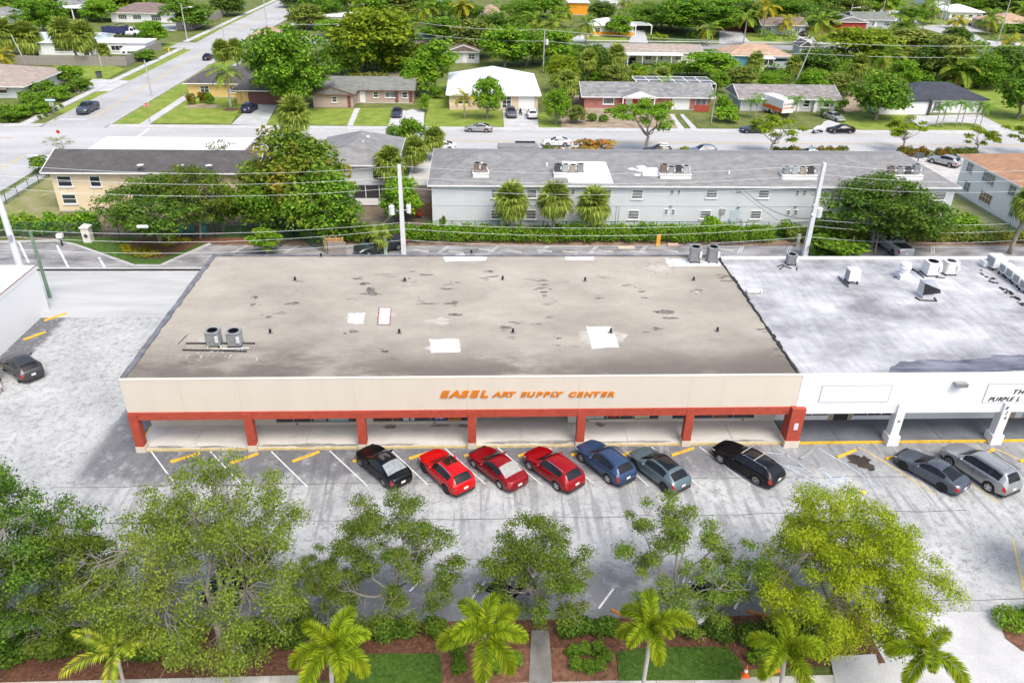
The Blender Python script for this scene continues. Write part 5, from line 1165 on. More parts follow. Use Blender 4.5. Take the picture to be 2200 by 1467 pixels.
    ub = MB().box(-L/2+.15,-W/2+.26,.17,L/2-.15,W/2-.26,.75)
    for xc in (xf,xr):                                   # wheel-house linings
        ub.box(L/2-xc-ra,-W/2+.10,.5,L/2-xc+ra,W/2-.10,.62)
    def weld(mb):
        idx = {}; v = []; f = []
        for face in mb.f:
            q = []
            for a in face:
                key = tuple(round(c,4) for c in mb.v[a])
                if key not in idx: idx[key] = len(v); v.append(mb.v[a])
                if not q or q[-1] != idx[key]: q.append(idx[key])
            if q[0] == q[-1]: q = q[:-1]
            if len(q) > 2: f.append(tuple(q))
        o = MB(); o.v = v; o.f = f; return o
    out = {}
    pm = {'body':PAINT0,'windshield':CARGLASS,'rear_window':CARGLASS,'sunroof':CARGLASS,'taillight':TAIL,'headlight':HEAD,'seam':BLACK,'pillar':BLACK,'door':PAINT0,'side':CARGLASS,'cladding':CLAD,'bed':CLAD}
    for g,mb in groups.items():
        base = 'door' if g.startswith('door') else 'side_window' if g.startswith('side_window') else 'taillight' if g.startswith('tail') else 'headlight' if g.startswith('head') else g
        me = weld(mb).mesh(base, pm['side' if base == 'side_window' else base], smooth=True)
        out[g] = (base, me)
    out['under'] = ('underbody', ub.mesh('underbody', BLACK))
    y = W/2-.13
    tyre = MB().lathe([(wr*.62,-.10),(wr*.93,-.115),(wr,-.08),(wr,.08),(wr*.93,.115),(wr*.62,.10)],22)
    tyre.v = [(v[0],v[2],v[1]) for v in tyre.v]; tyre.f = [f[::-1] for f in tyre.f]
    def rim(style):
        r = MB(); r.lathe([(0,.055),(wr*.64,.055)],16); r.lathe([(wr*.56,.08),(wr*.58,.105),(wr*.65,.105),(wr*.66,.06)],20)
        n_ = 5 if style != 'multi' else 10
        for k in range(n_):
            a = 2*math.pi*k/n_; c_,s_ = math.cos(a),math.sin(a); hw = .16*wr if n_ == 5 else .07*wr
            r.add([(hw*-s_*1+.08*wr*c_,hw*c_+.08*wr*s_,.10),(-hw*-s_+.08*wr*c_,-hw*c_+.08*wr*s_,.10),(-hw*.7*-s_+.6*wr*c_,-hw*.7*c_+.6*wr*s_,.105),(hw*.7*-s_+.6*wr*c_,hw*.7*c_+.6*wr*s_,.105)],[(3,2,1,0),(0,1,2,3)])
        r.cyl((0,0,.08),.13*wr,.035,8)
        r.v = [(v[0],v[2],v[1]) for v in r.v]; r.f = [f[::-1] for f in r.f]; return r
    back = MB().cyl((0,0,.045),wr*.64,.005,16); back.v = [(v[0],v[2],v[1]) for v in back.v]; back.f = [f[::-1] for f in back.f]
    out['_tyre'] = tyre.mesh('tyre',RUBBER,smooth=False); out['_rim'] = rim('five').mesh('rim',ALU); out['_rimm'] = rim('multi').mesh('rim',ALU); out['_back'] = back.mesh('brake_disc',M("wheel_dark",(.04,.04,.042),var=0)); out['_y'] = y
    xm_ = S['side'][0][0]-.02
    out['_mirror'] = MB().lathe([(0,-.07),(.06,-.05),(.10,0),(.06,.07),(0,.08)],8).mesh('mirror',PAINT0,smooth=True); out['_mx'] = xm_
    out['_rearz'] = float(top(L-.03))
    CARMESH[kind] = out; return out
def override(o, mat):
    if o.data.materials and o.data.materials[0] == PAINT0:
        o.material_slots[0].link = 'OBJECT'; o.material_slots[0].material = mat
def vehicle(kind, label, cat, color, loc, heading, name='parked_car', group=None, rimmat=None, rimstyle='five', rails=None, glass_mats=None, spoiler=False, parts=True, metal=.25, plate=True, extra=None):
    S = SPECS[kind]; mm = car_meshes(kind); L,W,wb,fo,wr = S['L'],S['W'],S['wb'],S['fo'],S['wr']
    pm = paint("car_paint_%02x%02x%02x%d" % (tuple(int(255*c) for c in color)+(int(metal*100),)), color, metal)
    t = thing(name, label, cat, (loc[0],loc[1],0), heading, group)
    for g,val in list(mm.items()):
        if g.startswith('_'): continue
        base, me = val; o = piece({'seam':'door_seam','pillar':'window_pillar'}.get(base,base), me, t); override(o, pm)
        if base in ('seam','pillar'): o['kind'] = 'stuff'
        if glass_mats and base in glass_mats: o.material_slots[0].link = 'OBJECT'; o.material_slots[0].material = glass_mats[base]
        if base == 'door':
            d = int(g[4]); sg = 1 if g[5] == 'L' else -1; xx = L/2-S['doors'][d][1]+.16
            hz = np.interp(S['doors'][d][1],[p[0] for p in S['belt']],[p[1] for p in S['belt']])-.13
            piece('handle', HANDLE, o, (xx, sg*(W/2-.002), hz)); override(o.children[0], pm)
    for i,xc in enumerate((fo,fo+wb)):
        for sg in (1,-1):
            w_ = piece('wheel', mm['_back'], t, (L/2-xc, sg*mm['_y'], wr), (0,0,0 if sg > 0 else math.pi))
            piece('tyre', mm['_tyre'], w_); r_ = piece('rim', mm['_rimm' if rimstyle == 'multi' else '_rim'], w_)
            if rimmat: r_.material_slots[0].link = 'OBJECT'; r_.material_slots[0].material = rimmat
    bz = np.interp(mm['_mx'],[p[0] for p in S['belt']],[p[1] for p in S['belt']])
    for sg in (1,-1):
        o = piece('mirror', mm['_mirror'], t, (L/2-mm['_mx']-.02, sg*(W/2+.06), bz+.07), (R_(90),0,R_(90)), (1.5,1,1.3)); override(o, pm)
    if plate: piece('number_plate', PLATEM, t, (-L/2-.012, 0, .60 if kind == 'sedan' else .74))
    if S.get('clad') or kind in ('bigsuv','hatch'):
        piece('rear_bumper_trim', BUMP, t, (-L/2-.004,0,.40), (0,0,0), (1,W/1.9,1))
    if rails:
        tz = max(p[1] for p in S['top']); a = S['ws'][1]+.15; e = S['rw'][0]-.05
        for sg in (1,-1):
            b = MB().tube([(L/2-a,sg*W*.355,tz-.06),(L/2-a-.15,sg*W*.355,tz+.02),(L/2-e+.15,sg*W*.352,tz+.0),(L/2-e,sg*W*.35,tz-.07)],.022,5)
            b.build('roof_rail', rails, t)
            o = t.children[-1]
    return t
HANDLE = MB().box(-.09,-.012,-.018,.09,.022,.018).mesh('handle', PAINT0)
PLATEM = MB().box(-.012,-.16,-.08,.012,.16,.08).mesh('number_plate', PLATE)
BUMP = MB().box(-.02,-.70,-.09,.06,.70,.07).mesh('rear_bumper_trim', CLAD)
_real_root_loc = root_loc
def placed(kind, pf, pr, side='L'):
    """centre and heading of a car from the two points where its wheels on one side meet the ground"""
    S = SPECS[kind]; f, r = np.array(G(*pf)), np.array(G(*pr)); d = f-r; h = math.atan2(d[1],d[0])
    u = np.array([math.cos(h),math.sin(h)]); right = np.array([u[1],-u[0]]); off = S['W']/2-.13
    mid = (f+r)/2 + right*off*(1 if side == 'L' else -1)
    xc = S['fo']+S['wb']/2                # wheelbase centre measured from the nose
    return tuple(mid - u*(S['L']/2-xc)*1.0), h
def car_at(kind, pf, pr, label, color, side='L', cat='car', **k):
    loc, h = placed(kind, pf, pr, side); return vehicle(kind, label, cat, color, loc, h, **k)
# roots are rotated, so parts made in car space must not be shifted by the root's place
def root_loc(o):
    if o is None: return (0,0,0)
    while o.parent: o = o.parent
    return (0,0,0) if o.get('category') in LOCAL_CATS else tuple(o.location)
LOCAL_CATS = {'car','pickup truck','truck','motorcycle'}
SHADE = M("windscreen_shade",(.26,.29,.30),var=.25,scale=4,rough=.4)
PALEG = M("sky_lit_glass",(.012,.014,.016),var=0,rough=.10,spec=1.0,coat=1.0)
t = car_at('sedan',(777,1000.5),(826,1043.8),'black sedan with pale rear window shade at the left end of the parked row',(.004,.004,.005),glass_mats={'rear_window':SHADE},metal=.0)
b = MB()
for k in range(6): b.box(-.05-.10*k,-.32,1.464,-.02-.10*k,.32,1.472)
b.build('roof_vent_strips', M("roof_strip",(.2,.2,.21),var=0,rough=.3), t)
t = car_at('suv',(912.5,1013),(960,1058.8),'bright red compact crossover with black sunroof beside the black sedan',(.50,.004,.005),metal=.0,rimmat=DKALU,rails=CHROME)
MB().box(-.75,-.42,1.66,-.02,.42,1.685).build('sunroof', CARGLASS, t)

car_at('sedan',(1019.5,1003.8),(1075,1048.8),'dark red sedan with cream interior and white rear window shade',(.24,.004,.009),glass_mats={'rear_window':M("white_shade",(.33,.335,.31),var=.15,scale=4,rough=.4)},metal=.15)
car_at('suv',(1137.5,1007.5),(1197.5,1053),'dark red sport utility with silver roof rails between red and blue cars',(.28,.003,.007),metal=.1,rails=CHROME)
car_at('suv',(1250,992),(1306,1036.8),'mid blue sport utility with silver wheels and orange red tail lamps',(.035,.07,.15),metal=.3,rails=BLACK)
t = car_at('hatch',(1360,1002.5),(1428.8,1057.5),'grey-green angular hatchback with full glass roof in the parked row',(.12,.165,.185),metal=.35,rimmat=DKALU)
t = car_at('wagon',(1548.8,995),(1621,1038.8),'black luxury estate with silver roof bars and glass roof',(.004,.0035,.005),metal=.0,rails=CHROME)
for xx in (.15,-.85): MB().box(xx-.04,-.72,1.60,xx+.04,.72,1.64).build('roof_bar', CHROME, t)
car_at('sedan',(1937,1007),(2022,1055.6),'slate grey sedan with black steel wheels in front of the white shop',(.085,.10,.125),metal=.3,rimmat=BLACK,rimstyle='multi')
t = car_at('bigsuv',(2030.6,995.5),(2127.6,1060.5),'large silver sport utility at the right end of the parked row',(.34,.355,.365),metal=.55,rails=BLACK)
b = MB()
for k in range(7): b.box(-1.7,-.5+k*.16,1.787,.35,-.46+k*.16,1.797)
b.build('roof_ribs', M("silver_rib",(.5,.51,.52),var=0,rough=.35,metallic=.5), t)
car_at('suv',(10,795),(42.6,820.8),'dark grey crossover parked against the white side wall',(.055,.058,.062),metal=.3)
# under the trees in the near row
car_at('suv',(470,1262),(505,1222),'black sport utility half hidden under the pale oak in the near row',(.01,.01,.012),side='R',metal=0)
car_at('sedan',(1035,1300),(1085,1248),'lilac grey sedan half hidden under the small oak beside the walk',(.22,.20,.25),side='R',metal=.3)
car_at('suv',(1465,1300),(1510,1252),'pale silver car showing through the open oak in the near row',(.45,.46,.47),side='R',metal=.4)
# on the streets
car_at('pickup',(191,246),(210.5,236),'grey pickup truck driving toward the junction on the side street',(.07,.085,.105),cat='pickup truck',name='pickup_truck',metal=.35)
vehicle('sedan','black car parked nose north beside the grass verge','car',(.012,.012,.014),(G(448,128)[0],G(448,128)[1]),R_(92),metal=0)
vehicle('suv','navy blue sport utility on the stained driveway','car',(.02,.03,.075),G(537,239),R_(84))
vehicle('sedan','dark blue-grey sedan on the short drive of the tan house','car',(.04,.05,.08),G(853,249),R_(-88))
vehicle('suv','dark grey crossover on the white drive beside the motorcycle','car',(.11,.115,.12),G(1098,250),R_(-88))
vehicle('suv','white crossover on the drive by the white garage door','car',(.62,.63,.64),G(1143,252),R_(90),metal=0)
car_at('sedan',(1009.5,284.6),(1045,285.6),'silver sedan parked by the kerb before the pyramid roof house',(.40,.395,.385),metal=.5)
vehicle('sedan','white sedan on the street beside the dark dumpster','car',(.66,.66,.66),G(1195,313),R_(180),metal=0)
vehicle('suv','black sport utility in the apartment lot beside the lone street tree','car',(.015,.015,.018),G(1412,333),R_(176),metal=0,rails=CHROME)
vehicle('suv','blue-grey sport utility behind the apartment roof, right of the lone tree','car',(.15,.19,.235),G(1508,333),R_(182),metal=.3)
vehicle('sedan','pale blue car showing one window above the apartment ridge','car',(.30,.36,.42),G(1735,338),R_(180),metal=.4)
car_at('sedan',(1790.6,288),(1826.5,288),'black sedan parked at the kerb beside the covered motorcycle',(.008,.008,.009),metal=0)
vehicle('sedan','silver-green sedan parked nose out on the front walk of the grey house','car',(.40,.42,.38),G(1791,258),R_(-72),metal=.45)
vehicle('sedan','dark blue sedan at the kerb half hidden by the street tree','car',(.02,.035,.07),G(1618,285),R_(180))
car_at('suv',(2004,352),(2036,360),'silver crossover beside the white block and orange-tipped hedge',(.42,.43,.44),metal=.5)
vehicle('sedan','white car tucked beside the small grey gabled house','car',(.66,.66,.66),G(948,322),R_(180),metal=0)
vehicle('suv','black sport utility in the drive of the far grey house','car',(.02,.018,.022),G(1726,78),R_(85))
vehicle('sedan','silver car on the loop drive of the yellow and white house','car',(.30,.31,.33),G(1258,74),R_(15),metal=.4)
vehicle('suv','purple car under the open white carport','car',(.14,.04,.11),G(1371,62),R_(-88))
vehicle('suv','blue pickup nosing out of the woods on the dirt yard','car',(.03,.10,.20),G(918,81),R_(190))
vehicle('suv','dark blue car beside the tan roofed house at far right','car',(.02,.025,.05),G(2095,56),R_(170))
vehicle('sedan','white car parked before the long white house at the top right','car',(.6,.6,.6),G(1975,35),R_(175),metal=0)
vehicle('sedan','dark car under the long cream house carport','car',(.015,.015,.016),G(1356,135),R_(88))
# pickups behind the shops
vehicle('pickup','dark green pickup with covered bed behind the store by the concrete pole','pickup truck',(.03,.045,.045),G(818,540),R_(215),name='pickup_truck')
vehicle('pickup','silver pickup nose to the hedge behind the white shop','pickup truck',(.50,.52,.55),G(1915,537),R_(93),name='pickup_truck',metal=.4)
# white moving truck with orange stripe
def moving_truck():
    x,y = G(1660,243); t = thing('box_truck','white box truck with orange-red side stripe beside the grey house','truck',(x,y,0),R_(105))
    mm = car_meshes('van'); pm = paint("truck_white",(.72,.72,.72))
    for g,val in mm.items():
        if g.startswith('_') or g.startswith('tail'): continue
        o = piece({'seam':'door_seam','pillar':'window_pillar'}.get(val[0],val[0]), val[1], t, (1.4,0,0)); override(o, pm)
    bx = MB().box(-4.4,-1.22,.95,1.55,1.22,3.25).box(1.55,-1.15,2.2,2.45,1.15,3.2).build('cargo_box', M("truck_box_white",(.74,.74,.74),var=.02), t)
    st_ = M("truck_orange",(.72,.13,.03),var=.05)
    for sg in (1,-1): MB().box(-4.38,sg*1.222,1.0,1.53,sg*1.232,1.75).build('stripe', st_, bx)
    MB().box(-4.412,-1.2,1.75,-4.402,1.2,1.95).build('stripe', st_, bx)
    cur = 0
    for ch in 'U-HAUL':
        me, w = letter_mesh(ch,.62,.02,.02,.15,1.1); me.materials.clear(); me.materials.append(M("truck_red_letter",(.25,.03,.02),var=0))
        piece('letter', me, bx, (-4.415,1.05-cur,2.35), (R_(90),0,R_(-90))); cur += w+.05
    for xx in (-3.0,2.95):
        for sg in (1,-1):
            w_ = piece('wheel', mm['_back'], t, (xx, sg*1.0, .42), (0,0,0 if sg > 0 else math.pi)); piece('tyre', mm['_tyre'], w_); piece('rim', mm['_rim'], w_)
    MB().box(-4.3,-.5,.5,2.4,.5,.9).build('chassis', BLACK, t); return t
moving_truck()
def dump_truck():
    x,y = G(262,79); t = thing('dump_truck','dump truck with white cab and dark blue high-sided bin','truck',(x,y,0),R_(-4)); t.scale = (.84,.84,.9)
    mm = car_meshes('van'); pm = paint("truck_white",(.72,.72,.72)); 
    for g,val in mm.items():
        if g.startswith('_') or g.startswith('tail'): continue
        o = piece({'seam':'door_seam','pillar':'window_pillar'}.get(val[0],val[0]), val[1], t, (2.9,0,.35), (0,0,0), (1.1,1.1,1.15)); override(o, pm)
    NAVY = M("navy_bin",(.035,.045,.13),var=.2,scale=1)
    b = MB().box(-5.8,-1.25,1.1,2.0,-1.15,2.9).box(-5.8,1.15,1.1,2.0,1.25,2.9).box(-5.8,-1.15,1.0,2.0,1.15,1.1).box(-5.8,-1.15,1.1,-5.7,1.15,2.9).box(1.9,-1.15,1.1,2.0,1.15,3.1)
    for k in range(9): b.box(-5.6+k*.9,-1.31,1.1,-5.5+k*.9,-1.25,2.9)
    bn = b.build('bin', NAVY, t)
    rr = random.Random(4); b = MB()
    for k in range(70): xx,yy = rr.uniform(-5.6,1.8),rr.uniform(-1.1,1.1); s = rr.uniform(.1,.35); b.add([(xx-s,yy,2.6+rr.random()*.4),(xx+s,yy-s,2.7+rr.random()*.4),(xx,yy+s,2.8+rr.random()*.3)],[(0,1,2)])
    tag(b.build('load', M("brush_load",(.20,.17,.10),var=.5,scale=2), bn), kind='stuff')
    MB().box(2.1,-.35,.9,2.7,.35,3.3).build('loader_post', NAVY, t); MB().tube([(2.4,0,3.3),(1.0,0,3.9),(-1.5,.2,3.3)],.13,6).build('loader_arm', NAVY, t)
    for xx in (-4.2,-3.0,4.75):
        for sg in (1,-1):
            w_ = piece('wheel', mm['_back'], t, (xx, sg*1.05, .52), (0,0,0 if sg > 0 else math.pi), (1.3,1.1,1.3)); piece('tyre', mm['_tyre'], w_); piece('rim', mm['_rim'], w_)
    MB().box(-5.6,-.45,.6,4.6,.45,1.0).build('chassis', BLACK, t)
dump_truck()
def motorcycle(label, px, py, hd, cover=False):
    x,y = G(px,py); t = thing('motorcycle',label,'motorcycle',(x,y,0),hd)
    for xx in (.72,-.72):
        w_ = MB().lathe([(.20,-.05),(.29,-.06),(.32,0),(.29,.06),(.20,.05)],14); w_.v = [(v[0]+xx,v[2],v[1]+.32) for v in w_.v]; o = w_.build('wheel', RUBBER, t)
        r_ = MB().cyl((0,0,-.02),.2,.04,10); r_.v = [(v[0]+xx,v[2],v[1]+.32) for v in r_.v]; r_.build('rim', ALU, o)
    MB().tube([(.72,0,.32),(.45,0,.95)],.05,6).build('fork', STEEL, t); MB().tube([(.42,-.36,1.02),(.46,0,.98),(.42,.36,1.02)],.025,5).build('handlebar', BLACK, t)
    MB().tube([(.42,0,.82),(.15,0,.9),(-.1,0,.78)],[.08,.17,.10],8).build('tank', paint("moto_black",(.02,.02,.022)), t); MB().tube([(-.1,0,.78),(-.5,0,.78),(-.85,0,.9)],[.12,.14,.06],6).build('seat', BLACK, t)
    MB().box(-.25,-.15,.3,.3,.15,.68).build('engine', DKALU, t); MB().tube([(.1,-.2,.35),(-.8,-.22,.4)],.05,6).build('exhaust', CHROME, t)
    if cover: MB().tube([(.75,0,.55),(.4,0,1.0),(-.2,0,.95),(-.9,0,.7)],[.2,.42,.40,.2],8).build('cover', M("white_cover",(.66,.66,.64),var=.2,scale=4), t)
motorcycle('black motorcycle standing on the drive between two crossovers',1118,246,R_(100)); motorcycle('motorcycle under a white cover at the kerb by the black sedan',1756,287,R_(10),True)

# ================================================================ TREES AND PLANTS
rng = np.random.default_rng(11)
LM_OAK = leaf_mat("oak_leaf",(0.055,0.104,0.012),(0.128,0.213,0.022),(0.244,0.342,0.043),(0.244,0.256,0.037),.2,.4)
LM_OAKL = leaf_mat("pale_oak_leaf",(0.079,0.134,0.017),(0.183,0.268,0.029),(0.317,0.415,0.055),(0.305,0.317,0.049),.2,.4)
LM_OAKD = leaf_mat("dark_oak_leaf",(0.038,0.099,0.011),(0.095,0.198,0.020),(0.192,0.328,0.038),(0.178,0.232,0.027),.2,.38)
LM_ROUND = leaf_mat("glossy_round_leaf",(0.034,0.112,0.009),(0.106,0.246,0.016),(0.294,0.459,0.034),None,.2,.35)
LM_LIME = leaf_mat("lime_leaf",(.15,.22,.010),(.30,.40,.016),(.47,.55,.03),(.44,.47,.02),.25,.45)
LM_BRT = leaf_mat("bright_green_leaf",(0.053,0.159,0.009),(0.150,0.334,0.019),(0.334,0.551,0.039),(0.352,0.433,0.030),.25,.4)
LM_MANGO = leaf_mat("deep_green_leaf",(0.040,0.123,0.011),(0.111,0.254,0.019),(0.257,0.437,0.040),(0.295,0.298,0.034),.22,.38)
LM_RUST = leaf_mat("rust_tipped_leaf",(0.038,0.099,0.011),(0.104,0.197,0.018),(0.242,0.361,0.034),(0.346,0.246,0.034),.42,.38)
LM_YEL = leaf_mat("yellow_green_leaf",(.085,.155,.009),(.20,.30,.015),(.36,.46,.03),(.36,.38,.025),.25,.42)
LM_OLIVE = leaf_mat("olive_leaf",(0.078,0.139,0.022),(0.182,0.262,0.040),(0.346,0.427,0.077),(0.414,0.328,0.077),.25,.38)
LM_HEDGE = leaf_mat("hedge_leaf",(0.048,0.131,0.011),(0.130,0.271,0.018),(0.276,0.459,0.034),(0.260,0.296,0.030),.2,.38)
LM_HEDGED = leaf_mat("dark_hedge_leaf",(0.034,0.085,0.013),(0.084,0.164,0.018),(0.190,0.296,0.037),None,.2,.3)
LM_CROTON = leaf_mat("croton_leaf",(.05,.10,.012),(.13,.19,.02),(.25,.26,.03),(.42,.13,.02),.3)
LM_FLOWER = leaf_mat("blossom_leaf",(0.091,0.143,0.019),(0.286,0.260,0.039),(0.715,0.130,0.052),(0.650,0.520,0.065),.35)
LM_GOLD = leaf_mat("gold_leaf",(.16,.16,.012),(.36,.33,.02),(.52,.46,.04),None)
PM_COCO = leaf_mat("coconut_frond",(0.083,0.173,0.020),(0.182,0.314,0.033),(0.346,0.478,0.057),(0.494,0.461,0.050),.22,.35)
PM_COCOY = leaf_mat("yellow_coconut_frond",(0.176,0.205,0.017),(0.366,0.366,0.029),(0.615,0.542,0.051),(0.659,0.439,0.029),.25,.35)
PM_SABAL = leaf_mat("sabal_leaf",(0.104,0.174,0.028),(0.231,0.326,0.048),(0.444,0.523,0.095),(0.476,0.444,0.079),.2,.35)
PM_FOX = leaf_mat("foxtail_frond",(.11,.19,.008),(.25,.36,.014),(.47,.56,.03),(.50,.47,.03),.3,.42)
PM_ARECA = leaf_mat("areca_frond",(0.146,0.244,0.020),(0.329,0.439,0.030),(0.610,0.634,0.073),(0.671,0.610,0.061),.35,.4)
PM_XMAS = leaf_mat("small_palm_frond",(0.059,0.168,0.015),(0.139,0.307,0.023),(0.264,0.468,0.044),None,.2,.35)
PM_DEAD = leaf_mat("dead_frond",(0.268,0.159,0.060),(0.415,0.265,0.105),(0.561,0.382,0.165),None,.2,.2)

def leaves(C, Rr, n, size, up=.5, shell=.55, aspect=.55, seed=0):
    """leaf quads scattered in blobs centred C with radii Rr (n,3)"""
    g = np.random.default_rng(seed); C = np.asarray(C,float); Rr = np.asarray(Rr,float)
    if Rr.ndim == 1: Rr = np.repeat(Rr[:,None],3,1)
    vol = (Rr.prod(1))**.667; idx = g.choice(len(C), n, p=vol/vol.sum())
    d = g.normal(size=(n,3)); d /= np.linalg.norm(d,axis=1)[:,None]
    d[:,2] = np.where(d[:,2] < -.6, -d[:,2]*.6, d[:,2])
    rad = shell+(1-shell)*g.random(n)**.8; rad += g.normal(0,.10,n)
    P = C[idx]+d*Rr[idx]*rad[:,None]
    N = d*.7+g.normal(size=(n,3))*.55; N[:,2] += up; N /= np.linalg.norm(N,axis=1)[:,None]
    T = g.normal(size=(n,3)); T -= (T*N).sum(1)[:,None]*N; T /= np.linalg.norm(T,axis=1)[:,None]; B = np.cross(N,T)
    s = size*(.6+.8*g.random(n))[:,None]
    V = np.stack([P-T*s, P+B*s*aspect-N*s*.12, P+T*s, P-B*s*aspect-N*s*.12],1).reshape(-1,3)
    return V, np.arange(n*4).reshape(-1,4)
def limb(b, p0, p1, r0, r1, g, wob=.12, n=4, sides=5):
    p0, p1 = np.array(p0,float), np.array(p1,float); L = np.linalg.norm(p1-p0)
    pts = [p0+(p1-p0)*t+(g.normal(size=3)*wob*L*math.sin(math.pi*t) if 0 < t < 1 else 0) for t in np.linspace(0,1,n)]
    b.tube(pts, list(np.linspace(r0,r1,n)), sides, cap=False); return pts
def oak_mesh(seed, H=10, R=6, fork=2.2, ntips=60, nleaf=11000, size=.13, tr=.28, mat=None, bark=None, blob=(.7,1.2), flat=.55, shell=.25, up=.75, zlow=.36, fill=.30):
    """an open crown: limbs to many leaf sprays with gaps between them"""
    g = np.random.default_rng(seed); b = MB(); zc = H*(1+zlow)/2; Rz = H*(1-zlow)/2
    limb(b,(0,0,-.1),(g.normal()*.25,g.normal()*.25,fork),tr,tr*.8,g,.03,4,8)
    mains = []
    nm = 6
    for k in range(nm):
        a = 2*math.pi*(k+g.random()*.5)/nm; rr_ = R*(.42+.2*g.random()); z = zc+Rz*g.uniform(-.35,.45)
        p = limb(b,(0,0,fork),(rr_*math.cos(a),rr_*math.sin(a),z),tr*.55,tr*.22,g,.08,5,6); mains += p[1:]
    p = limb(b,(0,0,fork),(g.normal()*.4,g.normal()*.4,zc+Rz*.55),tr*.6,tr*.2,g,.06,5,6); mains += p[1:]
    mains = np.array(mains); C = []; Rr = []
    for k in range(ntips):
        d = g.normal(size=3); d /= np.linalg.norm(d)
        if d[2] < -.8: d[2] *= -.5
        f = fill+(1-fill)*g.random()**.45; c = np.array([R*d[0]*f, R*d[1]*f, zc+Rz*d[2]*f]); c[:2] *= 1+.12*math.sin(3*math.atan2(c[1],c[0])+seed)
        r_ = g.uniform(*blob); C.append(c); Rr.append((r_,r_,r_*flat))
        j = np.argmin(((mains-c)**2).sum(1)); limb(b,mains[j],c,tr*.10,.012,g,.10,5,4)
        for q in range(2): limb(b,c-(c-mains[j])*.3,c+g.normal(size=3)*r_*.6,.025,.008,g,.1,3,3)
    V,F = leaves(C,Rr,nleaf,size,up,shell,seed=seed)
    return np_mesh('crown',V,F,mat or LM_OAK), b.mesh('trunk',bark or BARK_L,smooth=True)
def dense_mesh(seed, H=9, R=5, zlow=.18, nl=70, nleaf=6500, size=.24, mat=None, bark=None, tr=.3, lump=.30, up=.85, squash=1.0, trunk=True, lean=0):
    """a full crown built of overlapping lumps with their own shade"""
    g = np.random.default_rng(seed); zc = H*(1+zlow)/2; Rz = H*(1-zlow)/2*squash; C = []; Rr = []
    for k in range(nl):
        d = g.normal(size=3); d /= np.linalg.norm(d)
        if d[2] < -.85: d[2] *= -.7
        f = g.uniform(.55,.86) if k > nl*.2 else g.uniform(.1,.5); r_ = R*lump*g.uniform(.6,1.15)
        C.append((R*d[0]*f*(1+.1*math.sin(2.5*k)),R*d[1]*f,zc+Rz*d[2]*f)); Rr.append((r_,r_,r_*.82*min(1.2,max(.5,Rz/R))))
    V,F = leaves(C,Rr,nleaf,size,up,.72,.6,seed=seed)
    b = MB(); limb(b,(0,0,-.1),(lean,0,zc*.7),tr,tr*.6,g,.03,4,7)
    for k in range(7):
        a = 2*math.pi*k/7+g.random(); limb(b,(lean*.7,0,zc*.45),(R*.6*math.cos(a),R*.6*math.sin(a),zc+Rz*g.uniform(-.2,.4)),tr*.45,tr*.1,g,.08,4,5)
    return np_mesh('crown',V,F,mat or LM_BRT), b.mesh('trunk',bark or BARK,smooth=True)
PROTO = {}
def reg(k, pair): PROTO[k] = pair
reg('oakA', oak_mesh(1,10,6.4,2.6,230,56000,.070,.27,LM_OAKL,blob=(.6,1.1),zlow=.13))
reg('oakB', oak_mesh(2,10,5.2,2.4,170,60000,.072,.27,LM_OAKD,blob=(.65,1.2),zlow=.10))
reg('oakC', oak_mesh(3,9,4.3,2.0,95,29000,.070,.19,LM_OAK,blob=(.5,.95),zlow=.14))
reg('oakD', oak_mesh(4,8,3.8,1.9,85,27000,.070,.18,LM_OAK,blob=(.5,.95),zlow=.10))
reg('oakE', oak_mesh(5,9,4.6,2.0,80,24000,.070,.18,LM_OAK,blob=(.45,.9),zlow=.14))
reg('limeoak', oak_mesh(6,10,5.6,2.4,190,82000,.072,.26,LM_LIME,BARK,blob=(.7,1.2),fill=.2,zlow=.10))
reg('yardoak', oak_mesh(7,8,4.6,2.0,95,13000,.15,.2,LM_OAKD,BARK_L,blob=(.8,1.35),zlow=.16))
reg('yardoak2', oak_mesh(8,9,5.2,2.0,95,13000,.15,.22,LM_OAK,BARK_L,blob=(.8,1.35),zlow=.10))
reg('street', oak_mesh(9,6,3.0,1.9,26,3200,.17,.15,LM_YEL,BARK_L,blob=(.6,1.0)))
reg('streetdark', oak_mesh(10,7,3.4,2.4,34,4800,.16,.2,LM_BRT,BARK_L,blob=(.7,1.1),zlow=.42))
reg('mango', dense_mesh(21,11,6,.02,90,9500,.25,LM_MANGO,squash=1.0))
reg('rust', dense_mesh(22,11,5.5,.02,80,9000,.23,LM_RUST))
reg('round', dense_mesh(23,10,6,.02,190,20000,.175,LM_ROUND,lump=.17))
reg('round2', dense_mesh(24,8,4.6,.02,70,6000,.26,LM_MANGO))
reg('bright', dense_mesh(25,7,3.6,.02,60,5200,.21,LM_BRT))
reg('yellow', dense_mesh(26,8,5,.02,70,6000,.27,LM_YEL))
reg('olive', dense_mesh(27,8,4.2,.02,60,5200,.24,LM_OLIVE,lump=.26))
reg('deep', dense_mesh(28,9,4.8,.02,70,6000,.27,LM_HEDGED))
reg('tall', dense_mesh(29,9,3.0,.02,50,4500,.24,LM_BRT))
reg('bush', dense_mesh(31,2,1.3,.0,26,1500,.12,LM_HEDGE,tr=.06,lump=.36))
reg('bushbright', dense_mesh(32,2,1.4,.0,26,1500,.13,LM_BRT,tr=.06,lump=.36))
reg('bushdark', dense_mesh(33,1.2,.75,.0,22,1700,.065,LM_MANGO,tr=.05,lump=.42))
reg('croton', dense_mesh(34,1.6,1.1,.0,22,1000,.14,LM_CROTON,tr=.05,lump=.36))
reg('flower', dense_mesh(35,3,2.4,.0,36,2600,.14,LM_FLOWER,tr=.08,lump=.3))
reg('gold', dense_mesh(36,.9,.9,.0,18,900,.09,LM_GOLD,tr=.04,lump=.36))
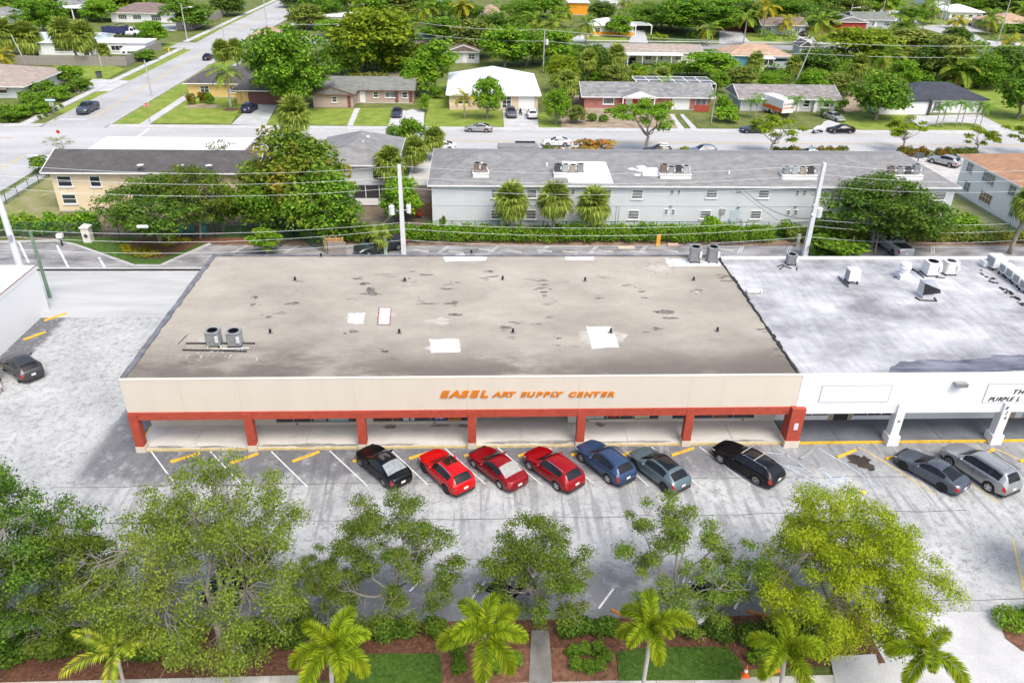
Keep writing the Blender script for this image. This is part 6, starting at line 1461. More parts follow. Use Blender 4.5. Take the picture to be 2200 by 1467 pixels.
reg('bare', oak_mesh(37,6,2.6,1.2,22,500,.12,.10,LM_OLIVE,BARK_L,blob=(.5,.9)))
def tree(kind, px, py, label, top=None, wpx=None, cat='tree', name=None, rz=None, hs=None, ws=None, group=None, at=None, z=0, sub=False):
    x,y = at if at else G(px,py); me, tk = PROTO[kind]
    co = PROTO.get(('size',kind))
    if co is None:
        v = np.zeros(len(me.vertices)*3,np.float32); me.vertices.foreach_get('co',v); v = v.reshape(-1,3)
        co = (float(v[:,2].max()), float(np.percentile(np.abs(v[:,0]),98.5))*2); PROTO[('size',kind)] = co
    H = ZT(x,y,top)-z if top is not None else (hs or co[0]); Wd = wpx*.92/PXM(x,y,H*.6) if wpx else (ws or co[1]*H/co[0])
    t = thing(name or ('tree' if cat == 'tree' else 'shrub'), label, cat, (x,y,z), rz if rz is not None else random.uniform(0,6.28), group)
    sx, sz = Wd/co[1], H/co[0]
    piece('crown', me, t, sc=(sx,sx,sz)); piece('trunk' if cat == 'tree' else 'stem', tk, t, sc=(min(sx,1.3),min(sx,1.3),sz)); return t
# ---- palms
def pinnate(L, n, ll, w, droop, tip, seed, plume=False, mat=None, hang=.35, a0=.0):
    g = np.random.default_rng(seed); ts = np.linspace(0,1,15); P = [np.zeros(3)]; ang = a0
    for i in range(14):
        ang = a0-droop*(ts[i]**1.3); P.append(P[-1]+np.array([math.cos(ang),0,math.sin(ang)])*L/14)
    P = np.array(P); V = []; F = []
    def quad(p,d,l,wd,nrm):
        s = np.cross(d,nrm); s /= np.linalg.norm(s)+1e-9; m = p+d*l*.45; e = p+d*l; e = e+np.array([0,0,-l*hang*.5])
        o = len(V); V.extend([p,m+s*wd,e,m-s*wd]); F.append((o,o+1,o+2,o+3))
    for k in range(n):
        t = .10+.90*(k+.5)/n; i = min(13,int(t*14)); f = t*14-i; p = P[i]+(P[i+1]-P[i])*f; tv = P[i+1]-P[i]; tv /= np.linalg.norm(tv)
        side = np.array([0,1.,0]); upv = np.cross(tv,side); upv = -upv if upv[2] < 0 else upv
        l = ll*(math.sin(math.pi*min(1,.14+.82*t))**.7)*(.9+.2*g.random())
        if plume:
            for q in range(7):
                a = 2*math.pi*(q+g.random())/7; dv = tv*(.6+.2*g.random())+(side*math.cos(a)+upv*math.sin(a))*.95; dv /= np.linalg.norm(dv); quad(p,dv,l,w,np.cross(dv,tv)+1e-3)
        else:
            for sg in (1,-1):
                dv = tv*(.55+.35*t)+side*sg*.9+upv*(.18-hang*.5+.1*g.normal()); dv /= np.linalg.norm(dv); quad(p,dv,l,w,upv)
    o = len(V); r = .028*max(1,L/3)
    for i in range(15):
        rr_ = r*(1-ts[i]*.8)
        for dy,dz in ((1,0),(0,1),(-1,0),(0,-1)): V.append(P[i]+np.array([0,dy*rr_,dz*rr_]))
    for i in range(14):
        for k in range(4): F.append((o+i*4+k,o+(i+1)*4+k,o+(i+1)*4+(k+1)%4,o+i*4+(k+1)%4))
    return np_mesh('frond',np.array(V),np.array(F),mat)
def fan(seed, pet=.85, R=1.05, n=24, mat=None, droop=.5):
    g = np.random.default_rng(seed); V = []; F = []; c = np.array([pet,0,pet*.10]); r = .02
    for k in range(n):
        a = (k/(n-1)-.5)*R_(300); l = R*(.72+.28*math.cos(a*.5))*(.92+.16*g.random()); d = np.array([math.cos(a),math.sin(a),.10]); s = np.array([-math.sin(a),math.cos(a),0]); w = .085*R
        m = c+d*l*.55+np.array([0,0,.05]); e = c+d*l+np.array([0,0,-droop*l*.5*(.6+.8*g.random())]); o = len(V); V += [c,m+s*w,e,m-s*w]; F.append((o,o+1,o+2,o+3))
    o = len(V)
    for p in (np.zeros(3),c):
        for dy,dz in ((1,0),(0,1),(-1,0),(0,-1)): V.append(p+np.array([0,dy*r,dz*r]))
    for k in range(4): F.append((o+k,o+4+k,o+4+(k+1)%4,o+(k+1)%4))
    return np_mesh('frond',np.array(V),np.array(F),mat)
COCO = [pinnate(4.0,34,.95,.065,1.5,0,1,mat=PM_COCO,a0=1.0),pinnate(4.0,34,.95,.065,1.4,0,2,mat=PM_COCO,a0=.45),pinnate(3.8,34,.9,.065,1.2,0,3,mat=PM_COCO,a0=-.1),pinnate(3.4,30,.75,.035,.9,0,4,mat=PM_COCOY,a0=-.6)]
COCOY = [pinnate(4.0,34,.95,.065,1.5,0,5,mat=PM_COCOY,a0=1.0),pinnate(4.0,34,.95,.065,1.4,0,6,mat=PM_COCOY,a0=.45),pinnate(3.8,34,.9,.065,1.2,0,7,mat=PM_COCOY,a0=-.1),pinnate(3.4,30,.75,.035,.9,0,8,mat=PM_COCOY,a0=-.6)]
FOX = [pinnate(2.5,58,.66,.032,2.1,0,11,True,PM_FOX,.3,1.3),pinnate(2.7,60,.70,.032,2.2,0,12,True,PM_FOX,.3,1.0),pinnate(2.6,60,.70,.032,2.1,0,13,True,PM_FOX,.3,.6),pinnate(2.4,56,.66,.032,1.8,0,14,True,PM_FOX,.3,.15)]
ARECA = [pinnate(2.6,26,.62,.035,1.2,0,15,mat=PM_ARECA,a0=1.1,hang=.5),pinnate(2.7,26,.65,.035,1.3,0,16,mat=PM_ARECA,a0=.7,hang=.5),pinnate(2.6,26,.65,.035,1.2,0,17,mat=PM_ARECA,a0=.25,hang=.5)]
XMAS = [pinnate(2.0,24,.5,.03,1.9,0,18,mat=PM_XMAS,a0=1.0),pinnate(2.0,24,.5,.03,1.7,0,19,mat=PM_XMAS,a0=.55),pinnate(1.9,24,.48,.03,1.4,0,20,mat=PM_XMAS,a0=.1)]
SAB = [fan(1,mat=PM_SABAL),fan(2,mat=PM_SABAL,droop=.8),fan(3,mat=PM_SABAL,droop=1.1)]; SABD = [fan(4,mat=PM_DEAD,droop=1.2)]
TRK = {}
def trunk_mesh(h, r, lean=(0,0), mat=None, boots=False, bulge=1.0):
    b = MB(); n = 7; pts = [(lean[0]*(t**1.6),lean[1]*(t**1.6),h*t) for t in np.linspace(0,1,n)]; rs = [r*(1.25-.35*min(1,t*4)) * (1+.12*math.sin(math.pi*t)*bulge) for t in np.linspace(0,1,n)]
    b.tube(pts,rs,9); return b.mesh('trunk',mat or PALMTRUNK,smooth=True)
def palm(kind, px, py, label, top=None, h=None, lean=(0,0), s=1.0, n=None, rz=None, at=None, z=0, group=None, dead=True, seed=None, hpx=None, wpx=None):
    """top: pixel row of the crown heart"""
    if hpx: at = G(px,py,h)
    x,y = at if at else G(px,py); H = h or max(1.0,ZT(x,y,top)); s = wpx/PXM(x,y,H)/3.7 if wpx else s; g = random.Random(seed if seed is not None else int(px*7+py))
    t = thing('palm_tree',label,'palm tree',(x,y,z),0,group)
    rad = {'coco':.15,'cocoy':.15,'sabal':.19,'fox':.11,'areca':.08,'xmas':.085,'royal':.17}[kind]*s**.5
    piece('trunk',trunk_mesh(H,rad,lean,M("grey_palm_trunk",(.40,.38,.35),var=.15,scale=3) if kind in('fox','xmas','areca','royal') else PALMTRUNK),t)
    hx,hy = lean
    if kind in ('fox','xmas','areca','royal'):
        piece('crown_shaft',MB().tube([(0,0,-.5*s),(0,0,.0),(0,0,.35*s)],[.09*s,.10*s,.04*s],8).mesh('crown_shaft',M("shaft_green",(.20,.30,.06),var=.12),smooth=True),t,(hx,hy,H))
    F = {'coco':COCO,'cocoy':COCOY,'sabal':SAB,'fox':FOX,'areca':ARECA,'xmas':XMAS,'royal':COCO}[kind]
    n = n or {'coco':22,'cocoy':20,'sabal':48,'fox':9,'areca':9,'xmas':11,'royal':14}[kind]; a = g.uniform(0,6.28)
    for k in range(n):
        a += 2.39996+g.uniform(-.15,.15); q = (k+.5)/n
        if kind == 'sabal':
            el = R_(80-135*q+g.uniform(-8,8)); me = F[0 if q < .35 else (1 if q < .7 else 2)]; sc = s*g.uniform(.85,1.1)
            piece('frond',me,t,(hx,hy,H-.25*q*s),(g.uniform(-.3,.3),-el,a),(sc,sc,sc))
        else:
            i = min(len(F)-1,int(q*len(F))); sc = s*g.uniform(.88,1.08); piece('frond',F[i],t,(hx,hy,H),(g.uniform(-.2,.2),g.uniform(-.12,.12),a),(sc,sc,sc))
    if kind == 'sabal' and dead:
        for k in range(6): piece('dead_frond',SABD[0],t,(hx,hy,H-.4*s),(0,R_(62+g.uniform(-8,18)),g.uniform(0,6.28)),(s*.8,)*3)
    if kind in ('coco','cocoy'):
        b = MB()
        for k in range(6): aa = g.uniform(0,6.28); b.lathe([(0,-.13),(.10,-.05),(.10,.06),(0,.14)],6,(.3*math.cos(aa),.3*math.sin(aa),-.28-.1*g.random()))
        o = piece('coconuts',b.mesh('coconuts',M("coconut_husk",(.30,.24,.06),var=.3)),t,(hx,hy,H)); o['kind'] = 'stuff'
    return t
# ---- hedges: one leafy body along a line
def hedge(label, pts, w, h, mat=None, size=.09, dens=300, z=0, world=True, name='hedge', rag=.25, seed=None, cat='hedge'):
    pts = [np.array(p if world else G(*p),float) for p in pts]; g = np.random.default_rng(seed if seed is not None else int(abs(pts[0][0]*10+pts[0][1])))
    C = []; Rr = []
    for a,c in zip(pts[:-1],pts[1:]):
        L = np.linalg.norm(c-a); m = max(2,int(L/(w*.45)))
        for k in range(m):
            p = a+(c-a)*(k+g.random())/m; hh = h*(1+g.uniform(-rag,rag)); C.append((p[0]+g.uniform(-.18,.18)*w,p[1]+g.uniform(-.18,.18)*w,hh*.48)); Rr.append((w*.48,w*.45,hh*.52))
    L = sum(np.linalg.norm(c-a) for a,c in zip(pts[:-1],pts[1:])); n = int(min(26000,dens*L*w))
    V,F = leaves(C,Rr,n,size,.6,.78,.6,seed=int(g.integers(1e6))); V[:,2] = np.maximum(V[:,2],.02)+z
    c0 = pts[0]; t = thing(name,label,cat,(c0[0],c0[1],0)); V -= np.array([c0[0],c0[1],0]); piece('foliage',np_mesh('foliage',V,F,mat or LM_HEDGE),t)
    b = MB(); k = 0
    for a,c in zip(pts[:-1],pts[1:]):
        L = np.linalg.norm(c-a); m = max(2,int(L/.8))
        for k in range(m):
            p = a+(c-a)*(k+.5)/m; b.tube([(p[0],p[1],-.02),(p[0]+.1,p[1]+.05,h*.5)],.03,4,False)
    o = b.build('stems',BARK,t); o['kind'] = 'stuff'; return t

# ================================================================ PLANTING, FRONT STRIP
tree('oakB',38,1395,'big dark oak at the lower left corner with dense drooping sprays',top=985,wpx=430,rz=.4)
tree('oakD',200,1400,'low dark oak filling the bed right of the lower left corner tree',top=1120,wpx=260,rz=2.2)
tree('oakA',478,1392,'wide pale green oak with leaning trunk beside the left hedge',top=1042,wpx=490,rz=1.0)
tree('oakC',848,1335,'slim open oak between the left hedge and the middle foxtail palm',top=1092,wpx=305,rz=.3)
tree('oakC',705,1345,'small olive oak behind the second foxtail palm',top=1190,wpx=160,rz=2.5)
tree('oakD',1150,1335,'small oak standing at the head of the front walk',top=1120,wpx=255,rz=4.0)
tree('oakE',1450,1325,'sparse see-through oak between the walk and the lime tree',top=1118,wpx=330,rz=5.2)
tree('limeoak',1775,1368,'broad yellow-green oak by the entrance drive',top=1092,wpx=375,rz=.9)
tree('oakC',2262,1260,'oak reaching in at the right edge above the corner bed',top=1120,wpx=170,rz=.2)
hedge('dark clipped hedge right of the pale oak trunk',[(522,1378),(600,1372),(692,1365)],1.7,1.0,LM_HEDGED,.07,900,world=False)
hedge('low hedge behind the left turf patch',[(770,1370),(860,1365),(955,1360)],1.2,.9,LM_OAKD,.08,700,world=False)
hedge('low hedge right of the front walk',[(1200,1360),(1260,1358),(1330,1358)],1.1,.9,LM_OAKD,.08,700,world=False)
hedge('dark hedge under the sparse oak running to the lime tree',[(1478,1365),(1580,1368),(1700,1370),(1760,1370)],1.4,1.0,LM_HEDGED,.07,800,world=False)
hedge('low loose hedge along the bed at the lower left',[(-40,1420),(80,1405),(190,1400),(400,1390)],1.8,1.2,LM_OAKD,.10,420,world=False)
hedge('rounded hedge in the corner bed right of the entrance drive',[(2165,1345),(2230,1345),(2300,1350)],1.9,1.2,LM_HEDGE,.07,800,world=False)
bl = ['left of the walk, behind the palm','left of the walk, front left','left of the walk, nearest the walk','left of the walk, by the palm stem','left of the walk, lower middle']
for i,(px,py) in enumerate(((985,1408),(988,1440),(1078,1425),(1108,1425),(1060,1442))): tree('bushdark',px,py,'round dark green shrub '+bl[i],cat='shrub',hs=.75,ws=.78,group='round shrubs beside the front walk')
bl = ['rear left','rear middle','rear right','front left','front middle','front right','far right']
for i,(px,py) in enumerate(((1230,1408),(1256,1402),(1282,1402),(1238,1435),(1262,1440),(1288,1436),(1302,1418))): tree('bushdark',px,py,bl[i]+' round shrub of the cluster right of the front walk',cat='shrub',hs=.72,ws=.70,group='round shrub cluster right of the walk')
tree('bushdark',1640,1412,'round dark shrub beside the right turf patch',cat='shrub',hs=.9,ws=1.6)
palm('areca',240,1398,'feathery pale green palm at the lower left',h=3.6,hpx=1,s=.92,n=8,lean=(.2,0))
palm('fox',697,1393,'foxtail palm in front of the left hedge',h=4.6,hpx=1,s=0.88,n=8,seed=5,lean=(.3,0))
palm('fox',1042,1368,'foxtail palm left of the front walk',h=4.8,hpx=1,s=0.91,n=9,seed=6)
palm('fox',1400,1352,'foxtail palm standing on the right turf patch',h=5.2,hpx=1,s=0.82,n=8,seed=9)
palm('fox',1702,1408,'foxtail palm beside the traffic cone',h=4.4,hpx=1,s=0.84,n=8,seed=12,lean=(-.3,.1))
palm('fox',1992,1402,'foxtail palm in front of the entrance drive',h=4.6,hpx=1,s=0.82,n=7,seed=15)

# ================================================================ BEHIND THE SHOPS
hedge('long clipped hedge between the rear lot and the grey apartments',[(4,38.7),(20,38.6),(45,38.5),(58,38.5)],1.9,1.9,LM_HEDGE,.13,260)
hedge('wild hedge behind the white shop lot',[(60,38.9),(78,38.7),(95,38.5),(110,38.5)],1.8,1.7,LM_OLIVE,.13,200)
hedge('creeper covered fence behind the left lot',[(-36,40.2),(-29,40.2),(-19,40.5)],1.4,2.6,LM_BRT,.16,330)
hedge('creepers along the green mesh fence by the apartments',[(10,41.0),(30,41.4),(48,41.4),(64,41.2)],.9,1.1,LM_BRT,.13,170)
tree('yardoak',345,520,'oak with bare pale trunk growing from the planted island',top=375,wpx=225,rz=.7)
tree('yardoak2',430,512,'bushy oak before the pale yellow apartments',top=352,wpx=150,rz=2.0)
tree('tall',480,495,'narrow bright tree at the right end of the yellow apartments',top=395,wpx=95)
tree('bare',497,420,'thin pale tree rising over the yellow block roof',top=292,wpx=80)
tree('rust',640,485,'great rust-tipped dark tree between the yellow block and the gabled house',top=272,wpx=225,rz=1.0)
tree('mango',700,515,'broad deep green tree with low boughs left of the concrete pole',top=345,wpx=175,rz=.5)
tree('mango',580,500,'dense deep green tree under the rust-tipped tree',top=360,wpx=150,rz=2.9)
tree('tall',575,548,'small bright sapling behind the store at the kerb end',top=488,wpx=70)
tree('bright',862,478,'bright green tree between the gabled house and grey block',top=375,wpx=95)
palm('sabal',842,440,'fan palm beside the gabled house',top=348,wpx=78,n=56)
palm('sabal',893,372,'fan palm at the grey block corner by the street',top=322,wpx=70,n=56)
palm('sabal',934,345,'leaning fan palm near the street behind the gabled house',top=298,wpx=60,n=50)
tree('round2',880,338,'dark round tree at the street behind the gabled house',top=250,wpx=92)
palm('sabal',820,545,'ragged young fan palm behind the green pickup',h=2.0,s=.8,n=14)
palm('sabal',1097,508,'fan palm with rough trunk, left of the three by the grey block',top=432,s=1.3,n=58,seed=3)
palm('sabal',1188,512,'fan palm in the middle of the three by the grey block',top=428,s=1.3,n=58,seed=4)
palm('sabal',1271,508,'fan palm, right of the three by the grey block',top=440,s=1.25,n=58,seed=8)
tree('yardoak',1872,528,'large dark oak before the right end of the grey block',top=372,wpx=235,rz=.9)
tree('yardoak2',1950,520,'lower dark oak joined to the big one by the grey block',top=415,wpx=160,rz=3.0)
palm('sabal',2168,545,'fan palm leaning before the white two-storey block',top=435,s=1.25,lean=(.6,.1))
tree('bushbright',1527,505,'rounded bright shrub before the grey apartment door',cat='shrub',top=465,wpx=62)
tree('bushbright',2070,500,'sprawling shrub at the corner of the white block',cat='shrub',top=462,wpx=90)
tree('bush',1760,520,'shrub at the foot of the right concrete pole',cat='shrub',top=470,wpx=60)
tree('bush',1690,508,'tall weed shrub left of the right concrete pole',cat='shrub',top=472,wpx=36)
tree('bush',952,500,'thin upright weed against the grey block wall',cat='shrub',top=463,wpx=16)
tree('bush',1790,545,'overgrown shrub behind the wooden screen in the rear lot',cat='shrub',top=505,wpx=130)
tree('bush',102,372,'shrub at the left gable of the yellow block',cat='shrub',top=335,wpx=60)
tree('bare',135,330,'bare twiggy bush at the street corner',top=293,wpx=70)
hedge('yellow and red groundcover bed on the planted island',[(268,532),(282,545),(320,552),(345,545)],1.2,.55,LM_GOLD,.09,420,world=False)
hedge('second strip of yellow groundcover by the island oak',[(352,530),(380,522),(402,520)],1.0,.6,LM_GOLD,.09,420,world=False)
tree('croton',312,542,'dark red and brown shrub amid the yellow groundcover',cat='shrub',hs=.8,ws=1.8)
# ================================================================ ALONG THE STREET
tree('streetdark',1386,330,'lone street tree with bent bare trunk before the brick house',top=215,wpx=122,rz=1.3)
tree('flower',1275,334,'flowering shrub with orange and red blossom behind the grey roof',cat='shrub',top=298,wpx=95)
tree('street',1657,336,'yellow-green street tree beside the orange tipped hedge',top=252,wpx=115,rz=.4)
tree('street',1936,326,'thin yellow-green street tree right of the black sedan',top=252,wpx=90,rz=2)
tree('street',2095,330,'low yellow-green street tree near the right edge',top=275,wpx=78,rz=4)
tree('street',2200,335,'yellow-green street tree cut by the right edge',top=258,wpx=100,rz=3)
hedge('street hedge beside the dark dumpster',[(1150,333),(1205,333)],1.3,1.3,LM_CROTON,.13,260,world=False)
hedge('grey-leaved street hedge left of the flowering shrub',[(1208,333),(1245,333)],1.2,1.1,LM_OLIVE,.12,260,world=False)
hedge('street hedge between the two utilities',[(1440,333),(1478,333)],1.3,1.2,LM_OLIVE,.13,260,world=False)
hedge('long orange tipped street hedge under the street tree',[(1658,334),(1740,335),(1812,335)],1.6,1.4,LM_CROTON,.13,300,world=False)
hedge('orange tipped street hedge by the silver crossover',[(1925,336),(2010,337),(2088,338)],1.6,1.4,LM_CROTON,.13,300,world=False)
palm('sabal',641,330,'pale fan palm rising above the rust-tipped tree by the street',top=245,wpx=88,n=64)
palm('royal',497,236,'tall drooping palm before the yellow house',top=158,s=.95,n=16)
tree('round',628,236,'huge round dark green tree between the yellow and tan houses',top=55,wpx=188,rz=.3)
palm('sabal',482,150,'fan palm thicket by the side street, left stem',top=108,wpx=50,n=60); palm('sabal',512,152,'fan palm thicket by the side street, right stem',top=106,wpx=50,n=60)
for i,(px,py,k) in enumerate(((412,225,'croton'),(437,222,'croton'),(452,224,'bushbright'))): tree(k,px,py,['red-tipped shrub left in the round bed of the yellow house','taller mixed shrub in the round bed of the yellow house','green shrub right in the round bed of the yellow house'][i],cat='shrub',top=py-26,wpx=24)
struct('mulch_ring',MB().sheet([(G(436,229)[0]+3.4*math.cos(a),G(436,229)[1]+1.6*math.sin(a)) for a in np.linspace(0,6.0,18)],.03),SOIL)
struct('mulch_ring.001',MB().sheet([(G(497,236)[0]+1.6*math.cos(a),G(497,236)[1]+1.3*math.sin(a)) for a in np.linspace(0,6.0,18)],.03),MULCH_T)
palm('cocoy',998,255,'small yellowing palm on the white roof house lawn',top=208,s=.72,n=14)
tree('bright',1047,256,'round bright tree on the lawn before the white pyramid roof',top=160,wpx=66)
tree('tall',935,200,'tall bright tree left of the white pyramid roof',top=80,wpx=92); tree('bright',900,205,'bright lumpy tree beside the tan house roof',top=118,wpx=85)
tree('bushbright',912,240,'dark cone shrub at the end of the tan house',cat='shrub',top=200,wpx=30); tree('bush',940,212,'round shrub beside the lawn of the white roof house',cat='shrub',top=184,wpx=28)
tree('yellow',1205,200,'yellow-green tree right of the white pyramid roof',top=115,wpx=70); tree('olive',1215,228,'grey-green tree in the yard left of the brick house',top=150,wpx=62); tree('bright',1194,268,'bright bush tree beside the white garage',top=185,wpx=58)
tree('olive',1240,265,'thin orange-tinted bush at the bare yard edge',top=225,wpx=40,cat='shrub')
hedge('clipped round shrub before the brick house',[(1272,262),(1300,262)],1.8,1.6,LM_MANGO,.13,300,world=False); hedge('low shrub under the brick house window',[(1300,243),(1328,243)],1.2,1.0,LM_BRT,.13,260,world=False)
palm('xmas',1527,270,'slender leaning palm right of the brick house',top=205,s=.9,n=10)
tree('bright',1540,200,'bright tree at the grey house gable',top=150,wpx=50); tree('bushbright',1560,262,'bright hedge shrub left of the box truck',cat='shrub',top=228,wpx=62); tree('round2',1510,195,'dark tree between the brick and grey houses',top=165,wpx=55)
for i,(px,py,tp) in enumerate(((1610,252,218),(1622,256,214),(1693,250,217),(1708,252,214),(1758,250,218),(1780,252,222))): palm('xmas',px,py,['left palm of the pair beside the box truck cab','right palm of the pair beside the box truck cab','left palm of the middle pair before the grey house','right palm of the middle pair before the grey house','left palm of the right pair before the grey house','right palm of the right pair before the grey house'][i],top=tp,s=1.0,group='paired small palms before the grey house')
tree('bushdark',1772,250,'dark low shrub by the white porch column',cat='shrub',hs=1.3,ws=2.6); tree('bush',1805,238,'upright dark shrub at the end of the grey house',cat='shrub',top=205,wpx=26)
tree('round2',1880,258,'big dark spreading tree with forked trunk left of the blue-black roof',top=150,wpx=130)
for i,(px,py,tp) in enumerate(((2010,272,232),(2022,274,226),(2052,273,224),(2064,272,228),(2092,273,226),(2104,275,232))): palm('xmas',px,py,['first','second','third','fourth','fifth','sixth'][i]+' from the left of six small palms in the drive island',top=tp,s=1.05,group='six small palms on the drive island')
tree('round2',2185,255,'dark tree at the right edge beside the lawn',top=140,wpx=110)
# left gardens
gl = ['under the east eave of the tan roofed house','beside the driveway of the tan roofed house','mid bed before the tan roofed house','in the corner bed by the street sign','at the front of the corner bed','at the left end of the corner bed','along the walk of the tan roofed house','behind the corner bed by the grey wall','at the lower left of the corner garden','middle of the corner garden','tall, by the tan roofed house corner']
for i,(px,py,tp,w,k) in enumerate(((150,176,140,70,'bushbright'),(165,196,170,60,'bush'),(128,215,185,60,'bushbright'),(85,235,200,60,'bush'),(45,252,225,70,'bushbright'),(12,250,222,60,'bush'),(185,192,172,34,'bushbright'),(70,222,195,50,'bush'),(20,262,235,50,'bush'),(98,244,220,46,'bushbright'),(95,205,172,50,'bush'))): tree(k,px,py,'leafy garden shrub '+gl[i],cat='shrub',top=tp,wpx=w)
for i,(px,py) in enumerate(((86,256),(98,250),(110,244),(122,238),(132,232),(118,240))[:5]): tree('bushdark',px,py,['nearest','second','third','fourth','farthest'][i]+' small dark potted-looking shrub along the corner walk',cat='shrub',hs=.7,ws=.8,group='small shrubs along the corner walk')
tree('round',97,72,'big round bright tree behind the white fenced house',top=-5,wpx=112)
palm('sabal',172,138,'left of two tall fan palms before the wooden fence',top=72,wpx=72,n=60,lean=(-2.2,0)); palm('sabal',207,140,'right of two tall fan palms before the wooden fence',top=78,wpx=72,n=60,lean=(-1.6,0))
palm('sabal',20,120,'fan palm at the left edge behind the fence',top=72,wpx=70,n=60); palm('sabal',65,118,'shaggy fan palm by the left utility pole',top=80,wpx=75,n=60)
palm('cocoy',8,150,'yellow fronded palm at the left edge',top=120,s=1.0); palm('coco',6,48,'palm at the upper left edge',top=8,s=1.2)
tree('bright',330,100,'round tree on the verge by the side street',top=42,wpx=66)
tree('round2',405,62,'flat spreading bright tree by the crossing lamp',top=-2,wpx=112)
palm('sabal',225,122,'low bushy palm inside the fence corner',h=1.5,s=1.0); tree('bush',310,130,'creeping shrub along the end of the wooden fence',cat='shrub',top=108,wpx=60)
palm('xmas',552,80,'tiny palm on the verge beyond the crossing',top=70,s=1.2)
tree('olive',660,62,'light flowering tree before the white flat house',top=8,wpx=85); tree('bright',715,78,'bright tree right of the great round tree',top=40,wpx=80); tree('mango',690,50,'dark tree behind the white flat house',top=-15,wpx=100)
# the wooded middle block and the far tree line
mid = [('yellow',815,150,18,150,'yellow topped broad tree over the wooded lot'),('mango',775,150,55,110,'dark tree at the left of the wooded lot'),('deep',865,148,70,90,'shadowy tree at the right of the wooded lot'),('mango',745,158,60,70,'dark tree behind the great round tree'),
 ('round2',955,88,38,85,'dark green tree above the tall bright tree'),('olive',1022,120,45,85,'orange-brown leaved tree behind the white pyramid roof'),('bright',1085,140,55,85,'fresh green tree right behind the white pyramid roof'),('mango',1130,138,55,90,'deep green tree by the backyard pole'),
 ('bright',1185,135,62,80,'bright green tree beside the backyard transformer'),('deep',1060,90,30,80,'dark tree among far palms'),('round2',1110,75,35,70,'round tree at the far block centre'),('mango',1240,130,95,60,'dark bush tree before the far road'),('deep',1275,170,95,60,'shaded thicket tree left of the long hedge'),
 ('olive',1320,185,140,50,'greyish tree behind the pool enclosure'),('bright',1290,178,155,50,'small bright tree behind the brick house'),('yellow',1370,180,155,36,'small yellow-green tree beside the pool cage'),
 ('bright',1520,165,112,90,'leafy tree left of the blue house lawn'),('olive',1590,178,145,50,'scrubby tree behind the grey house'),('bright',1650,188,160,40,'green tree behind the grey house ridge'),('deep',1745,160,105,80,'dark thicket tree right of the blue house'),('bright',1740,200,150,60,'bright tree behind the grey house right end'),('olive',1790,200,160,66,'pale bush tree behind the grey house corner'),
 ('yellow',1842,130,62,125,'yellow dome tree before the red house'),('mango',1905,115,60,70,'dark tree right of the yellow dome tree'),('olive',1960,125,68,130,'grey-green thicket tree at the right middle block'),('deep',1990,165,95,70,'shadowed thicket tree behind the blue-black roof'),('olive',2030,170,80,90,'scrubby thicket tree above the blue-black roof'),('mango',2105,185,110,80,'dark thicket tree right of the coconut palms'),('deep',2150,180,100,80,'dark tree at the right thicket edge'),('bright',1935,185,130,60,'fresh tree behind the dark spreading tree'),
 ('mango',1420,60,8,110,'wide dark tree behind the clipped far hedge'),('round',1500,72,-5,140,'very wide spreading green tree over the far lawn'),('deep',1590,62,5,80,'dark tree left of the far grey house'),('mango',1690,40,-8,100,'dark tree behind the far grey house'),('deep',1770,62,20,60,'dark tree right of the far grey house'),('bright',1560,45,-12,90,'light tree above the far lawn'),
 ('bright',1330,75,35,50,'ball-clipped tree before the yellow and white house'),('mango',1395,45,5,70,'tree behind the open white carport'),('deep',1290,42,5,50,'tree between the orange and white houses'),('bright',1170,35,-5,80,'bright tree left of the orange house'),('mango',1120,40,0,70,'dark far tree left of the orange house'),
 ('olive',870,40,-10,90,'hazy olive tree on the top edge'),('mango',930,40,-15,70,'dark tree by the pale blue house'),('bright',810,40,-10,80,'bright tree at the top edge over the wooded lot'),('mango',1010,45,5,50,'dark little tree under the orange palm'),('round2',740,18,-25,70,'dark tree on the top edge near the side street'),('deep',640,12,-22,60,'dark tree on the top edge right of the side street'),
 ('bright',220,42,2,70,'yellow-green tree right of the carport'),('yellow',270,20,-18,90,'golden tree behind the brown roof house'),('mango',40,28,-20,60,'dark tree at the upper left'),('deep',490,30,-15,60,'dark tree by the grey side fence'),('olive',160,20,-22,80,'hazy tree behind the carport'),('mango',360,10,-28,70,'dark tree behind the brown roof house right'),
 ('mango',1960,50,15,60,'round shrub tree before the long white house'),('deep',2050,92,60,50,'dark rounded tree on the far right lawn'),('mango',2165,62,45,100,'dark bush tree before the tan hipped roof house'),('mango',2080,25,-15,80,'dark tree at the top edge near the long pole'),('deep',2150,30,-15,80,'dark tree at the top right edge'),('bright',1880,30,-15,70,'bright tree above the red house'),('olive',1820,38,-12,70,'olive tree behind the red house'),('mango',1760,15,-30,90,'dark tree on the top edge right of middle')]
for k,px,py,tp,w,lab in mid: tree(k,px,py+4,lab,top=tp-4,wpx=w*1.28)
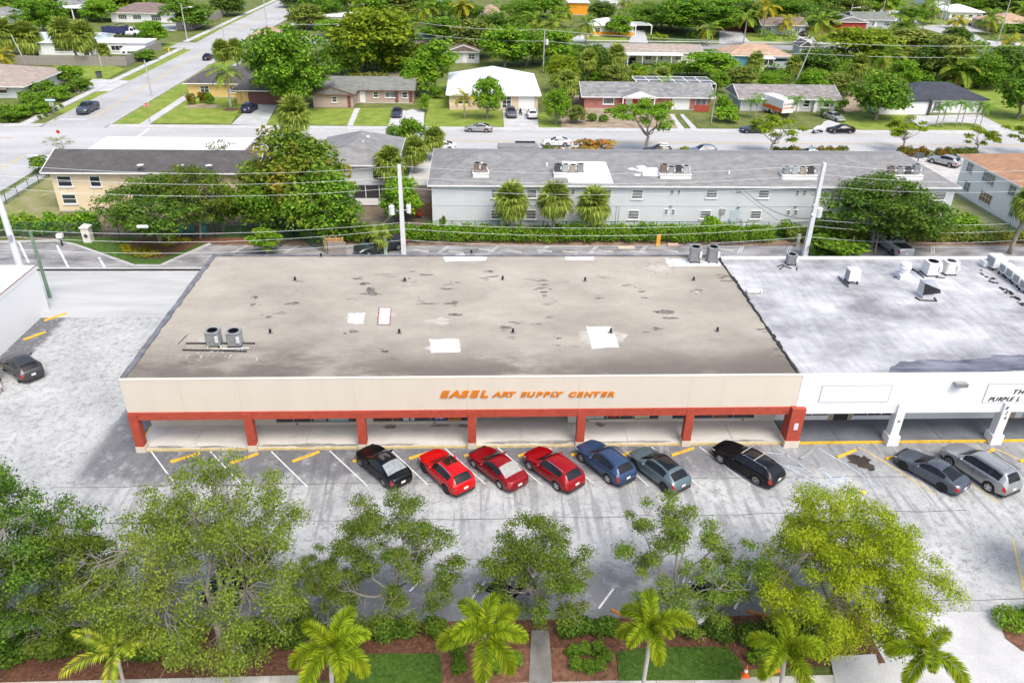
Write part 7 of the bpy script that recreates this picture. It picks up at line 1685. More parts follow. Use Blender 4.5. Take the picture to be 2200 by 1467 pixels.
pal = [('coco',865,118,50,1.0,'palm over the dirt yard'),('coco',915,62,20,1.15,'palm left of the far orange palm'),('cocoy',995,50,12,1.15,'brown drooping palm at the far block'),('coco',1075,75,38,1.1,'palm over the peach roofed house'),('coco',1185,95,50,1.2,'large palm left of the yellow and white house'),('coco',1150,92,45,1.1,'palm behind the backyard transformer'),('coco',1258,95,52,1.15,'long fronded palm on the loop drive'),('coco',1210,60,28,1.0,'palm beside the orange house'),
 ('sabal',1262,180,128,1.2,'fan palm left of the long cream house'),('sabal',1320,175,118,1.2,'fan palm at the long cream house corner'),('sabal',1420,190,165,1.1,'fan palm behind the pool enclosure'),('xmas',1425,215,180,1.3,'feathery palm before the pool enclosure'),('sabal',1618,165,130,1.1,'fan palm on the blue house lawn'),('sabal',1700,175,140,1.1,'fan palm beside the blue house shed wall'),('sabal',1835,190,140,1.3,'yellow-tinged fan palm over the thicket'),
 ('royal',1597,95,38,1.0,'tall pale trunked palm on the far verge'),('cocoy',1637,80,14,1.1,'yellow palm before the far grey house'),('cocoy',1685,78,48,1.0,'leaning yellow palm on the far grey house lawn'),('coco',1752,100,48,1.35,'tall coconut palm by the far drive'),('royal',1518,98,62,1.0,'green palm on the far left verge'),('sabal',1215,250,175,1.1,'fan palm at the yard edge of the white garage'),
 ('coco',1938,90,55,1.5,'big coconut palm before the pale road'),('cocoy',1972,92,82,.9,'small yellow palm by the pale road'),('coco',1900,160,118,1.3,'spreading coconut palm over the thicket, left one'),('coco',2060,185,150,1.5,'spreading coconut palm behind the blue-black roof'),('coco',2030,170,118,1.3,'coconut palm in the thicket, rear one'),('coco',2120,75,38,1.3,'coconut palm before the tan hipped roof house'),('cocoy',2055,62,45,1.1,'yellowish palm by the white hipped house'),('sabal',2135,180,128,1.2,'fan palm in the right thicket'),('cocoy',2165,110,92,1.1,'yellow palm at the right edge'),('coco',1985,40,12,1.2,'palm before the long white house'),('coco',1900,38,8,1.2,'palm above the grey gabled house'),('coco',2000,52,20,1.1,'palm beside the white sedan at top right'),('coco',840,32,8,1.1,'palm at the top edge over the woods'),('cocoy',1440,30,5,1.0,'yellow palm at the top edge behind the wide tree'),('coco',2190,60,22,1.3,'palm at the top right corner'),('coco',1340,20,2,1.0,'palm behind the white house at the top edge'),('coco',770,30,5,1.0,'palm by the pale house at the top edge'),('cocoy',205,20,2,1.1,'yellow palm behind the carport'),('coco',160,30,5,1.1,'palm left of the carport')]
for k,px,py,tp,s,lab in pal: palm(k,px,py,lab,top=tp,s=s*1.15)
hedge('long clipped hedge before the long cream house',[(1350,163),(1420,162),(1515,160)],2.6,2.6,LM_BRT,.24,70,world=False); hedge('clipped yellow hedge on the far verge',[(1395,88),(1430,88)],2.2,2.0,LM_YEL,.24,70,world=False)
hedge('shrubs behind the tan house back yard',[(742,168),(800,168),(835,170)],1.2,1.2,LM_OLIVE,.2,60,world=False); hedge('bright hedge beside the box truck yard',[(1548,225),(1575,250)],1.8,2.0,LM_BRT,.18,120,world=False)
# far woods that read as one mass beyond the last gardens
g_ = np.random.default_rng(77); C = []; Rr = []
for k in range(360):
    px = g_.uniform(-200,2400); py = g_.uniform(-75,-8); x,y = G(px,py); s = g_.uniform(5,9); C.append((x,y,s*.6)); Rr.append((s,s,s*.8))
V,F = leaves(C,Rr,26000,.9,.5,.75,.6,seed=5); tag(link('far_woods',np_mesh('far_woods',V,F,LM_MANGO)),'distant mixed woods beyond the last houses at the top edge','woods',kind='stuff')
# understorey thicket in the middle block
C = []; Rr = []
for (xa,xb,ya,yb,n) in ((1560,1760,150,186,20),(1740,2180,120,190,80),(1180,1340,120,185,34),(735,880,125,156,22),(1000,1240,75,140,36),(-20,60,20,60,8),(1480,1760,60,90,10),(620,760,10,60,20),(1330,1480,20,60,14),(180,380,0,40,16),(800,1230,0,60,40),(1560,1960,0,40,40),(2080,2240,60,120,16)):
    for k in range(n):
        x,y = G(g_.uniform(xa,xb),g_.uniform(ya,yb)); s = g_.uniform(1.2,2.6); C.append((x,y,s*.5)); Rr.append((s,s,s*.8))
V,F = leaves(C,Rr,48000,.28,.5,.75,.6,seed=6); tag(link('undergrowth',np_mesh('undergrowth',V,F,LM_HEDGE)),'tangled undergrowth below the palms of the middle block','undergrowth',kind='stuff')
# grass blades where the turf is close enough to read
def blades(name, polys, n, h, mat, lab):
    g = np.random.default_rng(8); P = []
    for poly in polys:
        p = np.array(Gs(poly)); lo, hi = p.min(0), p.max(0); q = lo+(hi-lo)*g.random((n,2)); ok = np.zeros(n,bool); j = len(p)-1
        for i in range(len(p)):
            c = ((p[i,1] > q[:,1]) != (p[j,1] > q[:,1])) & (q[:,0] < (p[j,0]-p[i,0])*(q[:,1]-p[i,1])/(p[j,1]-p[i,1]+1e-9)+p[i,0]); ok ^= c; j = i
        P.append(q[ok])
    P = np.concatenate(P); m = len(P); a = g.uniform(0,6.28,m); d = np.stack([np.cos(a),np.sin(a)],1); w = .012; H = h*g.uniform(.5,1.1,m); ln = g.normal(0,.03,(m,2))
    z0 = np.full(m,.065); A = np.column_stack([P-d*w,z0]); B = np.column_stack([P+d*w,z0]); T = np.column_stack([P+ln,z0+H])
    V = np.stack([A,B,T],1).reshape(-1,3); tag(link(name,np_mesh(name,V,np.arange(m*3).reshape(-1,3),mat)),lab,'grass',kind='stuff')
GB = leaf_mat("grass_blade",(.035,.11,.010),(.07,.18,.016),(.12,.25,.03),None,.2,.3)
blades('grass',[[(757,1412),(800,1406),(945,1405),(951,1462),(940,1500),(735,1500),(748,1440)]],16000,.09,GB,'short green grass on the left turf patch by the walk')
blades('grass',[[(1324,1402),(1400,1392),(1560,1391),(1585,1415),(1597,1440),(1590,1462),(1330,1464)]],16000,.09,GB,'short green grass on the right turf patch by the cone')
blades('grass',[[(120,520),(165,526),(288,569),(344,569),(398,545),(450,523),(440,512),(130,512)]],9000,.12,GB,'short grass on the planted island behind the left lot')
# bark chips
g = np.random.default_rng(3); b = MB()
for k in range(5200):
    x = g.uniform(-6,44); y = g.uniform(-18.5,-15.4); a = g.uniform(0,3.14); l = g.uniform(.03,.09); w = l*.35; c_,s_ = math.cos(a),math.sin(a); z = .045+g.uniform(0,.03)
    b.add([(x-l*c_,y-l*s_,z),(x+w*s_,y-w*c_,z+.01),(x+l*c_,y+l*s_,z+.015),(x-w*s_,y+w*c_,z)],[(0,1,2,3)])
tag(b.build('bark_chips',leaf_mat("bark_chip",(.06,.025,.015),(.15,.07,.04),(.28,.16,.10),None,.2,.02)),'loose bark chips over the front planting beds','mulch',kind='stuff')

# ================================================================ STREET FURNITURE, POLES AND WIRES
def wheel_stop(a, c, label, col, text=True, group='wheel stops along the store stalls'):
    A,B = np.array(G(*a)),np.array(G(*c)); d = B-A; L = np.linalg.norm(d); h = math.atan2(d[1],d[0]); m = (A+B)/2
    t = thing('wheel_stop',label,'car',(m[0],m[1],0),h,group); t['category'] = 'wheel stop'
    b = MB(); w = .085
    pr = [(-w-.02,0),(w+.02,0),(w,.09),(w*.6,.13),(-w*.6,.13),(-w,.09)]; vs = [(-L/2,p[0],p[1]) for p in pr]+[(L/2,p[0],p[1]) for p in pr]
    b.add(vs,[tuple(range(5,-1,-1)),tuple(range(6,12))]+[(k,(k+1)%6,6+(k+1)%6,6+k) for k in range(6)])
    piece('block',b.mesh('block',col),t)
    if text:
        cur = 0; ms = []
        for ch in 'EASEL ART':
            if ch == ' ': cur += .09; continue
            key = (ch,'stop')
            if key not in LCACHE:
                me,w_ = letter_mesh(ch,.17,.004,.012,0,.95); me.materials.clear(); me.materials.append(INK); LCACHE[key] = (me,w_)
            me,w_ = LCACHE[key]; ms.append((me,cur)); cur += w_+.022
        for me,cx in ms: piece('letter',me,t,(cx-cur/2,-.085,.098),(R_(38),0,0),(1,.8,1))
    return t
WY_ = M("stop_yellow",(.68,.40,.035),var=.2,scale=6); WG_ = M("stop_grey",(.26,.29,.31),var=.15,scale=5)
stops = [((366,993),(430,974),'first wheel stop from the left, in an empty stall',1),((494,996),(555,975),'second wheel stop from the left, in an empty stall',1),((628,992),(686,971),'third wheel stop from the left, beside the black sedan',1),((758,992),(812,974),'wheel stop under the nose of the black sedan',0),((878,986),(938,968),'wheel stop in front of the bright red crossover',0),((997,981),(1055,963),'wheel stop in front of the dark red sedan',0),((1112,981),(1168,963),'wheel stop in front of the dark red sport utility',0),((1226,979),(1282,962),'wheel stop in front of the blue sport utility',0),((1336,979),(1392,962),'wheel stop in front of the grey-green hatchback',0),((1442,979),(1490,963),'yellow wheel stop between the hatchback and the black estate',1),((1798,983),(1838,967),'yellow wheel stop by the oil stain',0),((1902,987),(1950,970),'wheel stop under the nose of the slate sedan',0),((2102,979),(2135,966),'bright yellow wheel stop right of the silver sport utility',0),((2190,992),(2240,976),'wheel stop at the right edge of the row',0)]
for a,c,l,tx in stops: wheel_stop(a,c,l,WY_,bool(tx))
wheel_stop((1718,987),(1746,967),'faded grey-blue wheel stop in the hatched stall',WG_,False)
wheel_stop((50,731),(98,714),'nearer yellow wheel stop by the white side wall',WY_,False,'wheel stops by the white side wall'); wheel_stop((95,690),(142,674),'farther yellow wheel stop by the white side wall',WY_,False,'wheel stops by the white side wall'); wheel_stop((-12,792),(10,780),'wheel stop under the nose of the grey crossover',WY_,False)
OR_ = M("worn_orange_stop",(.42,.20,.06),var=.3,scale=5)
for a,c,l in (((395,1328),(432,1345),'worn orange wheel stop left of the pale oak trunk'),((543,1330),(575,1341),'worn orange wheel stop right of the pale oak trunk'),((1313,1310),(1340,1322),'worn orange wheel stop right of the small walk oak'),((1603,1313),(1668,1328),'long worn orange wheel stop before the lime tree hedge'),((1720,1330),(1760,1340),'worn orange wheel stop under the lime tree')): wheel_stop(a,c,l,OR_,False,'worn orange wheel stops of the near row')
GRY = M("bleached_stop",(.46,.45,.42),var=.15)
rl = ['below the concrete pole','left of the white roof patch','behind the left white roof patch','behind the middle of the store','below the first fan palm','behind the right white roof patch','left of the orange post','right of the orange post','at the condensers','behind the lone roof condenser']
for i,(px,py) in enumerate(((905,538),(980,541),(1045,536),(1105,540),(1170,538),(1225,541),(1300,538),(1372,540),(1440,538),(1560,536))): wheel_stop((px-16,py),(px+16,py+4),'bleached wheel stop in the rear lot '+rl[i],GRY,False,'bleached wheel stops in the rear lot')
# concrete utility poles
def pole(label, bx, by, top, at=None, r0=.26, r1=.17, mat=None, square=True, lean=(0,0), name='utility_pole'):
    x,y = at if at else G(bx,by); H = ZT(x,y,top) if top is not None else 12
    t = thing(name,label,'utility pole',(x,y,0)); b = MB()
    if square: b.add([(x-r0,y-r0,0),(x+r0,y-r0,0),(x+r0,y+r0,0),(x-r0,y+r0,0)]+[(x+lean[0]+sx*r1,y+lean[1]+sy*r1,H) for sx,sy in ((-1,-1),(1,-1),(1,1),(-1,1))],[(3,2,1,0),(4,5,6,7),(0,1,5,4),(1,2,6,5),(2,3,7,6),(3,0,4,7)])
    else: b.tube([(x,y,0),(x+lean[0]*.5,y+lean[1]*.5,H/2),(x+lean[0],y+lean[1],H)],[r0,(r0+r1)/2,r1],10)
    b.build('shaft',mat or CONC_P,t); return t,(x+lean[0],y+lean[1],H)
def transformer(t, x, y, z, s=1.0):
    c = MB().lathe([(.0,0),(.26*s,.02),(.27*s,.75*s),(.29*s,.78*s),(.22*s,.86*s),(0,.9*s)],14,(x,y,z)).build('transformer',M("transformer_grey",(.66,.68,.69),var=.05),t)
    b = MB()
    for dx in (-.1,.1): b.lathe([(.04,.85*s),(.05,.95*s),(.03,1.08*s)],6,(x+dx,y,z))
    b.build('bushing',M("porcelain",(.5,.48,.46),var=0),c)
pA, tA = pole('square concrete utility pole with two grey transformers behind the store',868,547,354)
transformer(pA,tA[0]-1.05,tA[1],tA[2]-5.4,1.15); transformer(pA,tA[0]+.75,tA[1],tA[2]-5.2,1.0)
for dx,dz in ((-.6,-5.0),(.5,-4.9)): MB().tube([(tA[0],tA[1],tA[2]+dz),(tA[0]+dx,tA[1],tA[2]+dz)],.04,5).build('bracket',STEEL,pA)
pB, tB = pole('square concrete utility pole with lamp arm before the grey apartments',1728,550,350)
transformer(pB,tB[0]+.55,tB[1],tB[2]-6.0,1.25)
MB().tube([(tB[0],tB[1],tB[2]-6.6),(tB[0]-.3,tB[1]-.3,tB[2]-5.6),(tB[0]-.6,tB[1]-1.2,tB[2]-5.3)],.05,6).build('lamp_arm',STEEL,pB); MB().box(tB[0]-.85,tB[1]-1.75,tB[2]-5.4,tB[0]-.45,tB[1]-1.05,tB[2]-5.22).build('lamp_head',M("lamp_head",(.6,.62,.63),var=0),pB)
MB().tube([(tB[0]-.2,tB[1]-.2,tB[2]-4.6),(tB[0]-.45,tB[1]-.3,tB[2]-4.6)],.12,6).build('insulator',STEEL,pB)
pC, tC = pole('thick round concrete pole at the left behind the white side wall',55,600,None,at=G(54,606),r0=.36,r1=.22,square=False)
for dz in (-.3,-1.2,-2.4,-5.2): MB().tube([(tC[0]-.05,tC[1],tC[2]+dz),(tC[0]-.55,tC[1],tC[2]+dz+.12)],.05,5).build('bracket',STEEL,pC)
MB().lathe([(0,0),(.2,.02),(.22,.5),(0,.56)],10,(tC[0]+.1,tC[1]-.35,4.6)).build('meter',STEEL,pC)
pole('weathered green round pole rising beside the white side wall',108,640,498,r0=.17,r1=.13,square=False,mat=M("green_pole",(.10,.19,.12),col2=(.18,.27,.18),scale=2))
pD = (tB[0]+33,tB[1]+1.0,tB[2])
# spans of cable
def wire(label, pts, sag, r=.014, mat=None, grp=None, cat='cable'):
    b = MB(); path = []
    for a,c in zip(pts[:-1],pts[1:]):
        a,c = np.array(a),np.array(c)
        for k in range(13): u = k/12; p = a+(c-a)*u; p[2] -= sag*4*u*(1-u); path.append(p)
    b.tube(path,r,4); o = b.build('power_cable',mat or CABLE); return tag(o,label,cat,grp)
CABLE = M("aluminium_cable",(.62,.64,.65),var=0,rough=.4); BCABLE = M("black_cable",(.05,.05,.055),var=0)
lvl = [(0.0,.9,'top overhead cable spanning the rear poles'),(-1.1,.9,'second overhead cable below the top one'),(-2.3,.9,'third overhead cable above the transformers')]
for dz,sg,lab in lvl: wire(lab,[(-75,tC[1]-.5,tC[2]+dz),(tC[0],tC[1],tC[2]+dz),(tA[0],tA[1],tA[2]-.15+dz),(tB[0],tB[1],tB[2]-.15+dz),(pD[0],pD[1],pD[2]-.15+dz)],sg)
for dz,sg,lab,mt in ((-6.3,.8,'neutral overhead cable at transformer level',CABLE),(-7.0,1.0,'twisted communication cable under the neutral',CABLE),(-8.3,.9,'middle communication cable behind the store',CABLE),(-9.2,.9,'lowest communication cable just above the rear roofs',BCABLE)):
    wire(lab,[(-75,tC[1]-.5,tC[2]+dz-.5),(tC[0],tC[1],tC[2]+dz-.2),(tA[0],tA[1],max(1.5,tA[2]+dz)),(tB[0],tB[1],max(1.5,tB[2]+dz)),(pD[0],pD[1],max(1.5,pD[2]+dz))],sg,.016,mt)
MB_ = MB(); s0 = (tB[0]-14,tB[1]-.3,tB[2]-9.0)
o = MB().tube([(s0[0]+i*1.0,s0[1],s0[2]-.02+.12*math.sin(i)) for i in range(9)],.07,5).build('cable_loops',BCABLE); tag(o,'bundle of black splice loops hung on the low cable left of the right pole','cable')
c = on_slope(1566,398,0); wire('slack black service cable from the right pole to the apartment eave',[(tB[0],tB[1],tB[2]-6.2),(gx(1590),GY0-.5,4.9)],1.0,.03,BCABLE); wire('thin straight service line crossing the apartment wall',[(gx(1570),GY0-.6,5.1),(gx(1672),39.6,1.5)],.05,.02,BCABLE)
wire('guy line sloping to the ground left of the transformer pole',[(tA[0],tA[1],tA[2]-4.6),(tA[0]-4.5,tA[1]+4.5,.3)],.05,.02,CABLE)
d = tag(MB().lathe([(.10,-.55),(.16,-.45),(.16,.45),(.10,.55)],10).build('splice_case',M("splice_white",(.66,.68,.68),var=0)),'white splice case hanging on the cable over the island','splice case'); d.rotation_euler = (0,R_(90),0); d.location = (-9.2,tC[1]+1.2,5.4)
# far poles
for px,by,tp,l in ((326,208,130,'slim grey pole on the verge beside the side street'),(402,86,8,'street lamp pole with single arm at the crossing'),(483,92,48,'slim pole on the near verge at the crossing'),(574,60,-20,'tall slim pole on the far verge of the side street'),(527,22,-30,'tall dark pole beyond the crossing'),(57,140,75,'leaning grey pole behind the tan roofed house'),(219,147,116,'thin sign pole on the lawn before the fence'),(872,128,68,'thin pole at the wooded lot edge'),(1167,155,65,'backyard pole with grey transformer'),(1310,130,85,'dark stub pole at the far road'),(1706,185,95,'leaning pale pole behind the grey house'),(1820,65,10,'pale lamp pole by the red house'),(2142,95,-30,'tall pale pole at the right upper edge'),(2018,58,-25,'first of two thin pale poles by the pale road'),(2028,50,-25,'second of two thin pale poles by the pale road'),(1893,42,-10,'thin pole above the far junction')):
    p_,t_ = pole(l,px,by,tp,r0=.16,r1=.11,square=False,mat=M("grey_pole",(.42,.42,.41),var=.1),lean={57:(-1.6,0),1706:(2.2,0)}.get(px,(0,0)))
    if px in (402,1820): MB().tube([(t_[0],t_[1],t_[2]-1.2),(t_[0]+2.2,t_[1],t_[2]-.8)],.06,5).build('lamp_arm',STEEL,p_); MB().box(t_[0]+1.9,t_[1]-.2,t_[2]-.95,t_[0]+2.9,t_[1]+.2,t_[2]-.75).build('lamp_head',WTRIM,p_)
    if px == 1167: transformer(p_,t_[0]+.6,t_[1],t_[2]-3.2,1.3)
for dz,l in ((-.2,'upper back-lane cable across the middle block'),(-2.6,'lower back-lane cable across the middle block')):
    a_ = G(872,128); c_ = G(1167,155); e_ = G(1706,185); wire(l,[(a_[0]-40,a_[1]-6,9+dz),(a_[0],a_[1],9.2+dz),(c_[0],c_[1],9.4+dz),(e_[0]+2,e_[1],9.4+dz),(e_[0]+60,e_[1]+4,9.2+dz)],.7,.03)
# signs, hydrant, bins, cones, people
x,y = G(322,263); t = thing('stop_sign','red stop sign on a post at the sidewalk corner','sign',(x,y,0)); H = ZT(x,y,225)
MB().box(x-.035,y-.035,0,x+.035,y+.035,H).build('post',M("rust_post",(.22,.14,.11),var=.1),t)
def octagon(name,r,cx,cy,z,y0,y1,mat,par):
    vs = [(cx+r*math.cos(R_(22.5+45*k)),y0,z+r*math.sin(R_(22.5+45*k))) for k in range(8)]+[(cx+r*math.cos(R_(22.5+45*k)),y1,z+r*math.sin(R_(22.5+45*k))) for k in range(8)]
    return MB().add(vs,[tuple(range(8)),tuple(range(15,7,-1))]+[(k,8+k,8+(k+1)%8,(k+1)%8) for k in range(8)]).build(name,mat,par)
fc = octagon('sign_border',.42,x,y,H-.1,y-.06,y-.04,WTRIM,t); fc2 = octagon('sign_face',.385,x,y,H-.1,y-.066,y-.06,M("stop_red",(.50,.02,.02),var=0),t); lettering(fc2,'STOP',x-.30,y-.08,H-.2,.26,WTRIM,depth=.01,shear=0,sx=.95,total=.62,bold=.02)
x,y = G(133,314); t = thing('stop_sign','red stop sign seen over the bare bush at the left corner','sign',(x,y,0)); MB().box(x-.035,y-.035,0,x+.035,y+.035,2.6).build('post',STEEL,t); octagon('sign_border',.33,x,y,2.2,y-.06,y-.04,WTRIM,t); octagon('sign_face',.30,x,y,2.2,y-.066,y-.06,MATS["stop_red"],t)
x,y = G(119,258); t = thing('street_sign','street name sign in pale blue over a white plate on the corner post','sign',(x,y,0)); H = ZT(x,y,213); MB().box(x-.04,y-.04,0,x+.04,y+.04,H).build('post',M("rust_post",(.22,.14,.11)),t); MB().box(x-.85,y-.05,H-.35,x+.85,y-.03,H).build('name_plate',M("plate_blue",(.45,.62,.66),var=0),t); octagon('sign_back',.42,x,y,H-.9,y+.04,y+.06,STEEL,t)
x,y = G(363,112); t = thing('fire_hydrant','small yellow fire hydrant on the verge by the side street','hydrant',(x,y,0)); MB().lathe([(.2,0),(.16,.1),(.15,.6),(.2,.62),(.13,.8),(.05,.86)],10,(x,y,0)).build('barrel',M("hydrant_yellow",(.75,.55,.05),var=.1),t); MB().tube([(x-.26,y,.48),(x+.26,y,.48)],.08,7).build('outlet',MATS["hydrant_yellow"],t)
x,y = G(214,168); t = thing('wheelie_bin','dark grey wheeled rubbish bin beside the driveway','bin',(x,y,0)); MB().add([(x-.35,y-.4,.1),(x+.35,y-.4,.1),(x+.35,y+.35,.1),(x-.35,y+.35,.1),(x-.48,y-.5,1.25),(x+.48,y-.5,1.25),(x+.48,y+.5,1.25),(x-.48,y+.5,1.25)],[(3,2,1,0),(4,5,6,7),(0,1,5,4),(1,2,6,5),(2,3,7,6),(3,0,4,7)]).build('body',M("bin_grey",(.10,.12,.13),var=.1),t); MB().box(x-.5,y-.55,1.25,x+.5,y+.55,1.34).build('lid',BLACK,t); MB().tube([(x-.4,y+.42,.15),(x+.4,y+.42,.15)],.14,8).build('wheels',RUBBER,t)
x,y = G(1128,334); t = thing('dumpster','dark green dumpster with sloped lid behind the grey roof','dumpster',(x,y,0)); MB().add([(x-1.3,y-.9,.15),(x+1.3,y-.9,.15),(x+1.3,y+.9,.15),(x-1.3,y+.9,.15),(x-1.5,y-1,1.35),(x+1.5,y-1,1.35),(x+1.5,y+1,1.9),(x-1.5,y+1,1.9)],[(3,2,1,0),(4,5,6,7),(0,1,5,4),(1,2,6,5),(2,3,7,6),(3,0,4,7)]).build('body',M("dumpster_green",(.02,.045,.04),var=.15),t); MB().add([(x-1.55,y-1.1,1.38),(x+1.55,y-1.1,1.38),(x+1.55,y+1,1.95),(x-1.55,y+1,1.95)],[(0,1,2,3)]).build('lid',BLACK,t)
for px,py,l in ((1600,1452,'orange traffic cone with white collar on the sidewalk edge'),(1667,1440,'orange traffic cone half hidden behind the foxtail palm')):
    x,y = G(px,py); t = thing('traffic_cone',l,'traffic cone',(x,y,0)); CO = M("cone_orange",(.75,.14,.02),var=.05); MB().box(x-.19,y-.19,.08,x+.19,y+.19,.12).build('base',CO,t); MB().lathe([(.15,.12),(.10,.38)],12,(x,y,0)).build('cone',CO,t); MB().lathe([(.101,.38),(.075,.55)],12,(x,y,0)).build('collar',WTRIM,t); MB().lathe([(.075,.55),(.03,.78),(0,.79)],12,(x,y,0)).build('tip',CO,t)
# gate pillar, light stub, orange post, pallet, chairs
x,y = G(192,520); t = thing('gate_pillar','cream square pillar with dark diamond by the creeper fence','pillar',(x,y,0)); H = ZT(x,y,488); MB().box(x-.42,y-.42,0,x+.42,y+.42,H).build('shaft',M("pillar_cream",(.68,.65,.58),var=.06),t); MB().box(x-.52,y-.52,H,x+.52,y+.52,H+.1).add([(x-.52,y-.52,H+.1),(x+.52,y-.52,H+.1),(x+.52,y+.52,H+.1),(x-.52,y+.52,H+.1),(x,y,H+.42)],[(0,1,4),(1,2,4),(2,3,4),(3,0,4)]).build('cap',MATS["pillar_cream"],t)
MB().add([(x,y-.45,H*.5-.28),(x+.26,y-.45,H*.5),(x,y-.45,H*.5+.28),(x-.26,y-.45,H*.5)],[(0,1,2,3)]).build('diamond',M("diamond_navy",(.05,.06,.10),var=0),t)
x,y = G(134,528); t = thing('wall_lamp_post','short dark post with white floodlight at the rounded kerb','lamp',(x,y,0)); MB().tube([(x,y,0),(x,y,1.0),(x-.9,y,1.35)],.09,7).build('post',BLACK,t); MB().box(x-.25,y-.3,1.0,x+.35,y+.2,1.4).build('lamp_head',WTRIM,t)
x,y = G(1413,530); t = thing('marker_post','bright orange-yellow marker post before the long hedge','post',(x,y,0)); MB().box(x-.22,y-.05,0,x+.22,y+.05,1.45).build('board',M("marker_orange",(.70,.36,.04),var=.1),t); MB().box(x-.05,y+.05,0,x+.05,y+.12,1.2).build('stake',STEEL,t)
x,y = G(718,540); t = thing('pallet','upright tan wooden pallet behind the store','pallet',(x,y,0))
for k in range(5): MB().box(x-1.1,y-.05,.15+k*.3,x+1.1,y,.37+k*.3).build('slat',M("pallet_wood",(.55,.33,.14),var=.15,scale=4),t)
for k in range(4): MB().box(x-1.1+k*.70,y,.1,x-1.0+k*.70,y+.1,1.7).build('stringer',MATS["pallet_wood"],t)
TEAL = M("teal_plastic",(.08,.30,.33),var=.1)
for i,(px,py) in enumerate(((388,507),(410,508),(437,508),(441,482))):
    x,y = G(px,py); t = thing('garden_chair',['left','second','third','rear'][i]+' teal garden chair in the shaded yard','chair',(x,y,0)); MB().box(x-.32,y-.3,.36,x+.32,y+.3,.42).build('seat',TEAL,t); MB().add([(x-.32,y+.28,.4),(x+.32,y+.28,.4),(x+.36,y+.5,1.15),(x-.36,y+.5,1.15),(x-.32,y+.33,.4),(x+.32,y+.33,.4),(x+.36,y+.55,1.15),(x-.36,y+.55,1.15)],[(0,1,2,3),(7,6,5,4),(0,4,5,1),(1,5,6,2),(2,6,7,3),(3,7,4,0)]).build('backrest',TEAL,t)
    for dx in (-.28,.28):
        for dy in (-.26,.26): MB().box(x+dx-.035,y+dy-.035,0,x+dx+.035,y+dy+.035,.36).build('leg',TEAL,t)
        MB().box(x+dx*1.25-.05,y-.3,.58,x+dx*1.25+.05,y+.35,.62).build('armrest',TEAL,t)
# fences
def picket(label, pts, h, w=.26, mat=None, cat='fence', gap=.02, top_rail=True):
    t = thing('wood_fence',label,cat,(pts[0][0],pts[0][1],0)); rr = random.Random(int(abs(pts[0][0]*3))); mat = mat or M("weathered_wood",(.21,.19,.17),col2=(.36,.33,.30),scale=3.0,stretch=(4,4,.4),rough=.9)
    for a,c in zip(pts[:-1],pts[1:]):
        L = math.hypot(c[0]-a[0],c[1]-a[1]); n = max(1,int(L/w)); ang = math.atan2(c[1]-a[1],c[0]-a[0]); k0 = 'pk%.2f%.2f' % (w,h)
        if k0 not in LCACHE: LCACHE[k0] = MB().box(-w/2+gap/2,-.02,.03,w/2-gap/2,.02,h).mesh('plank',mat)
        for k in range(n):
            u = (k+.5)/n; piece('plank',LCACHE[k0],t,(a[0]+(c[0]-a[0])*u-pts[0][0],a[1]+(c[1]-a[1])*u-pts[0][1],0),(0,rr.uniform(-.02,.02),ang),(1,1,rr.uniform(.95,1.05)))
        MB().strip((a[0],a[1]+.06),(c[0],c[1]+.06),.06,h*.3,h*.3+.1).strip((a[0],a[1]+.06),(c[0],c[1]+.06),.06,h*.78,h*.78+.1).build('rail',mat,t)
    return t
a,c,e = G(38,140),G(272,143),G(326,106); picket('weathered grey wooden fence round the white flat-roofed house',[a,(c[0],a[1]),(c[0]-.5,e[1])],2.1,.42)
a = G(445,52); picket('weathered side fence beyond the crossing',[(G(372,68)[0],a[1]-14),(a[0],a[1]-14),(a[0],a[1]+18)],2.2,.6)
picket('dark red wooden fence behind the far lawn',[G(1540,66),G(1640,68)],2.2,.7,M("red_brown_fence",(.14,.035,.03),var=.15))
picket('brown wooden fence beside the grey block',[(14.5,47.0),(18.1,47.0)],1.7,.3,M("brown_fence",(.24,.13,.08),var=.2))
picket('grey plank screen behind the store near the pallet',[G(702,548),G(745,546)],1.5,.3)
picket('grey plank screen in the rear lot left of the silver pickup',[G(1768,543),G(1856,541)],1.0,.35)
def mesh_fence(label, pts, h, mat=None):
    t = thing('mesh_fence',label,'fence',(pts[0][0],pts[0][1],0)); gm = M("green_post",(.03,.10,.06),var=.1)
    for a,c in zip(pts[:-1],pts[1:]):
        L = math.hypot(c[0]-a[0],c[1]-a[1]); n = max(1,int(L/2.6))
        for k in range(n+1): x,y = a[0]+(c[0]-a[0])*k/n,a[1]+(c[1]-a[1])*k/n; MB().cyl((x,y,0),.045,h+.05,6).build('post',gm,t)
        b = MB()
        for z in np.arange(.1,h,.18): b.strip((a[0],a[1]),(c[0],c[1]),.014,z,z+.014)
        m = int(L/.22)
        for k in range(m): x,y = a[0]+(c[0]-a[0])*k/m,a[1]+(c[1]-a[1])*k/m; b.box(x-.007,y-.007,.05,x+.007,y+.007,h)
        o = b.build('wire_mesh',gm,t); o['kind'] = 'stuff'; MB().tube([(a[0],a[1],h),(c[0],c[1],h)],.03,5).build('rail',gm,t)
mesh_fence('green wire fence below the grey apartment wall',[(18,41.9),(88,41.6)],1.25); mesh_fence('green wire fence behind the left lot under creepers',[(-38,39.4),(-6,39.6),(14,40.6)],1.9)
mesh_fence('green wire fence leaning at the dark yard behind the store',[G(575,548),(G(640,500)[0],39.5),G(705,548)],1.7); mesh_fence('thin wire fence beside the corner lawn',[(-34.9,40),(-34.9,70)],1.3)
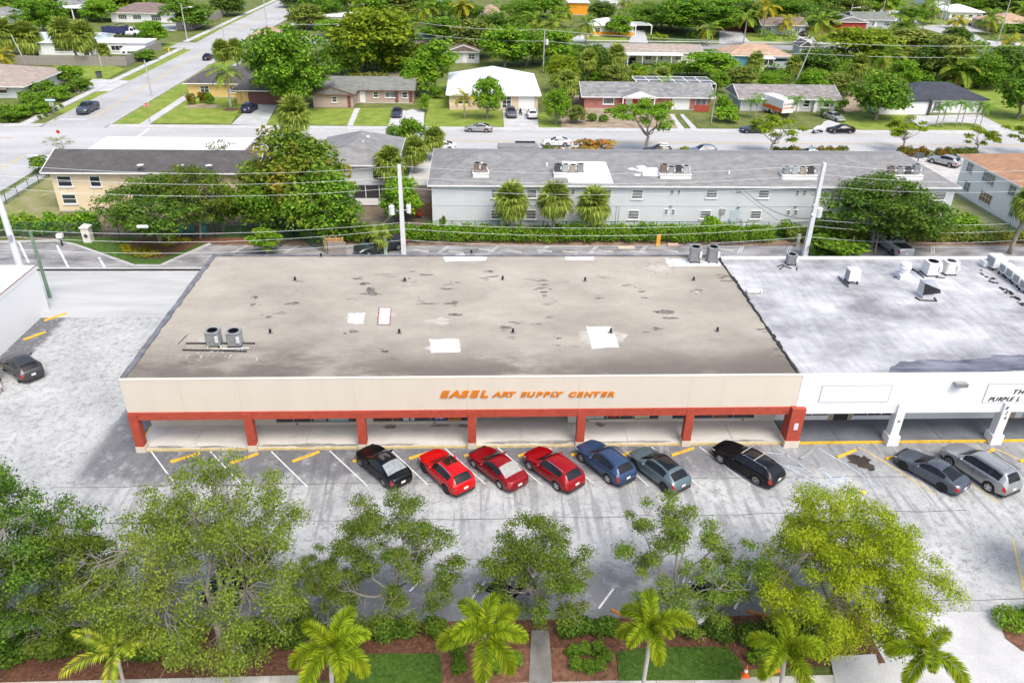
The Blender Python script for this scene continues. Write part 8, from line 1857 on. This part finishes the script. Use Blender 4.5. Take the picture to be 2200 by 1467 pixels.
# leaning poles, brush and wire in the rear lot corner
for i,(p,q,l) in enumerate((((1795,545),(1788,515),'pale timber leaning on the plank screen, left one'),((1830,545),(1836,512),'pale timber leaning on the plank screen, right one'),((1880,545),(1884,505),'brown timber beside the silver pickup'),((1872,520),(1876,498),'short tan stake behind the silver pickup'))):
    a = G(*p); tag(MB().tube([(a[0],a[1],0),(a[0]+(q[0]-p[0])*.03,a[1]+.7,ZT(a[0],a[1],q[1]))],.06,5).build('timber',M("pale_timber",(.48,.38,.28),var=.2)),l,'timber')
t = thing('post','grey square post left of the right concrete pole','post',G(1712,530)+(0,)); x,y = G(1712,530); MB().box(x-.15,y-.15,0,x+.15,y+.15,1.5).build('shaft',M("grey_post",(.38,.38,.37),var=.15),t)
t = thing('post','mint green post beside the green pickup behind the store','post',G(829,547)+(0,)); x,y = G(829,547); MB().box(x-.17,y-.17,0,x+.17,y+.17,2.0).build('shaft',M("mint_post",(.42,.55,.42),var=.1),t)
rr = random.Random(8); b = MB()
for k in range(130):
    x = rr.uniform(6,82); y = rr.uniform(37.0,38.4); s = rr.uniform(.04,.16); a = rr.uniform(0,3); b.add([(x+s*math.cos(a+q*1.57)*(1 if q%2 else .5),y+s*math.sin(a+q*1.57)*(1 if q%2 else .5),.04+.02*q) for q in range(4)],[(0,1,2,3)])
tag(b.build('litter',M("litter",(.5,.46,.42),col2=(.75,.73,.70),scale=3)),'scraps of pale litter along the hedge foot in the rear lot','litter',kind='stuff')
x,y = G(1352,534); tag(MB().box(x-1.3,y-.3,.04,x+.6,y+.35,.14).build('board',M("tan_panel",(.55,.46,.36),var=.1)),'discarded tan board lying before the long hedge','board')
x,y = G(1445,528); tag(MB().box(x-.6,y-.25,.0,x+.6,y+.25,.25).build('carton',M("pink_carton",(.50,.34,.26),var=.1)),'flattened pinkish carton at the hedge foot','carton')
# slide in the apartment yard
x,y = 15.6,46.0; t = thing('playground_slide','small red plastic slide beside the grey block','slide',(x,y,0)); MB().add([(x-.3,y,1.3),(x-.3,y+.6,1.3),(x+1.3,y,.2),(x+1.3,y+.6,.2),(x-.3,y,1.4),(x-.3,y+.6,1.4),(x+1.3,y,.3),(x+1.3,y+.6,.3)],[(0,1,3,2),(4,6,7,5),(0,2,6,4),(1,5,7,3),(0,4,5,1),(2,3,7,6)]).build('chute',M("slide_red",(.55,.03,.02),var=0),t)
MB().box(x-.6,y,0,x-.5,y+.1,1.6).box(x-.6,y+.5,0,x-.5,y+.6,1.6).box(x-.6,y,.8,x-.5,y+.6,.88).box(x-.6,y,1.3,x-.3,y+.6,1.36).build('ladder',M("slide_blue",(.06,.12,.2),var=0),t)
# grill / dark tub on the blue house lawn, mail box
x,y = G(1656,160); t = thing('utility_trailer','small black trailer on the blue house lawn','trailer',(x,y,0)); MB().box(x-1.4,y-.9,.5,x+1.4,y+.9,1.3).build('body',BLACK,t); MB().box(x-1.2,y-.7,1.3,x+1.0,y+.7,1.6).build('load',DKALU,t)
for dx in (-.6,.6): MB().tube([(x+dx,y-1.05,.35),(x+dx,y-.9,.35)],.35,10).build('wheel',RUBBER,t)
x,y = G(1068,238); t = thing('mailbox','small dark mailbox on a post before the white roof house','mailbox',(x,y,0)); MB().box(x-.05,y-.05,0,x+.05,y+.05,1.1).build('post',BLACK,t); MB().tube([(x,y-.3,1.25),(x,y+.3,1.25)],.2,8).build('box',BLACK,t)
x,y = G(2027,366); 
t = thing('sign_board','small dark sign on a brown post beside the silver crossover','sign',(86.8,62.5,0)); MB().box(86.75,62.45,0,86.85,62.55,3.2).build('post',M("brown_post",(.25,.1,.07),var=0),t); MB().box(86.2,62.36,3.2,87.4,62.44,4.0).build('board',M("dark_board",(.10,.11,.12),var=.1),t)

# ---- the passer-by at the left edge
def person(label, px, py, heading, h=1.72):
    x,y = G(px,py); t = thing('person',label,'person',(x,y,0),heading); s = h/1.72
    SK = M("skin",(.30,.16,.10),var=.05); 
    J = {'pel':(0,0,.92,.145,.115),'sp':(0,0,1.10,.14,.10),'ch':(0,.01,1.30,.165,.11),'nk':(0,0,1.46,.062,.06),'hd0':(0,.01,1.54,.075,.08),'hd1':(0,.02,1.64,.082,.095),'hd2':(0,.01,1.71,.05,.06)}
    E_ = [('pel','sp'),('sp','ch'),('ch','nk'),('nk','hd0'),('hd0','hd1'),('hd1','hd2')]
    for sd,fw in ((1,.16),(-1,-.14)):
        n = 'L' if sd > 0 else 'R'
        J['hip'+n] = (.09*sd,0,.86,.095,.095); J['kn'+n] = (.10*sd,fw*.6,.49,.062,.062); J['an'+n] = (.10*sd,fw-.04,.09,.042,.042); J['toe'+n] = (.11*sd,fw+.14,.035,.04,.03)
        J['sh'+n] = (.19*sd,0,1.40,.062,.062); J['el'+n] = (.25*sd,-.03,1.13,.042,.042); J['wr'+n] = (.24*sd,.10,.90,.03,.03); J['pm'+n] = (.24*sd,.13,.83,.036,.022)
        E_ += [('pel','hip'+n),('hip'+n,'kn'+n),('kn'+n,'an'+n),('an'+n,'toe'+n),('ch','sh'+n),('sh'+n,'el'+n),('el'+n,'wr'+n),('wr'+n,'pm'+n)]
        for q in range(4):
            J['f%s%d'%(n,q)] = ((.24+.018*(q-1.5))*sd,.15+.004*q,.76-.012*abs(q-1.4),.010,.010); J['g%s%d'%(n,q)] = ((.24+.018*(q-1.5))*sd,.165,.715-.012*abs(q-1.4),.008,.008); E_ += [('pm'+n,'f%s%d'%(n,q)),('f%s%d'%(n,q),'g%s%d'%(n,q))]
        J['t'+n] = (.205*sd,.16,.80,.011,.011); E_.append(('pm'+n,'t'+n))
    names = list(J); me = bpy.data.meshes.new('body'); me.from_pydata([(J[k][0]*s,J[k][1]*s,J[k][2]*s) for k in names],[(names.index(a),names.index(b)) for a,b in E_],[])
    o = bpy.data.objects.new('body',me); COL.objects.link(o); sk = o.modifiers.new('skin','SKIN'); o.modifiers.new('sub','SUBSURF').levels = 1
    for i,k in enumerate(names): me.skin_vertices[0].data[i].radius = (J[k][3]*s,J[k][4]*s)
    me.skin_vertices[0].data[0].use_root = True
    dg = bpy.context.evaluated_depsgraph_get(); m2 = bpy.data.meshes.new_from_object(o.evaluated_get(dg)); bpy.data.objects.remove(o); m2.materials.clear(); m2.materials.append(SK); m2.name = 'body'
    m2.polygons.foreach_set('use_smooth',[True]*len(m2.polygons)); piece('body',m2,t)
    def cloth(name, z0, z1, mat, cond, grow):
        vs = [v.co.copy() for v in m2.vertices]; ns = [v.normal.copy() for v in m2.vertices]; idx = {}; b = MB()
        for p in m2.polygons:
            c = sum((vs[i] for i in p.vertices),Vector())/len(p.vertices)
            if z0*s < c.z < z1*s and cond(c):
                b.add([tuple(vs[i]+ns[i]*grow) for i in p.vertices],[tuple(range(len(p.vertices)))])
        if b.v: piece(name,b.mesh(name,mat),t)
    cloth('shirt',.90,1.47,M("black_shirt",(.02,.02,.022),var=0),lambda c: abs(c.x)<.22*s or c.z>1.18*s,.014); cloth('shorts',.55,.98,M("white_shorts",(.70,.70,.68),var=.04),lambda c: abs(c.x)<.185*s,.022); cloth('shoe',-.1,.085,M("shoe_white",(.65,.65,.65),var=0),lambda c: True,.010)
    cloth('hair',1.60,1.9,M("dark_hair",(.02,.015,.012),var=0),lambda c: c.y<.045 or c.z>1.68,.012)
    f = MB().lathe([(0,-.02),(.014,0),(0,.03)],6,(0,.125*s,1.625*s)); f.build('nose',SK,t)
    for sd in (1,-1): MB().lathe([(0,-.012),(.012,0),(0,.012)],6,(.032*sd*s,.108*s,1.65*s)).build('eye',BLACK,t); MB().lathe([(0,-.03),(.016,0),(0,.03)],6,(.085*sd*s,.02*s,1.63*s)).build('ear',SK,t)
    return t
LOCAL_CATS.add('person'); LOCAL_CATS.add('wheel stop')
person('person in black top and white shorts walking at the left edge by the grey crossover',4,846,R_(-150))
